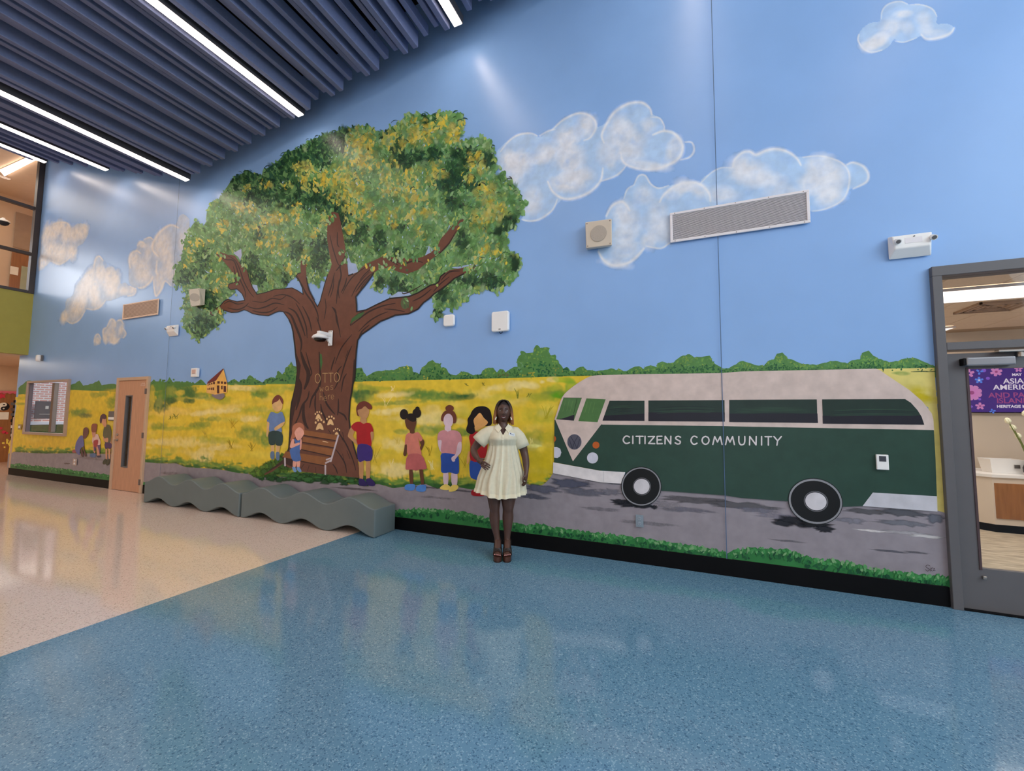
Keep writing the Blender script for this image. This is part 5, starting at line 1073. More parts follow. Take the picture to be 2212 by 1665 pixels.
# vertical control joints of the wall board
for (x, a) in ((0.309, None), (-9.428, None)):
    bm = box(x-0.0035, x+0.0035, WY-LSTEP*(LAYER[0]+1)-0.0008, WY-LSTEP*(LAYER[0]+1)-0.0002, 0.17, 10.1)
    tag(obj('trim_2' if x > 0 else 'trim_3', bm, mat('joint_blue', (70, 92, 122), var=.02)), 'thin vertical joint in the mural wall', kind='structure')
print('layers', LAYER[0])
# ------------------------------------------------------------------ door, window and fixtures on the mural wall
def hexa(front, back):
    """solid between two quads, each TL TR BR BL"""
    bm = BM(); a = [bm.verts.new(p) for p in front]; b = [bm.verts.new(p) for p in back]
    bm.faces.new(a); bm.faces.new(b[::-1])
    for k in range(4): bm.faces.new((a[k], b[k], b[(k+1) % 4], a[(k+1) % 4]))
    bmesh.ops.recalc_face_normals(bm, faces=bm.faces)
    return bm
def bevel_all(bm, w, seg=2):
    bmesh.ops.bevel(bm, geom=bm.edges[:], offset=w, segments=seg, affect='EDGES', profile=0.5); return bm
PS = LAYER[0]*LSTEP   # thickness of the paint layers
FY = WY-PS            # painted surface

# wooden door
dr = bpy.data.objects.new('door_1', None); COL.objects.link(dr); dr.location = (-10.57, WY, 0)
tag(dr, 'tan wooden door with narrow glass lite in the mural wall', kind='structure')
x0, x1, z1 = DOR[0], DOR[1], DOR[3]
bm = BM()
abox(bm, x0-0.03, x0+0.035, WY-0.045, WY+0.13, 0, z1+0.03, 0.004); abox(bm, x1-0.035, x1+0.03, WY-0.045, WY+0.13, 0, z1+0.03, 0.004); abox(bm, x0+0.03, x1-0.03, WY-0.045, WY+0.13, z1-0.035, z1+0.03, 0.004)
obj('door_frame', bm, M_tan_frame, dr)
lx0, lx1 = ay(276, 854).x, ay(289, 854).x; lz0, lz1 = ay(270, 1008).z, ay(282, 855).z
leaf = obj('door_leaf', rect_wall(BM(), 'Y', WY-0.022, x0+0.037, x1-0.037, 0.008, z1-0.038, [(lx0, lx1, lz0, lz1)], 0.045), M_wood, dr)
bm = BM()
for (a, b, c_, d) in ((lx0-.012, lx0+.01, lz0-.012, lz1+.012), (lx1-.01, lx1+.012, lz0-.012, lz1+.012), (lx0, lx1, lz0-.012, lz0+.01), (lx0, lx1, lz1-.01, lz1+.012)): abox(bm, a, b, WY-0.030, WY+0.026, c_, d, 0.002)
obj('lite_frame', bm, M_grey, leaf)
obj('pane', box(lx0, lx1, WY-0.002, WY+0.004, lz0, lz1), M_glass, leaf)
obj('dark_room_sheet', box(x0+.04, x1-.04, WY+0.10, WY+0.12, 0.02, z1-.04), M_void, dr)  # flat dark sheet stands in for the unlit room behind the lite
bm = BM(); hx = x0+0.12
acyl(bm, (hx, WY-0.032, 1.13), 0.026, 0.02, 'Y', 20, bev=.003); acyl(bm, (hx, WY-0.032, 1.02), 0.028, 0.02, 'Y', 20, bev=.003)
atube(bm, [(hx, WY-0.03, 1.02), (hx, WY-0.075, 1.02), (hx+0.03, WY-0.085, 1.02), (hx+0.12, WY-0.085, 1.015)], 0.009, 8)
obj('lever_handle', bm, M_steel, leaf)
for z in (0.22, 1.14, 2.02):
    bm = BM(); abox(bm, x1-0.06, x1+0.012, WY-0.052, WY-0.040, z-0.055, z+0.055, 0.002); acyl(bm, (x1-0.03, WY-0.053, z), 0.009, 0.11, 'Z', 10)
    obj('hinge', bm, M_hinge, dr)
for (u, v) in ((0, 0), (.04, 0), (.0, -.03), (.05, -.035), (.09, 0), (.13, -.005), (.09, -.03), (.13, -.035), (.06, .02), (.11, .02)):
    obj('number_dot', cyl((x1-0.25+u, WY-0.024, 2.17+v), 0.006, 0.003, 'Y', 8), M_white, leaf)

# window in the mural wall
wn1 = bpy.data.objects.new('window_1', None); COL.objects.link(wn1); wn1.location = (-14.2, WY, 1.075)
tag(wn1, 'two pane window in the mural wall looking onto a brick wall and grass', kind='structure')
x0, x1, z0, z1 = WIN
bm = BM()
for (a, b, c_, d) in ((x0-.03, x0+.03, z0-.04, z1+.03), (x1-.03, x1+.03, z0-.04, z1+.03), (x0+.03, x1-.03, z1-.02, z1+.03), (x0+.03, x1-.03, z0-.04, z0+.02)): abox(bm, a, b, WY-.05, WY+.05, c_, d, .004)
obj('window_frame', bm, mat('grey_tan_frame', (156, 134, 120), rough=.4, var=.04), wn1)
for q in (x0+.032, x1-.06): obj('jamb', box(q, q+.028, WY-.02, WY+.05, z0+.02, z1-.02, .002), mat('dark_jamb', (86, 72, 76), rough=.5), wn1)
xm = ay(116, 870).x
obj('mullion', box(xm-.06, xm+.05, WY-.03, WY+.05, z0+.04, z1-.04, .004), M_hinge, wn1)
obj('pane', box(x0+.05, xm-.05, WY+.02, WY+.026, z0+.04, z1-.04), M_glass, wn1)
obj('pane', box(xm+.05, x1-.05, WY+.02, WY+.026, z0+.04, z1-.04), M_glass, wn1)
# outside: brick wall, ledge, grass
def brick_mat():
    m = bpy.data.materials.new('pink_brick'); m.use_nodes = True; nt = m.node_tree; b = nt.nodes['Principled BSDF']
    tc = nt.nodes.new('ShaderNodeTexCoord'); sp = nt.nodes.new('ShaderNodeSeparateXYZ'); cb = nt.nodes.new('ShaderNodeCombineXYZ')
    nt.links.new(tc.outputs['Object'], sp.inputs[0]); nt.links.new(sp.outputs[1], cb.inputs[0]); nt.links.new(sp.outputs[2], cb.inputs[1])
    br = nt.nodes.new('ShaderNodeTexBrick'); br.inputs['Scale'].default_value = 1
    br.inputs['Brick Width'].default_value = 0.16; br.inputs['Row Height'].default_value = 0.058; br.inputs['Mortar Size'].default_value = 0.011
    br.inputs['Color1'].default_value = (0.86, 0.40, 0.32, 1); br.inputs['Color2'].default_value = (0.74, 0.35, 0.30, 1); br.inputs['Mortar'].default_value = (0.95, 0.84, 0.78, 1)
    nt.links.new(cb.outputs[0], br.inputs['Vector']); nt.links.new(br.outputs['Color'], b.inputs['Base Color']); b.inputs['Roughness'].default_value = 0.9
    bp = nt.nodes.new('ShaderNodeBump'); bp.inputs['Strength'].default_value = 0.4; bp.inputs['Distance'].default_value = 0.01
    nt.links.new(br.outputs['Fac'], bp.inputs['Height']); bp.invert = True; nt.links.new(bp.outputs[0], b.inputs['Normal'])
    return m
tag(obj('wall_exterior', box(-15.78, -15.70, WY+.05, 14, 1.33, 5.0), brick_mat()), 'pink brick exterior wall seen through the window', kind='structure')
tag(obj('trim_4', box(-15.78, -15.62, WY+.05, 14, 1.25, 1.33, .01), M_white_m), 'pale stone ledge below the brick wall', kind='structure')
tag(obj('lawn', box(-15.78, 1.5, WY+.05, 30, -.05, 0.0), mat('grass_green', (52, 70, 26), rough=.9, var=.3, scale=20)), 'green lawn outside the window', 'lawn', kind='stuff')
tag(obj('hedge', bevel_all(box(-15.78, -15.60, WY+.06, 14, 0, 1.25), .06, 2), mat('hedge_green', (44, 62, 24), rough=.9, var=.4, scale=16, bump=.6)), 'low green hedge under the brick wall outside the window', 'hedge')
sb = thing('notice_board', 'dark teal notice board on the brick wall behind the left window pane', 'board', (-14.6, WY+.42, 1.2))
qa, qb = ax(78, 866, -15.35), ax(109, 904, -15.35)
bm = BM(); abox(bm, -15.40, -15.36, qa.y, qb.y, qb.z, qa.z, .004)
obj('panel', bm, mat('dark_teal_board', (20, 44, 62), rough=.3, var=.05), sb)
bm = BM(); abox(bm, -15.36, -15.355, qa.y+.18, qa.y+.24, qa.z-.2, qa.z-.12); abox(bm, -15.36, -15.355, qa.y+.08, qa.y+.34, qa.z-.34, qa.z-.33)
obj('printed_mark', bm, M_steel, sb)
obj('backing', box(-15.695, -15.40, qa.y+.1, qb.y-.1, qb.z+.1, qa.z-.1), M_grey, sb)

# air grilles
def grille(name, label, a, b, rows, dark, fr):
    xa, za, xb, zb = a[0], a[1], b[0], b[1]
    t = thing(name, label, 'air vent', ((xa+xb)/2, FY, (za+zb)/2), 'white wall air grilles')
    w_ = .026; bm = BM()
    for q in ((xa, xb, zb-w_, zb), (xa, xb, za, za+w_), (xa, xa+w_, za+w_, zb-w_), (xb-w_, xb, za+w_, zb-w_)): abox(bm, q[0], q[1], FY-.014, FY+.002, q[2], q[3], .003)
    obj('frame', bm, fr, t)
    obj('backing', box(xa+w_, xb-w_, FY-.0015, FY+.002, za+w_, zb-w_), dark, t)
    h = (zb-za-2*w_)/rows
    bm = box(-(xb-xa)/2+w_, (xb-xa)/2-w_, -.006, -.001, -h*.20, h*.20)
    me = bpy.data.meshes.new('louvre'); bm.to_mesh(me); bm.free(); me.materials.append(fr)
    for k in range(rows):
        o = bpy.data.objects.new('louvre', me); COL.objects.link(o); o.parent = t; o.location = (0, 0, za+w_+h*(k+.5)-(za+zb)/2)
    for k in range(5):
        for z in (za+.012, zb-.012): obj('screw', cyl((xa+.05+(xb-xa-.1)*k/4, FY-.0155, z), .0045, .004, 'Y', 8), M_hinge, t)
    return t
M_gdark = mat('grille_shadow', (52, 50, 56), rough=.8, var=.1)
M_gbr = mat('brown_grille_back', (96, 74, 60), rough=.8, var=.1)
M_gfr = mat('cream_grille_frame', (206, 180, 158), rough=.5, var=.03)
grille('air_vent', 'large white louvred air grille over the long painted cloud, above the bus', (-.165, 3.518), (1.13, 3.857), 26, M_gdark, M_white_m)
grille('air_vent', 'small cream louvred air grille far left, above the wooden door', (-11.15, 3.57), (-9.85, 3.90), 18, M_gbr, M_gfr)

# loudspeakers
def speaker(label, quad, fy, xb0, xb1, zb0, zb1, gc, gr):
    """quad: front pixel corners TL TR BR BL with their y distances"""
    fr = [ay(q[0], q[1], y_) for q, y_ in zip(quad, fy)]
    t = thing('wall_speaker', label, 'speaker', ((xb0+xb1)/2, FY, zb0), 'beige wall loudspeakers')
    bk = [(xb0, FY, zb1), (xb1, FY, zb1), (xb1, FY, zb0), (xb0, FY, zb0)]
    obj('cabinet', bevel_all(hexa(fr, bk), .008, 2), M_spk, t)
    n = ((fr[1]-fr[0]).cross(fr[3]-fr[0])).normalized()
    if n.y > 0: n = -n
    c = sum(fr, Vector())/4+n*.002
    u = (fr[1]-fr[0]).normalized(); v = n.cross(u)
    bm = BM(); rr = [c+u*math.cos(2*PI*k/36)*gr+v*math.sin(2*PI*k/36)*gr for k in range(36)]
    loft(bm, [[p_ for p_ in rr], [p_+n*.004 for p_ in rr]])
    obj('grille', bm, M_spkg, t)
    for p_ in fr:
        q = c+(p_-c)*.86; obj('screw', cyl(q+n*.002, .006, .004, 'Y', 8), M_hinge, t)
    return t
yf = WY-.12
speaker('beige square loudspeaker left of the large air grille', [(1264, 480), (1321.5, 472), (1322, 529), (1266, 536)], [yf, yf, yf+.015, yf+.015], -1.10, -.81, 3.58, 3.90, None, .094)
speaker('beige loudspeaker seen from its side over the left edge of the tree crown', [(407, 625), (430, 622), (433, 659), (412, 662.5)], [4.60, 4.72, 4.74, 4.63], -8.70, -8.37, 3.62, 3.93, None, .075)

# emergency lights
def emergency(label, cx, cz):
    t = thing('emergency_light', label, 'emergency light', (cx, FY, cz), 'white twin head emergency lights')
    w_, h_, d_ = .152, .108, .065
    bm = hexa([(cx-w_+.012, FY-d_, cz+h_-.02), (cx+w_-.012, FY-d_, cz+h_-.02), (cx+w_-.03, FY-d_, cz-.03), (cx-w_+.03, FY-d_, cz-.03)], [(cx-w_, FY, cz+h_), (cx+w_, FY, cz+h_), (cx+w_, FY, cz-h_), (cx-w_, FY, cz-h_)])
    obj('housing', bevel_all(bm, .008, 2), M_white, t)
    obj('test_label', box(cx-.05, cx+.07, FY-d_-.002, FY-d_, cz+.01, cz+.06), M_white_m, t)
    obj('indicator', cyl((cx+.015, FY-d_-.003, cz+.068), .006, .006, 'Y', 10), M_grey, t)
    for s in (-1, 1):
        bm = BM(); x = cx+s*(w_-.045 if s < 0 else w_-.012)
        M = Matrix.Rotation(math.radians(-50), 3, 'X')
        g = bmesh.ops.create_cone(bm, cap_ends=True, segments=24, radius1=.024, radius2=.020, depth=.042)
        bmesh.ops.rotate(bm, verts=bm.verts, cent=(0, 0, 0), matrix=Matrix.Rotation(math.radians(-60), 3, 'X'))
        bmesh.ops.translate(bm, verts=bm.verts, vec=(x, FY-d_-.012, cz+.035))
        hd = obj('lamp_head', bm, M_white, t, smooth=False)
        bm = BM(); bmesh.ops.create_cone(bm, cap_ends=True, segments=20, radius1=.017, radius2=.017, depth=.006)
        bmesh.ops.rotate(bm, verts=bm.verts, cent=(0, 0, 0), matrix=Matrix.Rotation(math.radians(-60), 3, 'X'))
        off = Vector((0, -math.sin(math.radians(60)), -math.cos(math.radians(60))))*.021
        bmesh.ops.translate(bm, verts=bm.verts, vec=Vector((x, FY-d_-.012, cz+.035))+off)
        obj('lens', bm, M_grey, hd)
    return t
emergency('white twin head emergency light above the top left corner of the glass office door', 1.868, 3.165)
emergency('white twin head emergency light on the left seam beside the tree crown', -9.28, 3.20)

# access point with cable, small sensor
cA, cB = ay(1066, 676), ay(1102, 716)
t = thing('access_point', 'white rounded square wireless access point with small cable loop, above the field', 'access point', ((cA.x+cB.x)/2, FY, cB.z))
bm = box(cA.x, cB.x, FY-.045, FY, cB.z, cA.z)
bmesh.ops.bevel(bm, geom=[e for e in bm.edges if abs((e.verts[0].co-e.verts[1].co).normalized().y) > .9], offset=.028, segments=5, affect='EDGES', profile=0.5)
bmesh.ops.bevel(bm, geom=[e for e in bm.edges if all(abs(v.co.y-(FY-.045)) < 1e-4 for v in e.verts)], offset=.014, segments=3, affect='EDGES', profile=0.5)
obj('case', bm, M_white, t, smooth=False)
mx = (cA.x+cB.x)/2
bm = BM(); abox(bm, mx-.014, mx+.014, FY-.047, FY-.04, cB.z+.022, cB.z+.034); obj('port', bm, M_grey, t)
bm = BM(); atube(bm, [(mx-.012, FY-.02, cB.z+.01), (mx-.014, FY-.02, cB.z-.012), (mx+.004, FY-.02, cB.z-.024), (mx+.022, FY-.015, cB.z-.015), (mx+.026, FY-.01, cB.z+.01)], .004, 8); obj('cable', bm, M_black_base, t)
cA, cB = ay(962, 682), ay(984.5, 705)
t = thing('motion_sensor', 'small white rounded sensor left of the access point', 'sensor', ((cA.x+cB.x)/2, FY, cB.z))
bm = box(cA.x, cB.x, FY-.035, FY, cB.z, cA.z)
bmesh.ops.bevel(bm, geom=[e for e in bm.edges if abs((e.verts[0].co-e.verts[1].co).normalized().y) > .9], offset=.035, segments=5, affect='EDGES', profile=0.5)
bmesh.ops.bevel(bm, geom=[e for e in bm.edges if all(abs(v.co.y-(FY-.035)) < 1e-4 for v in e.verts)], offset=.014, segments=3, affect='EDGES', profile=0.5)
obj('case', bm, M_white, t)

# dome camera on a bracket over the trunk
bx = ay(716, 735).x; bz = 2.77
t = thing('security_camera', 'white dome security camera on a bracket over the painted trunk', 'security camera', (bx, FY, bz))
bm = box(bx-.045, bx+.045, FY-.012, FY, bz-.11, bz+.13, .006); obj('wall_plate', bm, M_white, t)
bm = BM(); abox(bm, bx-.03, bx+.03, FY-.24, FY-.01, bz+.03, bz+.085, .01, 2)
vv = prism([(FY-.01, bz-.09), (FY-.13, bz+.035), (FY-.01, bz+.035)], bx-.012, bx+.012)
me_ = bpy.data.meshes.new('tmp'); 
for v in vv.verts: v.co = Vector((v.co.y, v.co.x, v.co.z))
vv.to_mesh(me_); vv.free(); bm.from_mesh(me_); bpy.data.meshes.remove(me_)
obj('arm', bm, M_white, t)
cy_ = FY-.20
bm = BM(); prof = [(.02, .035), (.06, .028), (.095, .008), (.115, -.018), (.118, -.034), (.10, -.042)]
loft(bm, [[(bx+r_*math.cos(2*PI*k/32), cy_+r_*math.sin(2*PI*k/32), bz+.01+h_) for k in range(32)] for r_, h_ in prof])
obj('shroud', bm, M_white, t, smooth=True)
bm = BM(); prof = [(.092, -.042), (.086, -.062), (.07, -.078), (.045, -.088), (.01, -.092)]
loft(bm, [[(bx+r_*math.cos(2*PI*k/32), cy_+r_*math.sin(2*PI*k/32), bz+.01+h_) for k in range(32)] for r_, h_ in prof])
obj('dome', bm, mat('smoked_dome', (16, 14, 14), rough=.08, var=.02), t, smooth=True)
for s in (-1, 1): obj('screw', cyl((bx+s*.02, FY-.014, bz+.112), .007, .006, 'Y', 10), M_hinge, t)

def plate(name, label, cat, px0, py0, px1, py1, d, m, bev=.004, group=None):
    a, b = ay(px0, py0), ay(px1, py1)
    t = thing(name, label, cat, ((a.x+b.x)/2, FY, b.z), group)
    obj('body', box(a.x, b.x, FY-d, FY, b.z, a.z, bev, 2), m, t)
    return t, a, b
t, a, b = plate('fire_strobe', 'small white strobe alarm above the painted house', 'alarm', 421, 796, 433, 814, .05, M_white, .008)
obj('lens', box(a.x+.05, b.x-.03, FY-.062, FY-.05, b.z+.06, a.z-.03, .004), mat('strobe_lens', (190, 160, 150), rough=.2), t)
t, a, b = plate('thermostat', 'small white wall thermostat with dark screen on the green side of the bus', 'thermostat', 1889, 980.5, 1917, 1014, .022, M_white, .004)
obj('screen', box(a.x+.019, b.x-.019, FY-.024, FY-.022, a.z-.062, a.z-.014), mat('lcd_dark', (62, 64, 72), rough=.2), t)
t, a, b = plate('wall_outlet', 'grey metal double socket under the front wheel of the bus', 'outlet', 1373.5, 1110, 1390.5, 1138, .008, mat('grey_socket_plate', (120, 132, 142), rough=.4), .003, 'double wall sockets')
for s in (.3, .72):
    zc_ = b.z+(a.z-b.z)*s; bm = cyl(((a.x+b.x)/2, FY-.011, zc_), .017, .008, 'Y', 20); so = obj('socket', bm, mat('socket_insert', (140, 150, 160), rough=.4), t)
    bm = BM(); mxx = (a.x+b.x)/2
    abox(bm, mxx-.008, mxx-.005, FY-.0165, FY-.014, zc_-.002, zc_+.009); abox(bm, mxx+.005, mxx+.008, FY-.0165, FY-.014, zc_-.002, zc_+.009); abox(bm, mxx-.002, mxx+.002, FY-.0165, FY-.014, zc_-.011, zc_-.006)
    obj('slot', bm, M_black_base, so)
t, a, b = plate('wall_outlet', 'white double socket on the painted road beside the painted kneeling child', 'outlet', 161, 990, 168, 1005, .008, mat('tan_socket_plate', (170, 150, 140), rough=.4), .003, 'double wall sockets')
for s in (.28, .74): obj('socket', cyl(((a.x+b.x)/2, FY-.012, b.z+(a.z-b.z)*s), .022, .01, 'Y', 14), mat('white_insert', (236, 220, 214), rough=.4), t)
t, a, b = plate('room_sign', 'small dark grey room sign with white strip beside the wooden door', 'sign', 238.5, 888, 251.5, 908.5, .012, M_grey, .002)
obj('name_strip', box(a.x+.01, b.x-.02, FY-.0145, FY-.012, b.z+.02, b.z+.075), M_white, t)
t, a, b = plate('light_switch', 'small brass light switch plate left of the window', 'switch', 42.5, 916, 48.5, 928, .008, mat('brass_plate', (150, 128, 84), rough=.4), .002)
obj('rocker', box(a.x+.04, b.x-.05, FY-.014, FY-.008, b.z+.04, a.z-.04, .002), M_white, t)
t = thing('door_sensor', 'small white rounded cylinder sensor above the window, far left', 'sensor', (ay(92, 774).x, FY, 2.83))
c = ay(92, 774)
bm = BM(); loft(bm, [[(c.x+r_*math.cos(2*PI*k/20), FY-.05+r_*.8*math.sin(2*PI*k/20), c.z+h_) for k in range(20)] for r_, h_ in ((.03, -.085), (.055, -.07), (.062, 0), (.058, .06), (.035, .08))]); obj('cap', bm, M_white, t, smooth=True)
obj('bracket', box(c.x-.03, c.x+.09, FY-.03, FY, c.z-.07, c.z+.07, .004), M_grey, t)

# ------------------------------------------------------------------ wavy benches
def bench(label, x0, x1):
    L = x1-x0; N = 72
    top = [(x0+L*i/N, .425-.060*math.cos(2*PI*3*i/N)) for i in range(N+1)]
    bot = [(x0+L*i/N, .056-.055*math.cos(2*PI*3*i/N)) for i in range(N+1)]
    bm = prism(bot+top[::-1], 4.375, 4.79)
    es = [e for e in bm.edges if len(e.link_faces) == 2 and e.calc_face_angle(0) > .9]
    bmesh.ops.bevel(bm, geom=es, offset=.016, segments=3, affect='EDGES', profile=.5)
    for f in bm.faces: f.smooth = len(f.verts) == 4
    t = thing('wavy_bench', label, 'bench', ((x0+x1)/2, 4.58, 0), 'wavy foam benches')
    return obj('cushion', bm, M_bench, t)
bench('grey green wavy vinyl bench nearer the wooden door, left of the pair', -8.985, -6.432)
bench('grey green wavy vinyl bench nearer the woman, right of the pair', -6.385, -3.785)

# ------------------------------------------------------------------ glass office front
of = bpy.data.objects.new('door_2', None); COL.objects.link(of); of.location = (2.5, WY, 0)
tag(of, 'dark grey aluminium office door and transom frame at the right edge', kind='structure')
M_off = mat('charcoal_aluminium', (86, 84, 86), rough=.45, var=.03)
bm = BM(); abox(bm, 2.003, 2.070, FY-.03, WY+.12, 0, 2.86, .003); abox(bm, 2.003, 5.2, FY-.03, WY+.12, 2.86, 2.947, .003); abox(bm, 3.08, 3.16, FY-.03, WY+.12, 0, 2.86, .003); abox(bm, 5.12, 5.2, FY-.03, WY+.12, 0, 2.86, .003)
obj('frame', bm, M_off, of)
obj('transom_bar', box(2.070, 5.12, FY-.03, WY+.12, 2.195, 2.262, .003), M_off, of)
obj('sill', box(3.16, 5.12, FY-.02, WY+.1, 0, .1, .003), M_off, of)
obj('pane', box(2.07, 3.08, WY+.03, WY+.038, 2.262, 2.86), M_glass, of)
obj('pane', box(3.16, 5.12, WY+.03, WY+.038, .1, 2.86), M_glass, of)
lf = obj('door_leaf', rect_wall(BM(), 'Y', WY-.006, 2.078, 3.072, .012, 2.165, [(2.213, 2.94, .352, 2.03)], .045), M_off, of)
obj('pane', box(2.213, 2.94, WY+.015, WY+.023, .352, 2.03), M_glass, lf)
obj('glazing_bead', box(2.20, 2.216, WY-.012, WY+.002, .34, 2.04), mat('dark_bead', (66, 50, 52), rough=.5), lf)
obj('rubber_stop', bevel_all(box(2.21, 2.235, WY-.03, WY-.006, .27, .295), .004, 1), M_steel, lf)
obj('threshold', box(2.07, 3.08, FY-.02, WY+.1, 0, .011), M_black_base, of)
cl = thing('door_closer', 'silver grey hydraulic door closer with arm across the top of the office door', 'door closer', (2.45, WY-.05, 2.1))
q0, q1 = ay(2087, 772, WY-.07), ay(2196, 787, WY-.07)
obj('body', box(q0.x, q1.x, WY-.075, WY-.008, q1.z+.0, q0.z, .012, 3), mat('silver_grey_closer', (128, 128, 132), rough=.35, metal=.3), cl)
obj('end_cap', box(q0.x-.02, q0.x, WY-.07, WY-.008, q1.z+.006, q0.z-.006, .004), M_black_base, cl)
bm = BM(); atube(bm, [(q0.x+.35, WY-.04, q0.z+.03), (q0.x+.55, WY-.06, q0.z+.05), (3.0, WY-.1, q0.z+.05)], .012, 8); acyl(bm, (q0.x+.35, WY-.04, q0.z+.02), .022, .05, 'Z', 16)
abox(bm, q0.x+.20, q0.x+.40, WY-.08, WY-.02, q0.z+.035, q0.z+.055, .004)
obj('arm', bm, M_steel, cl)

# office interior
M_carpet = mat('wavy_beige_carpet', (160, 148, 130), rough=.95, var=.26, scale=5, stretch=(1, 3.4, 1), bump=.2, spec=.1)
M_cream = mat('cream_office_paint', (196, 183, 168), rough=.7, var=.02)
tag(obj('floor_office', box(1.9, 9, WY+.16, 11.5, -.04, 0.002), M_carpet), 'beige wavy patterned office carpet', kind='structure')
tag(obj('wall_office_back', box(1.9, 9, 9.6, 9.75, 0, 3.2), M_cream), 'cream back wall of the office', kind='structure')
tag(obj('wall_office_left', box(1.75, 1.9, WY+.16, 9.75, 0, 3.2), M_cream), 'cream left wall of the office', kind='structure')
tag(obj('wall_office_right', box(7.2, 7.35, WY+.16, 9.75, 0, 3.2), M_cream), 'cream right wall of the office', kind='structure')
co = tag(obj('ceiling_office', box(1.9, 7.2, WY+.16, 9.6, 3.09, 3.2), mat('ceiling_grid_tan', (150, 130, 112), rough=.8)), 'suspended tile ceiling of the office', kind='structure')
bm = box(-.298, .298, -.298, .298, -.006, .006, .003); me = bpy.data.meshes.new('ceiling_tile'); bm.to_mesh(me); bm.free(); me.materials.append(mat('tan_ceiling_tile', (196, 178, 160), rough=.9, var=.06, scale=60))
fA = az(2110, 617, 3.08); fB = az(2110, 643, 3.08); fC = az(2060, 703, 3.08)
for i in range(8):
    for j in range(8):
        cx, cy = 2.25+i*.606, 5.28+j*.606
        if cx > 7.1 or cy > 9.5: continue
        o = bpy.data.objects.new('ceiling_tile', me); COL.objects.link(o); o.parent = co; o.location = (cx, cy, 3.085)
M_olamp = emat('office_lamp', (1.0, 0.86, 0.74), 2.2)
def olamp(label, x0, x1, y0, y1):
    t = thing('office_light', label, 'ceiling light', ((x0+x1)/2, (y0+y1)/2, 3.07), 'office ceiling lights')
    bm = BM()
    for q in ((x0-.02, x1+.02, y0-.02, y0), (x0-.02, x1+.02, y1, y1+.02), (x0-.02, x0, y0, y1), (x1, x1+.02, y0, y1)): abox(bm, q[0], q[1], q[2], q[3], 3.040, 3.070)
    obj('trim_ring', bm, M_white_m, t); obj('diffuser', box(x0, x1, y0, y1, 3.045, 3.060), M_olamp, t)
olamp('long office ceiling light right behind the transom', 1.95, 4.6, fA.y, fB.y)
olamp('second office ceiling light, only its corner shows in the transom', 2.1, fC.x, fC.y, fC.y+1.0)
vA = az(2150, 660, 3.08)
vt = thing('office_vent', 'square ceiling air diffuser in the office, behind the transom', 'air vent', (vA.x, vA.y, 3.07))
bm = BM()
for k, s in enumerate((.29, .22, .15, .08)):
    for q in ((-s, s, -s, -s+.03), (-s, s, s-.03, s), (-s, -s+.03, -s, s), (s-.03, s, -s, s)): abox(bm, vA.x+q[0], vA.x+q[1], vA.y+q[2], vA.y+q[3], 3.05+.005*k, 3.078)
obj('diffuser_rings', bm, mat('diffuser_tan', (150, 128, 112), rough=.6), vt)

# reception desk
dk = thing('reception_desk', 'cream reception desk with oak panel and black plinth', 'desk', (4.6, 8.6, 0))
DX, DYF, DT = 3.80, 8.24, .80
def desk_plan(o): return [(DX-o, DYF+.14-o*.4), (DX+.14-o*.4, DYF-o), (6.4, DYF-o), (6.4, 9.2), (DX-o, 9.2)]
def vprism(pl, z0, z1):
    bm = BM(); loft(bm, [[(p[0], p[1], z0) for p in pl], [(p[0], p[1], z1) for p in pl]]); bmesh.ops.recalc_face_normals(bm, faces=bm.faces); return bm
obj('plinth', vprism(desk_plan(-.01), .003, .11), M_black_base, dk)
obj('body', vprism(desk_plan(0), .11, DT-.03), M_cream, dk)
obj('counter_top', vprism(desk_plan(.02), DT-.03, DT+.01), M_white, dk)
pa, pb = ay(2148, 1043, DYF-.01), ay(2158, 1120, DYF-.01)
obj('front_panel', box(pa.x, 6.2, DYF-.012, DYF+.002, pb.z, pa.z, .002), M_oak, dk)
t = thing('letter_tray', 'white open plastic tray on the reception desk', 'tray', (4.3, 8.6, DT+.01))
ta, tb = ay(2136, 985, 8.45), ay(2214, 1022, 8.45)
def tray(x0, x1, y0, y1, z0, z1, w_=.008, fl=.03):
    bm = BM(); o = [(x0, y0), (x1, y0), (x1, y1), (x0, y1)]; e = [(x0-fl, y0-fl), (x1+fl, y0-fl), (x1+fl, y1+fl), (x0-fl, y1+fl)]
    i2 = [(x0-fl+w_, y0-fl+w_), (x1+fl-w_, y0-fl+w_), (x1+fl-w_, y1+fl-w_), (x0-fl+w_, y1+fl-w_)]; i1 = [(x0+w_, y0+w_), (x1-w_, y0+w_), (x1-w_, y1-w_), (x0+w_, y1-w_)]
    loft(bm, [[(p[0], p[1], z0) for p in o], [(p[0], p[1], z1) for p in e], [(p[0], p[1], z1) for p in i2], [(p[0], p[1], z0+w_) for p in i1]]); return bm
obj('tray_body', tray(ta.x+.04, ta.x+.36, 8.48, 8.72, DT+.011, DT+.21), M_white, t)
obj('tray_label', box(ta.x+.26, ta.x+.32, 8.442, 8.452, DT+.09, DT+.14), M_steel, t)
obj('papers', box(ta.x+.07, ta.x+.3, 8.52, 8.69, DT+.02, DT+.17, .004), M_white_m, t)
va = ay(2228, 1024, 8.33)
t = thing('flower_vase', 'dark vase of white tulips on the reception desk', 'vase', (va.x, 8.36, DT+.01))
bm = BM(); loft(bm, [[(va.x+r_*math.cos(2*PI*k/24), 8.36+r_*math.sin(2*PI*k/24), DT+.011+h_) for k in range(24)] for r_, h_ in ((.035, 0), (.06, .04), (.062, .1), (.035, .18), (.04, .22))]); obj('vase_body', bm, mat('dark_vase', (40, 38, 44), rough=.25), t, smooth=True)
M_stem = mat('tulip_stem', (96, 106, 54), rough=.6); M_petal = mat('tulip_petal', (222, 212, 186), rough=.6)
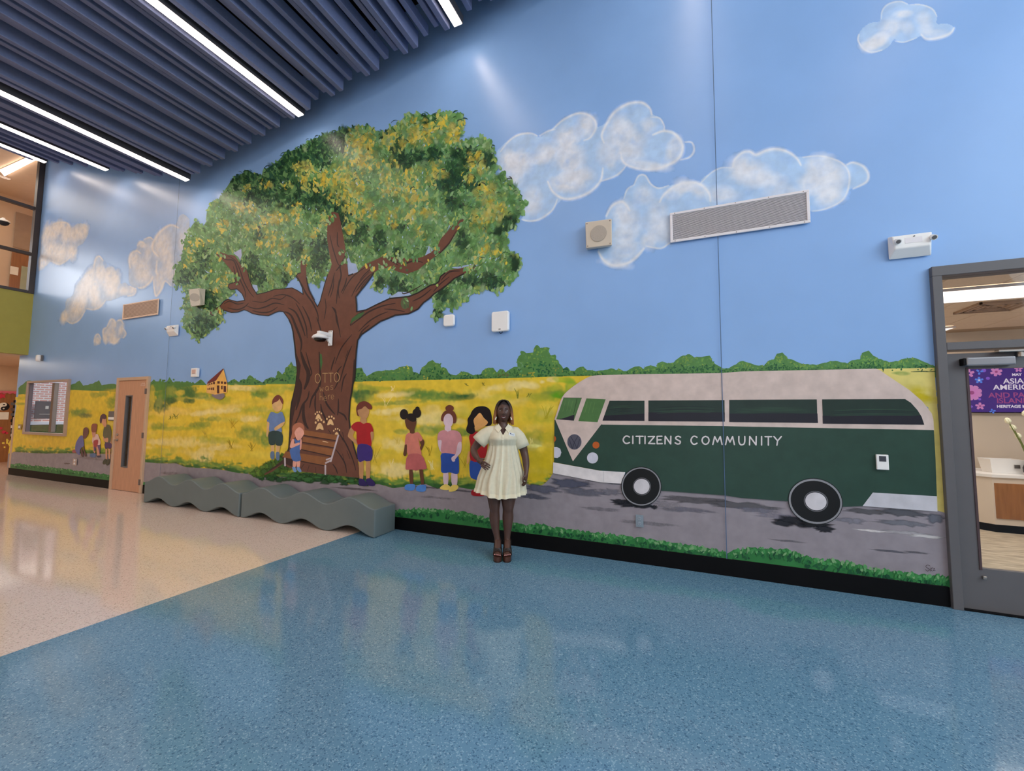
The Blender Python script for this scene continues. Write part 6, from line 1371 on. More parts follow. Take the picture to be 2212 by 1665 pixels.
for (px, py) in ((2181, 915), (2192, 930), (2203, 948), (2226, 920), (2216, 900)):
    e = ay(px, py, 8.36+R.uniform(-.05, .05)); bm = BM(); s0 = Vector((va.x, 8.36, DT+.2)); m_ = (s0+e)/2+Vector((.02, 0, -.02))
    atube(bm, [s0, m_, e], [.007, .006, .006], 6); st = obj('stem', bm, M_stem, t)
    bm = BM(); d_ = (e-m_).normalized()
    for k in range(5):
        a_ = 2*PI*k/5; sx = Vector((math.cos(a_), math.sin(a_), 0)); sx = (sx-d_*sx.dot(d_)).normalized()
        atube(bm, [e+sx*.004, e+sx*.022+d_*.03, e+sx*.020+d_*.065, e+sx*.006+d_*.09], [.006, .014, .012, .003], 6)
    obj('flower', bm, M_petal, t, smooth=True)

# wall screen with the heritage month slide
YT = 9.50
pa, pb = ay(2089, 796, YT), ay(2097, 890, YT)
sx0, sz1, sz0 = pa.x-.02, pa.z, pb.z; scx = ay(2199, 850, YT).x; sx1 = scx+(scx-sx0)
t = thing('wall_screen', 'wall screen with purple floral heritage month slide in the office', 'screen', (scx, YT, sz0))
obj('bezel', box(sx0-.012, sx1+.012, YT, YT+.06, sz0-.012, sz1+.012, .004), M_black_base, t)
M_scr = emat('screen_purple', lin((58, 30, 120)), .75); M_scr.node_tree.nodes['Principled BSDF'].inputs['Base Color'].default_value = (.02, .01, .05, 1)
obj('display', box(sx0, sx1, YT-.004, YT, sz0, sz1), M_scr, t)
def sm_(rgb, s=.8):
    m = emat('slide_ink', lin(rgb), s); m.node_tree.nodes['Principled BSDF'].inputs['Base Color'].default_value = (.05, .05, .05, 1); return m
I_w, I_p, I_pk, I_b, I_v = sm_((225, 210, 225)), sm_((150, 50, 120)), sm_((200, 120, 180)), sm_((70, 120, 220)), sm_((120, 70, 190))
def text(body, cx, z, h, m, parent, y, bold=0.0):
    cu = bpy.data.curves.new('lettering', 'FONT'); cu.body = body; cu.size = h; cu.align_x = 'CENTER'; cu.align_y = 'CENTER'; cu.extrude = .0008; cu.offset = bold
    tmp = bpy.data.objects.new('tmp', cu); me = bpy.data.meshes.new_from_object(tmp); bpy.data.objects.remove(tmp); me.materials.clear(); me.materials.append(m)
    o = bpy.data.objects.new('lettering', me); COL.objects.link(o); o.parent = parent
    o.location = Vector((cx, y, z))-worldloc(parent); o.rotation_euler = (PI/2, 0, 0)
    return o
def tz(py): return ay(2160, py, YT).z
YS = YT-.006
for body, py, h, m in (('MAY', 810, .055, I_w), ('ASIAN', 824, .118, I_w), ('AMERICAN', 837, .118, I_w), ('AND PACIFIC', 854, .118, I_p), ('ISLANDER', 866, .118, I_p), ('HERITAGE MONTH', 878, .062, I_w)):
    text(body, scx, tz(py), h, m, t, YS, .002)
def flower(cx, cz, r, m, n_=5, m2=None):
    bm = BM()
    for k in range(n_):
        a_ = 2*PI*k/n_+.3; px_, pz_ = cx+math.cos(a_)*r*.6, cz+math.sin(a_)*r*.6
        pts = [(px_+math.cos(a_+u)*r*.42*(1 if abs(math.cos(u)) > .5 else .7), YS-.001, pz_+math.sin(a_+u)*r*.42*(1 if abs(math.cos(u)) > .5 else .7)) for u in [2*PI*q/10 for q in range(10)]]
        bm.faces.new([bm.verts.new(p) for p in pts])
    obj('printed_flower', bm, m, t)
    if m2: obj('printed_flower', cyl((cx, YS-.002, cz), r*.25, .001, 'Y', 12), m2, t)
for (px, py, r, m, n_, m2) in ((2093, 806, .07, I_pk, 5, None), (2152, 803, .075, I_pk, 6, I_p), (2115, 821, .055, I_b, 5, I_w), (2099, 848, .13, I_pk, 9, I_p), (2117, 877, .06, I_pk, 5, I_p), (2116, 803, .05, I_b, 3, None), (2200, 797, .05, I_pk, 5, None), (2144, 888, .04, I_b, 4, None)):
    q = ay(px, py, YS); flower(q.x, q.z, r, m, n_, m2)
for (px, py, r) in ((2134, 817, .025), (2116, 862, .02), (2098, 878, .02), (2125, 800, .03)): q = ay(px, py, YS); obj('printed_dot', cyl((q.x, YS, q.z), r, .001, 'Y', 14), I_v, t)


# ------------------------------------------------------------------ lower corridor on the left
XW = -19.98
op = thing('oak_door_panel', 'brown oak doors with pink border at the end of the corridor', 'door', (XW, 5.4, 0))
obj('panel', box(XW, XW+.03, 4.2, 5.2, 0, 2.22, .004), M_oak, op); obj('panel', box(XW, XW+.03, 5.206, 6.62, 0, 2.22, .004), M_oak, op)
bm = BM(); y = 4.2
while y < 6.6:
    atube(bm, [(XW+.045, y, 2.19), (XW+.045, y+.06, 2.15), (XW+.045, y+.12, 2.19)], .012, 6); y += .12
abox(bm, XW+.03, XW+.04, 4.2, 6.62, 2.17, 2.24)
obj('scalloped_border', bm, mat('pink_paper', (206, 104, 120), rough=.8), op)
def onx(px, py): return ax(px, py, XW+.035)
a, b = onx(29, 864), onx(37, 965)
fr = obj('door_lite', box(XW+.03, XW+.04, onx(28, 880).y, onx(38, 870).y+.02, b.z, a.z, .003), M_void, op)
for (py, m) in ((872, M_grey), (884, M_hinge), (895, M_grey), (908, M_void), (921, M_white), (930, M_grey), (939, M_white)):
    q = onx(33, py); obj('posted_card', box(XW+.04, XW+.044, q.y-.1, q.y+.1, q.z-.05, q.z+.04), m, op)
c = onx(8, 878)
yy_ = thing('yin_yang_sign', 'round black and white yin yang sign on the oak door', 'sign', (XW+.035, c.y, c.z))
def disc(y0, z0, r, x, m, a0=0, a1=2*PI, n_=32, extra=None):
    bm = BM(); pts = [(x, y0+r*math.cos(a0+(a1-a0)*k/n_), z0+r*math.sin(a0+(a1-a0)*k/n_)) for k in range(n_+ (0 if a1-a0 > 6.2 else 1))]
    f = bm.faces.new([bm.verts.new(p) for p in pts]); g = bmesh.ops.extrude_face_region(bm, geom=[f]); bmesh.ops.translate(bm, verts=[v for v in g['geom'] if isinstance(v, bmesh.types.BMVert)], vec=(.002, 0, 0))
    bmesh.ops.recalc_face_normals(bm, faces=bm.faces)
    return bm
M_wp = mat('white_paper', (226, 206, 192), rough=.8); M_bp = mat('black_paper', (24, 20, 20), rough=.7)
rr = .125
obj('disc', disc(c.y, c.z, rr, XW+.036, M_wp), M_wp, yy_)
obj('dark_half', disc(c.y, c.z, rr, XW+.039, M_bp, -PI/2, PI/2), M_bp, yy_)
obj('white_lobe', disc(c.y, c.z+rr/2, rr/2, XW+.042, M_wp), M_wp, yy_); obj('dark_lobe', disc(c.y, c.z-rr/2, rr/2, XW+.042, M_bp), M_bp, yy_)
obj('dark_dot', disc(c.y, c.z+rr/2, rr/6, XW+.045, M_bp), M_bp, yy_); obj('white_dot', disc(c.y, c.z-rr/2, rr/6, XW+.045, M_wp), M_wp, yy_)
a, b = onx(0, 890), onx(18, 906)
t = tag(obj('paper_notice', box(XW+.032, XW+.036, a.y-.25, b.y, b.z, a.z), M_wp), 'white paper notice under the yin yang sign', 'paper')
bm = BM(); M_pkp = mat('red_pink_paper', (190, 50, 70), rough=.8)
for (px, py, r) in ((4, 855, .1), (8, 933, .07), (1, 925, .06), (14, 935, .05)):
    q = onx(px, py); pts = [(XW+.042, q.y+math.cos(PI*k/5)*r*(1 if k % 2 else .5), q.z+math.sin(PI*k/5)*r*(1 if k % 2 else .5)) for k in range(10)]
    loft(bm, [pts, [(p[0]+.003, p[1], p[2]) for p in pts]])
obj('paper_cutouts', bm, M_pkp, op)['label'] = 'red pink paper star cutouts'

# upper hall: door, recess, camera, ceiling light
XU = -19.75
a, b = ax(25, 548, XU), ax(68, 640, XU)
ud = thing('hall_door', 'brown wooden door with glass lite behind the upper window', 'door', (XU, (a.y+b.y)/2, 3.2))
obj('leaf', box(XU, XU+.05, a.y, b.y, 3.2, ax(40, 546, XU).z, .004), M_oak, ud)
c0, c1 = ax(47, 574, XU+.06), ax(62, 630, XU+.06); obj('door_lite', box(XU+.05, XU+.06, c0.y, c1.y, c1.z, c0.z, .002), mat('pale_green_glass', (150, 156, 130), rough=.2), ud)
obj('door_frame', box(XU, XU+.07, b.y, b.y+.07, 3.2, ax(75, 470, XU).z, .003), M_tan_frame, ud)
c0, c1 = ax(23, 574, XU+.07), ax(39, 595, XU+.07); tag(obj('paper_notice', box(XU+.06, XU+.064, c0.y, c1.y, c1.z, c0.z), M_wp), 'white paper taped to the upper hall door', 'paper')
c0, c1 = ax(35, 457, XU+.02), ax(78, 545, XU+.02); tag(obj('recess_shade', box(XU, XU+.02, c0.y, c1.y, c1.z, c0.z, .003), mat('recess_shade_beige', (150, 126, 104), rough=.7)), 'flat darker beige sheet for the shaded recess over the upper hall door', kind='structure')  # flat sheet, darker beige paints in the shade of the recess
q = ax(8, 478, -18.6)
dc = thing('security_camera', 'white dome security camera in the upper hall, seen through the window', 'security camera', (q.x, q.y, q.z))
bm = BM(); loft(bm, [[(q.x+r_*math.cos(2*PI*k/20), q.y+r_*math.sin(2*PI*k/20), q.z+h_) for k in range(20)] for r_, h_ in ((.05, .06), (.12, .03), (.14, -.02))]); obj('shroud', bm, M_white, dc, smooth=True)
bm = BM(); loft(bm, [[(q.x+r_*math.cos(2*PI*k/20), q.y+r_*math.sin(2*PI*k/20), q.z+h_) for k in range(20)] for r_, h_ in ((.12, -.02), (.1, -.08), (.05, -.12), (.01, -.13))]); obj('dome', bm, M_void, dc, smooth=True)
obj('arm', box(XU-.05, q.x, q.y-.03, q.y+.03, q.z+.05, q.z+.11, .005), M_white, dc)
ZU = 8.44
P4 = [az(0, 366, ZU), az(66, 336, ZU), az(80, 342, ZU), az(10, 378, ZU)]
hl = thing('hall_light', 'bright linear ceiling light in the upper hall behind the window', 'ceiling light', (P4[0].x, P4[0].y, ZU))
bm = BM(); loft(bm, [[(p.x, p.y, ZU) for p in P4], [(p.x, p.y, ZU-.03) for p in P4]]); bmesh.ops.recalc_face_normals(bm, faces=bm.faces)
obj('diffuser', bm, M_lamp, hl)
cen = sum(P4, Vector())/4
bm = BM(); loft(bm, [[(cen.x+(p.x-cen.x)*1.06, cen.y+(p.y-cen.y)*1.06, ZU+.01) for p in P4], [(cen.x+(p.x-cen.x)*1.06, cen.y+(p.y-cen.y)*1.06, ZU-.01) for p in P4]]); obj('housing', bm, M_beige_c, hl)
# ------------------------------------------------------------------ the woman
WO = thing('person', 'standing woman in a cream short sleeved shirt dress, one hand on her hip', 'person', (-1.985, 4.42, 0), rotz=math.radians(24.2))
def limb(bm, pts, n=20, sub=5):
    """tapered limb: points (x,y,z,r), smoothly interpolated"""
    P4_ = []
    for i in range(len(pts)-1):
        p0 = pts[max(i-1, 0)]; p1 = pts[i]; p2 = pts[i+1]; p3 = pts[min(i+2, len(pts)-1)]
        for k in range(sub):
            t = k/sub
            P4_.append([0.5*((2*p1[j])+(-p0[j]+p2[j])*t+(2*p0[j]-5*p1[j]+4*p2[j]-p3[j])*t*t+(-p0[j]+3*p1[j]-3*p2[j]+p3[j])*t**3) for j in range(4)])
    P4_.append(pts[-1])
    atube(bm, [q[:3] for q in P4_], [q[3] for q in P4_], n)
bm = BM()
def ball(bm, c, rx, ry, rz, n=12):
    g = bmesh.ops.create_uvsphere(bm, u_segments=n*2, v_segments=n, radius=1)
    for v in g['verts']: v.co = Vector((c[0]+v.co.x*rx, c[1]+v.co.y*ry, c[2]+v.co.z*rz))
loft(bm, [[(-.014+rx*math.cos(2*PI*k/40), ry*math.sin(2*PI*k/40)+oy, z) for k in range(40)] for z, rx, ry, oy in
  ((.80, .15, .11, .01), (.86, .175, .13, .01), (.93, .178, .135, .008), (1.02, .165, .125, 0), (1.12, .150, .112, 0), (1.2, .150, .110, 0), (1.3, .160, .118, 0), (1.37, .150, .106, 0), (1.41, .128, .090, .002), (1.445, .090, .072, .004), (1.475, .070, .062, .004), (1.50, .056, .056, .002), (1.58, .053, .056, .002))])
limb(bm, [(-.075, .005, 1.415, .045), (-.14, .005, 1.400, .052), (-.20, .008, 1.365, .055), (-.265, .01, 1.31, .055), (-.325, .01, 1.235, .044), (-.342, -.005, 1.205, .040), (-.335, -.04, 1.168, .039), (-.312, -.08, 1.132, .033), (-.285, -.108, 1.104, .026)])
limb(bm, [(.055, .005, 1.415, .045), (.115, .005, 1.398, .052), (.162, .008, 1.35, .055), (.205, .012, 1.28, .055), (.235, .012, 1.18, .046), (.250, -.010, 1.11, .042), (.256, -.050, 1.04, .038), (.256, -.085, .975, .028), (.253, -.098, .945, .026), (.250, -.105, .925, .026)])
limb(bm, [(-.105, 0, .86, .115), (-.106, 0, .76, .098), (-.104, -.004, .66, .080), (-.100, -.012, .565, .062), (-.098, -.002, .515, .056), (-.098, .014, .43, .060), (-.090, .018, .34, .050), (-.074, .018, .25, .036), (-.062, .018, .19, .034), (-.060, .02, .15, .034)])
limb(bm, [(.070, 0, .86, .120), (.064, 0, .76, .104), (.058, -.004, .66, .088), (.056, -.012, .565, .067), (.055, -.002, .515, .060), (.055, .014, .43, .064), (.053, .018, .34, .052), (.050, .018, .25, .038), (.048, .018, .19, .035), (.049, .02, .15, .034)])
# feet
for fx in (-.058, .050):
    atube(bm, [(fx, .035, .17), (fx, -.01, .165), (fx+.0, -.06, .12), (fx, -.105, .088)], [.034, .036, .036, .030], 14)
    ball(bm, (fx, .045, .145), .030, .034, .036)
    ball(bm, (fx, -.10, .084), .042, .038, .020)
    for k in range(5):
        s = -1 if fx > 0 else 1   # big toe on the inner side
        x = fx+s*(.030-.0155*k); L = .048-.006*k
        atube(bm, [(x, -.115, .082), (x, -.125-L*.5, .080), (x, -.125-L, .070)], [.0115-.001*k, .0115-.0012*k, .008-.0008*k], 8)
        ball(bm, (x, -.125-L, .070), .0085-.0008*k, .008, .008-.0008*k, 6)
# hands
def finger(bm, pts, r):
    n = len(pts); rr = [r*(1-.06*i) for i in range(n)]
    atube(bm, pts, rr, 8)
    for p_, q in zip(pts, rr): ball(bm, p_, q, q, q, 6)
# left of picture: on the hip, fingers towards lower right
ball(bm, (-.262, -.135, 1.085), .036, .020, .030)
atube(bm, [(-.285, -.105, 1.105), (-.268, -.128, 1.09), (-.240, -.148, 1.068)], [.027, .030, .028], 12)
K0 = [(-.222, -.158, 1.082), (-.228, -.160, 1.064), (-.238, -.158, 1.048), (-.250, -.152, 1.036)]
T0 = [(-.152, -.178, 1.045), (-.156, -.180, 1.020), (-.172, -.178, 1.002), (-.200, -.170, .996)]
for a, b in zip(K0, T0):
    a, b = Vector(a), Vector(b); finger(bm, [a, a.lerp(b, .4)+Vector((0, -.006, .003)), a.lerp(b, .72)+Vector((0, -.004, .001)), b], .0096)
finger(bm, [(-.262, -.118, 1.105), (-.238, -.115, 1.112), (-.218, -.118, 1.106)], .0100)
# right of picture: hanging, curled lightly
ball(bm, (.246, -.112, .912), .020, .030, .040)
atube(bm, [(.253, -.098, .945), (.249, -.108, .92), (.244, -.118, .885)], [.024, .026, .024], 12)
for k, (dx, L) in enumerate(((-.022, .070), (-.006, .078), (.010, .074), (.025, .060))):
    a = Vector((.246+dx*.55, -.118-dx*.9, .885)); finger(bm, [a, a+Vector((-.006, -.006, -L*.42)), a+Vector((-.014, -.002, -L*.75)), a+Vector((-.024, .006, -L*.95))], .0094)
finger(bm, [(.232, -.132, .925), (.218, -.150, .900), (.214, -.156, .868)], .0105)
# head
HC = Vector((-.006, -.015, 1.636))
def head_pt(x, y, z):
    w_ = .084*(1-.26*max(0, -z)**1.8); d_ = .100*(1-.10*max(0, -z)); h_ = .127
    p = Vector((x*w_, y*d_, z*h_))
    if y < 0:
        f = lambda cx, cz, sx, sz: math.exp(-((x-cx)/sx)**2-((z-cz)/sz)**2)*(-y)
        p.y -= .020*f(0, -.17, .13, .12)+.011*f(0, .02, .08, .2)+.007*f(0, -.47, .26, .10)+.006*f(0, -.82, .25, .16)
        p.y -= .006*f(.45, -.22, .2, .2)+.006*f(-.45, -.22, .2, .2)+.004*f(0, .38, .5, .18)
        p.y += .009*f(.38, .10, .16, .11)+.009*f(-.38, .10, .16, .11)+.004*f(0, -.56, .2, .05)
        p.x += .005*f(.12, -.22, .08, .08)-.005*f(-.12, -.22, .08, .08)
    return HC+p
g = bmesh.ops.create_uvsphere(bm, u_segments=72, v_segments=54, radius=1)
for v in g['verts']: v.co = head_pt(*v.co)
for s in (-1, 1): ball(bm, HC+Vector((s*.074, .008, -.012)), .010, .018, .030, 8)
me = bpy.data.meshes.new('body'); bm.to_mesh(me); bm.free()
o = bpy.data.objects.new('tmp', me); COL.objects.link(o)
rm = o.modifiers.new('r', 'REMESH'); rm.mode = 'VOXEL'; rm.voxel_size = .0034; rm.use_smooth_shade = True
sm = o.modifiers.new('s', 'SMOOTH'); sm.factor = .5; sm.iterations = 3
dg = bpy.context.evaluated_depsgraph_get(); me2 = bpy.data.meshes.new_from_object(o.evaluated_get(dg)); bpy.data.objects.remove(o)
M_skin = mat('dark_brown_skin', (74, 51, 43), rough=.42, var=.08, scale=14, spec=.45)
me2.materials.clear(); me2.materials.append(M_skin); me2.name = 'body'
for p_ in me2.polygons: p_.use_smooth = True
body = bpy.data.objects.new('body', me2); COL.objects.link(body); body.parent = WO
# face details
M_eye = mat('eye_white', (190, 180, 172), rough=.3, var=.02); M_iris = mat('dark_iris', (24, 16, 14), rough=.15); M_lip = mat('dark_rose_lips', (96, 46, 48), rough=.4); M_teeth = mat('teeth', (226, 214, 204), rough=.3); M_brow = mat('eyebrow_black', (26, 18, 18), rough=.8)
def on_face(x, z, off=.0): 
    y = -math.sqrt(max(0, 1-x*x-z*z)); p = head_pt(x, y, z); return p+Vector((0, -off, 0))
for s in (-1, 1):
    c = on_face(s*.38, .10)
    bm = BM(); ball(bm, c+Vector((0, .006, 0)), .0150, .008, .0066, 10); e = obj('eye', bm, M_eye, WO, local=True, smooth=True)
    bm = BM(); ball(bm, c+Vector((0, .0018, 0)), .0056, .0045, .0056, 8); obj('iris', bm, M_iris, e, local=True, smooth=True)
    bm = BM(); atube(bm, [c+Vector((-.016, .001, .001)), c+Vector((-.008, -.003, .0075)), c+Vector((.002, -.003, .0085)), c+Vector((.016, .002, .001))], .0016, 6); obj('lash', bm, M_brow, e, local=True)
    bm = BM(); atube(bm, [on_face(s*.16, .27, .001), on_face(s*.36, .33, .001), on_face(s*.58, .27, .001)], [.0028, .0030, .0012], 6); obj('eyebrow', bm, M_brow, WO, local=True)
    bm = BM(); ball(bm, on_face(s*.075, -.255, -.002), .0042, .004, .003, 6); obj('nostril', bm, M_iris, WO, local=True)
N_ = 9
up = [on_face(-.36+.72*k/8, -.455-.02*math.cos(PI*(k-4)/4)*.5+.075*((k-4)/4)**2, .002) for k in range(9)]
lo = [on_face(-.36+.72*k/8, -.585+.195*((k-4)/4)**2, .002) for k in range(9)]
bm = BM(); atube(bm, up, [.001, .0028, .0034, .0036, .003, .0036, .0034, .0028, .001], 8); lips = obj('lips', bm, M_lip, WO, local=True, smooth=True)
bm = BM(); atube(bm, lo, [.001, .003, .0042, .0048, .005, .0048, .0042, .003, .001], 8); obj('lower_lip', bm, M_lip, lips, local=True, smooth=True)
bm = BM()
loft(bm, [[up[k]+Vector((0, .0005, 0)) for k in range(1, 8)], [(up[k]*.35+lo[k]*.65)+Vector((0, .0005, 0)) for k in range(1, 8)]], False, False, closed=False)
obj('teeth', bm, M_teeth, lips, local=True)
# hair
def hair_mat():
    m = bpy.data.materials.new('locs_hair'); m.use_nodes = True; nt = m.node_tree; b = nt.nodes['Principled BSDF']
    a = nt.nodes.new('ShaderNodeAttribute'); a.attribute_name = 'Col'; nt.links.new(a.outputs['Color'], b.inputs['Base Color']); b.inputs['Roughness'].default_value = .6
    return m
M_hair = hair_mat()
bm = BM(); cl_ = bm.loops.layers.float_color.new('Col')
g = bmesh.ops.create_uvsphere(bm, u_segments=64, v_segments=48, radius=1)
for v in g['verts']:
    x, y, z = v.co; n_ = mnoise.noise(Vector((x*9, y*9, z*9)))*.004
    v.co = HC+Vector((x*(.090+n_), y*(.106+n_)+.006, z*(.134+n_)))
def is_face(q): return q.y < -.012 and q.z < .080-.35*(q.x/.085)**2*.08 and abs(q.x) < .074-.30*max(0, q.z-.03) or (q.z < -.05 and q.y < .02)
dead = [v for v in bm.verts if is_face(v.co-HC)]
bmesh.ops.delete(bm, geom=dead, context='VERTS')
HQ = random.Random(4)
for k in range(190):
    a = HQ.uniform(-2.35, 2.35)  # 0 = back, +-pi/2 the sides, beyond = towards the face
    sx, sy = math.sin(a), math.cos(a); sg = 1 if sx > 0 else -1
    P_ = [HC+Vector((sx*.012, -.045+sy*.02, .136))]
    P_.append(HC+Vector((sx*.052, -.03+sy*.05, .122)))
    P_.append(HC+Vector((sx*.084, sy*.085 if sy > 0 else max(sy*.09, -.056), .078)))
    fx_ = max(abs(sx)*.100, .086 if abs(a) > 1.25 else 0); e1 = HC+Vector((sg*fx_, sy*.108 if sy > 0 else max(sy*.09, -.040), HQ.uniform(.0, .03)))
    out = HQ.uniform(.0, .020); ln = HQ.uniform(-.150, -.095)
    P_ += [e1, HC+Vector((sg*(fx_+out*.7), e1.y-HC.y+HQ.uniform(-.006, .006), ln*.45)), HC+Vector((sg*(fx_+out), e1.y-HC.y+HQ.uniform(-.012, .01), ln))]
    r = HQ.uniform(.0042, .0062); limb(bm, [(*P_[i], r*(1 if i < 5 else .6)) for i in range(6)], 6, 3)
for f in bm.faces:
    for l in f.loops:
        z = l.vert.co.z-HC.z; t = min(1, max(0, (.075-z)/.15)); j = mnoise.noise(l.vert.co*60)*.5+.5
        t *= (.45+.75*j)
        A_, B_ = alb((30, 20, 20)), alb((160, 104, 60)); l[cl_] = [A_[c]+(B_[c]-A_[c])*min(1, t) for c in range(3)]+[1]
obj('hair', bm, M_hair, WO, local=True, smooth=True)['label'] = 'shoulder length dark locs with golden brown tips'
# earrings
M_ear = mat('pearl_white', (226, 214, 196), rough=.3)
for s in (-1, 1):
    bm = BM()
    for k in range(3):
        c = HC+Vector((s*(.083+.004*k), -.052-.002*k, -.062-.011*k)); ball(bm, c, .0055+.0016*k, .003, .0075, 6)
    obj('earring', bm, M_ear, WO, local=True, smooth=True)
# dress
def stripe_mat():
    m = mat('cream_striped_cotton', (198, 191, 170), rough=.85, var=.04, scale=30, spec=.15); nt = m.node_tree; b = nt.nodes['Principled BSDF']
    tc = nt.nodes.new('ShaderNodeTexCoord'); wv = nt.nodes.new('ShaderNodeTexWave'); wv.inputs['Scale'].default_value = 52; wv.inputs['Distortion'].default_value = .5
    nt.links.new(tc.outputs['Object'], wv.inputs['Vector'])
    mx = nt.nodes.new('ShaderNodeMix'); mx.data_type = 'RGBA'; mx.blend_type = 'MULTIPLY'; mx.inputs[7].default_value = (.86, .86, .82, 1)
    src = b.inputs['Base Color'].links[0].from_socket
    nt.links.new(wv.outputs['Fac'], mx.inputs[0]); nt.links.new(src, mx.inputs[6]); nt.links.new(mx.outputs[2], b.inputs['Base Color'])
    return m
M_dress = stripe_mat(); M_trim = mat('cream_plain_cotton', (204, 196, 172), rough=.85, spec=.15)
def interp(tab, z):
    for a, b in zip(tab, tab[1:]):
        if a[0] <= z <= b[0]:
            t = (z-a[0])/(b[0]-a[0]); t = t*t*(3-2*t) if False else t
            return [a[i]+(b[i]-a[i])*t for i in range(1, len(a))]
    return list(tab[0][1:] if z < tab[0][0] else tab[-1][1:])
#      z    cx    half width  depth front, depth back, pleat
DTAB = [(.68, -.036, .286, .235, .20, .016), (.78, -.033, .268, .215, .19, .014), (.90, -.026, .252, .19, .17, .011), (1.02, -.018, .216, .165, .15, .008), (1.12, -.013, .186, .150, .135, .006), (1.20, -.011, .168, .138, .122, .0045), (1.25, -.010, .160, .130, .118, .003), (1.28, -.010, .164, .142, .120, .0015), (1.33, -.010, .176, .165, .122, 0), (1.39, -.010, .170, .145, .115, 0), (1.44, -.010, .150, .112, .10, 0), (1.475, -.010, .105, .085, .085, 0), (1.495, -.010, .072, .066, .066, 0)]
def dress_pt(a, z):
    cx, w_, df, db, pl = interp(DTAB, z)
    x, y = math.cos(a), math.sin(a); d_ = df if y < 0 else db
    n_ = mnoise.noise(Vector((x*2.5, y*2.5, z*3)))
    r = 1+pl/w_*1.6*(math.cos(19*a+n_*3)*.9+math.cos(7*a+1)*.6)+.006*mnoise.noise(Vector((x*9, y*9, z*7)))
    bust = 0
    if y < 0:
        for s in (-1, 1): bust += .018*math.exp(-((x*w_-s*.075)/.05)**2-((z-1.335)/.045)**2)
        r_w = .010*math.exp(-((z-1.255)/.012)**2); bust -= r_w*.6
    return Vector((cx+x*w_*r, y*d_*r-bust, z))
NA = 144; zs = []
z = .68
while z < 1.4951: zs.append(z); z += .0125
bm = BM(); rings = []
for z in zs:
    rr = []
    w_ = interp(DTAB, z)[1]; g_ = math.asin(min(.9, max(0, z-1.375)*.60/w_)) if z > 1.375 else 0
    for k in range(NA+1):
        a = -PI/2+g_+(2*PI-2*g_)*k/NA
        zz = z
        if z < 1.0:   # hem hangs higher at the sides
            lift = .055*max(0, -math.cos(a))+.025*max(0, math.cos(a)); zz = z+lift*(1-(z-.68)/.32)
        rr.append(dress_pt(a, zz))
    rings.append(rr)
loft(bm, rings, False, False, closed=False)
bmesh.ops.remove_doubles(bm, verts=bm.verts, dist=1e-5)
def sleeve(bm, pts):
    R_ = []
    for i, (p_, r1, r2) in enumerate(pts):
        p_ = Vector(p_); q = Vector(pts[min(i+1, len(pts)-1)][0]); o_ = Vector(pts[max(i-1, 0)][0]); t = (q-o_).normalized()
        n1 = Vector((t.z, 0, -t.x)).normalized(); n2 = Vector((0, 1, 0))
        R_.append([p_+n1*math.cos(2*PI*k/40)*r1*(1+.03*math.cos(9*2*PI*k/40)*i/4)+n2*math.sin(2*PI*k/40)*r2 for k in range(40)])
    loft(bm, R_, False, False)
sleeve(bm, [((-.08, .0, 1.418), .060, .078), ((-.150, .0, 1.402), .076, .084), ((-.210, -.0, 1.362), .086, .086), ((-.258, -.004, 1.318), .088, .084), ((-.288, -.006, 1.285), .088, .082)])
sleeve(bm, [((.06, .0, 1.418), .060, .078), ((.120, .0, 1.398), .076, .084), ((.165, .0, 1.345), .083, .084), ((.198, .0, 1.285), .082, .080), ((.220, .0, 1.232), .080, .076)])
dress = obj('dress', bm, M_dress, WO, local=True, smooth=True)
so = dress.modifiers.new('t', 'SOLIDIFY'); so.thickness = .003
dress['label'] = 'cream striped cotton shirt dress with pleats'
# collar, placket, buttons, hem band
for s in (-1, 1):
    x0 = -.006
    pts = [(x0+s*.062, 1.492), (x0+s*.058, 1.505), (x0+s*.020, 1.452), (x0+s*.055, 1.405), (x0+s*.098, 1.448), (x0+s*.090, 1.475)]
    bm = BM(); a_ = [bm.verts.new((p_[0], dress_pt(math.atan2(-math.sqrt(max(.02, 1-min(.96, ((p_[0]+.01)/.15)**2))), (p_[0]+.01)/.15), min(1.47, p_[1])).y-.012, p_[1])) for p_ in pts]
    bm.faces.new(a_ if s > 0 else a_[::-1]); o = obj('collar', bm, M_trim, WO, local=True); q = o.modifiers.new('t', 'SOLIDIFY'); q.thickness = .004
bm = BM(); L_, R2 = [], []
z = .70
while z < 1.385:
    L_.append(dress_pt(-PI/2-.055, z)+Vector((0, -.004, 0))); R2.append(dress_pt(-PI/2+.055, z)+Vector((0, -.004, 0))); z += .02
loft(bm, [L_, R2], False, False, closed=False)
pk = obj('placket', bm, M_trim, WO, local=True); q = pk.modifiers.new('t', 'SOLIDIFY'); q.thickness = .002
for z in (1.36, 1.30, 1.25, 1.18, 1.10, 1.02, .94, .86, .78):
    p_ = dress_pt(-PI/2, z); obj('button', cyl((p_.x, p_.y-.008, z), .0055, .003, 'Y', 12), M_ear, pk, local=True)
bm = BM(); A0, A1_ = [], []
for k in range(NA+1):
    a = 2*PI*k/NA; lift = .055*max(0, -math.cos(a))+.025*max(0, math.cos(a))
    for z, LST in ((.682, A0), (.725, A1_)):
        p_ = dress_pt(a, z+lift*(1-(z-.68)/.32)); LST.append(Vector(((p_.x+.036)*1.008-.036, p_.y*1.010, p_.z)))
loft(bm, [A0, A1_], False, False, closed=False)
obj('hem_band', bm, M_trim, WO, local=True, smooth=True)
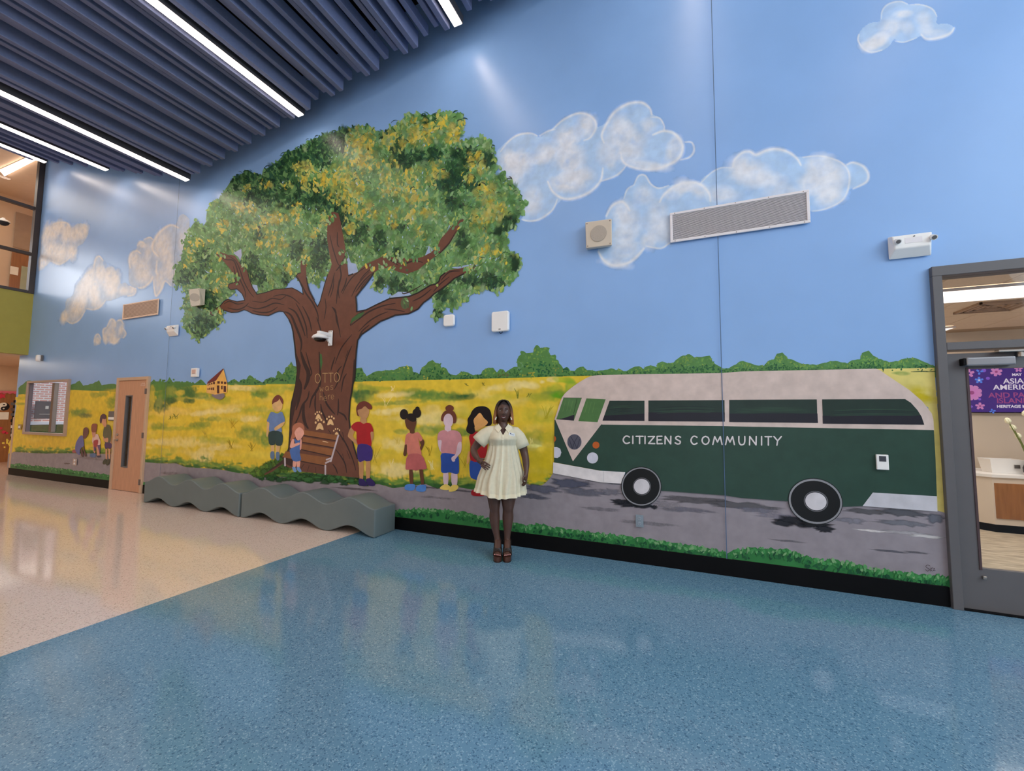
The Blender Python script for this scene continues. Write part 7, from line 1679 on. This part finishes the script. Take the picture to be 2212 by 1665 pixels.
# name tag
p_ = dress_pt(-PI/2+.62, 1.385); bm = BM(); g = bmesh.ops.create_cube(bm, size=1)
bmesh.ops.scale(bm, verts=bm.verts, vec=(.075, .002, .032)); bmesh.ops.rotate(bm, verts=bm.verts, cent=(0, 0, 0), matrix=Matrix.Rotation(math.radians(14), 3, 'Y') @ Matrix.Rotation(math.radians(24), 3, 'Z')); bmesh.ops.translate(bm, verts=bm.verts, vec=(p_.x, p_.y-.010, p_.z))
tg = obj('name_tag', bm, mat('white_badge', (226, 218, 226), rough=.6), WO, local=True)
bm = BM()
for (u, v, w_, h_) in ((-.018, .006, .012, .012), (.010, .002, .034, .002), (.004, -.006, .044, .002)):
    q_ = Matrix.Rotation(math.radians(14), 3, 'Y') @ Matrix.Rotation(math.radians(24), 3, 'Z')
    g = bmesh.ops.create_cube(bm, size=1); vv = g['verts']; bmesh.ops.scale(bm, verts=vv, vec=(w_, .001, h_)); bmesh.ops.translate(bm, verts=vv, vec=(u, -.0015, v)); bmesh.ops.rotate(bm, verts=vv, cent=(0, 0, 0), matrix=q_); bmesh.ops.translate(bm, verts=vv, vec=(p_.x, p_.y-.010, p_.z))
obj('printed_line', bm, mat('badge_ink', (60, 60, 80), rough=.6), tg, local=True, smooth=False)
# rings
for c, ax_ in (((-.207, -.166, 1.056), Vector((1, -.1, -.5))), ((.236, -.134, .868), Vector((.2, 0, 1)))):
    bm = BM(); ax_ = ax_.normalized(); u_ = ax_.cross(Vector((0, 1, 0))).normalized(); w2 = ax_.cross(u_)
    pts = [Vector(c)+u_*math.cos(2*PI*k/12)*.0098+w2*math.sin(2*PI*k/12)*.0098 for k in range(13)]; atube(bm, pts, .0022, 6, cap=False); ball(bm, Vector(c)+Vector((0, -.010, 0)), .005, .004, .005, 6)
    obj('ring', bm, M_ear, WO, local=True, smooth=True)
# platform sandals
M_clog = mat('brown_wood_sole', (66, 40, 32), rough=.4, var=.15, scale=30); M_strap = mat('black_leather', (34, 26, 24), rough=.45)
M_nail = mat('pink_nail', (214, 150, 150), rough=.3)
for fx in (-.058, .050):
    sh = bpy.data.objects.new('sandal', None); COL.objects.link(sh); sh.parent = WO; sh['label'] = 'black strapped platform sandal with brown wooden sole'
    s = -1 if fx > 0 else 1
    out = [(-.036, .06), (-.042, .0), (-.047, -.07), (-.046, -.13), (-.034, -.172), (-.008, -.192), (.022, -.188), (.044, -.160), (.049, -.11), (.046, -.05), (.038, .0), (.036, .06), (.022, .085), (-.022, .085)]
    def top(y): return .058 if y < -.07 else .058+.078*min(1, (y+.07)/.12)
    bm = BM(); rb = [bm.verts.new((fx+s*x*.92, y, .001+ (0 if (y < -.04 or y > .03) else .0))) for x, y in out]; rt = [bm.verts.new((fx+s*x, y, top(y))) for x, y in out]
    n_ = len(out); bm.faces.new(rb); bm.faces.new(rt[::-1])
    for k in range(n_): bm.faces.new((rb[k], rt[k], rt[(k+1) % n_], rb[(k+1) % n_]))
    bmesh.ops.recalc_face_normals(bm, faces=bm.faces); bmesh.ops.triangulate(bm, faces=[f for f in bm.faces if len(f.verts) > 4])
    obj('sole', bm, M_clog, sh, local=True)
    bm = BM(); rr_ = [bm.verts.new((fx+s*x*1.02, y*1.01, .004)) for x, y in out]; r2_ = [bm.verts.new((fx+s*x*1.02, y*1.01, .012)) for x, y in out]
    for k in range(n_): bm.faces.new((rr_[k], r2_[k], r2_[(k+1) % n_], rr_[(k+1) % n_]))
    obj('outsole', bm, M_strap, sh, local=True)
    def strap(pa, pb, y0, y1, z0, z1, hgt, wd=.046):
        bm = BM(); A_ = []; B_ = []
        for k in range(13):
            a = PI*k/12; A_.append((fx+math.cos(a)*wd, y0, z0+math.sin(a)*hgt)); B_.append((fx+math.cos(a)*wd*.98, y1, z1+math.sin(a)*hgt))
        loft(bm, [A_, B_], False, False, closed=False); o = obj('strap', bm, M_strap, sh, local=True, smooth=True); q = o.modifiers.new('t', 'SOLIDIFY'); q.thickness = .003
    strap(0, 0, -.135, -.055, .060, .074, .050, .049)
    strap(0, 0, -.115, -.040, .062, .098, .058, .047)
    bm = BM(); pts = [(fx+math.cos(2*PI*k/16)*.040, .018+math.sin(2*PI*k/16)*.042, .178+.012*math.sin(2*PI*k/16)) for k in range(17)]; atube(bm, pts, .0045, 6, cap=False)
    for sx in (-1, 1): atube(bm, [(fx+sx*.040, .02, .178), (fx+sx*.040, .01, .13), (fx+sx*.042, -.02, .09)], .004, 6)
    obj('ankle_strap', bm, M_strap, sh, local=True)
    for k in range(5):
        x = fx+(-1 if fx > 0 else 1)*(.030-.0155*k); L = .048-.006*k
        bm = BM(); ball(bm, (x, -.127-L, .075), .0068-.0006*k, .0055, .0045, 6); obj('toe_nail', bm, M_nail, sh, local=True, smooth=True)
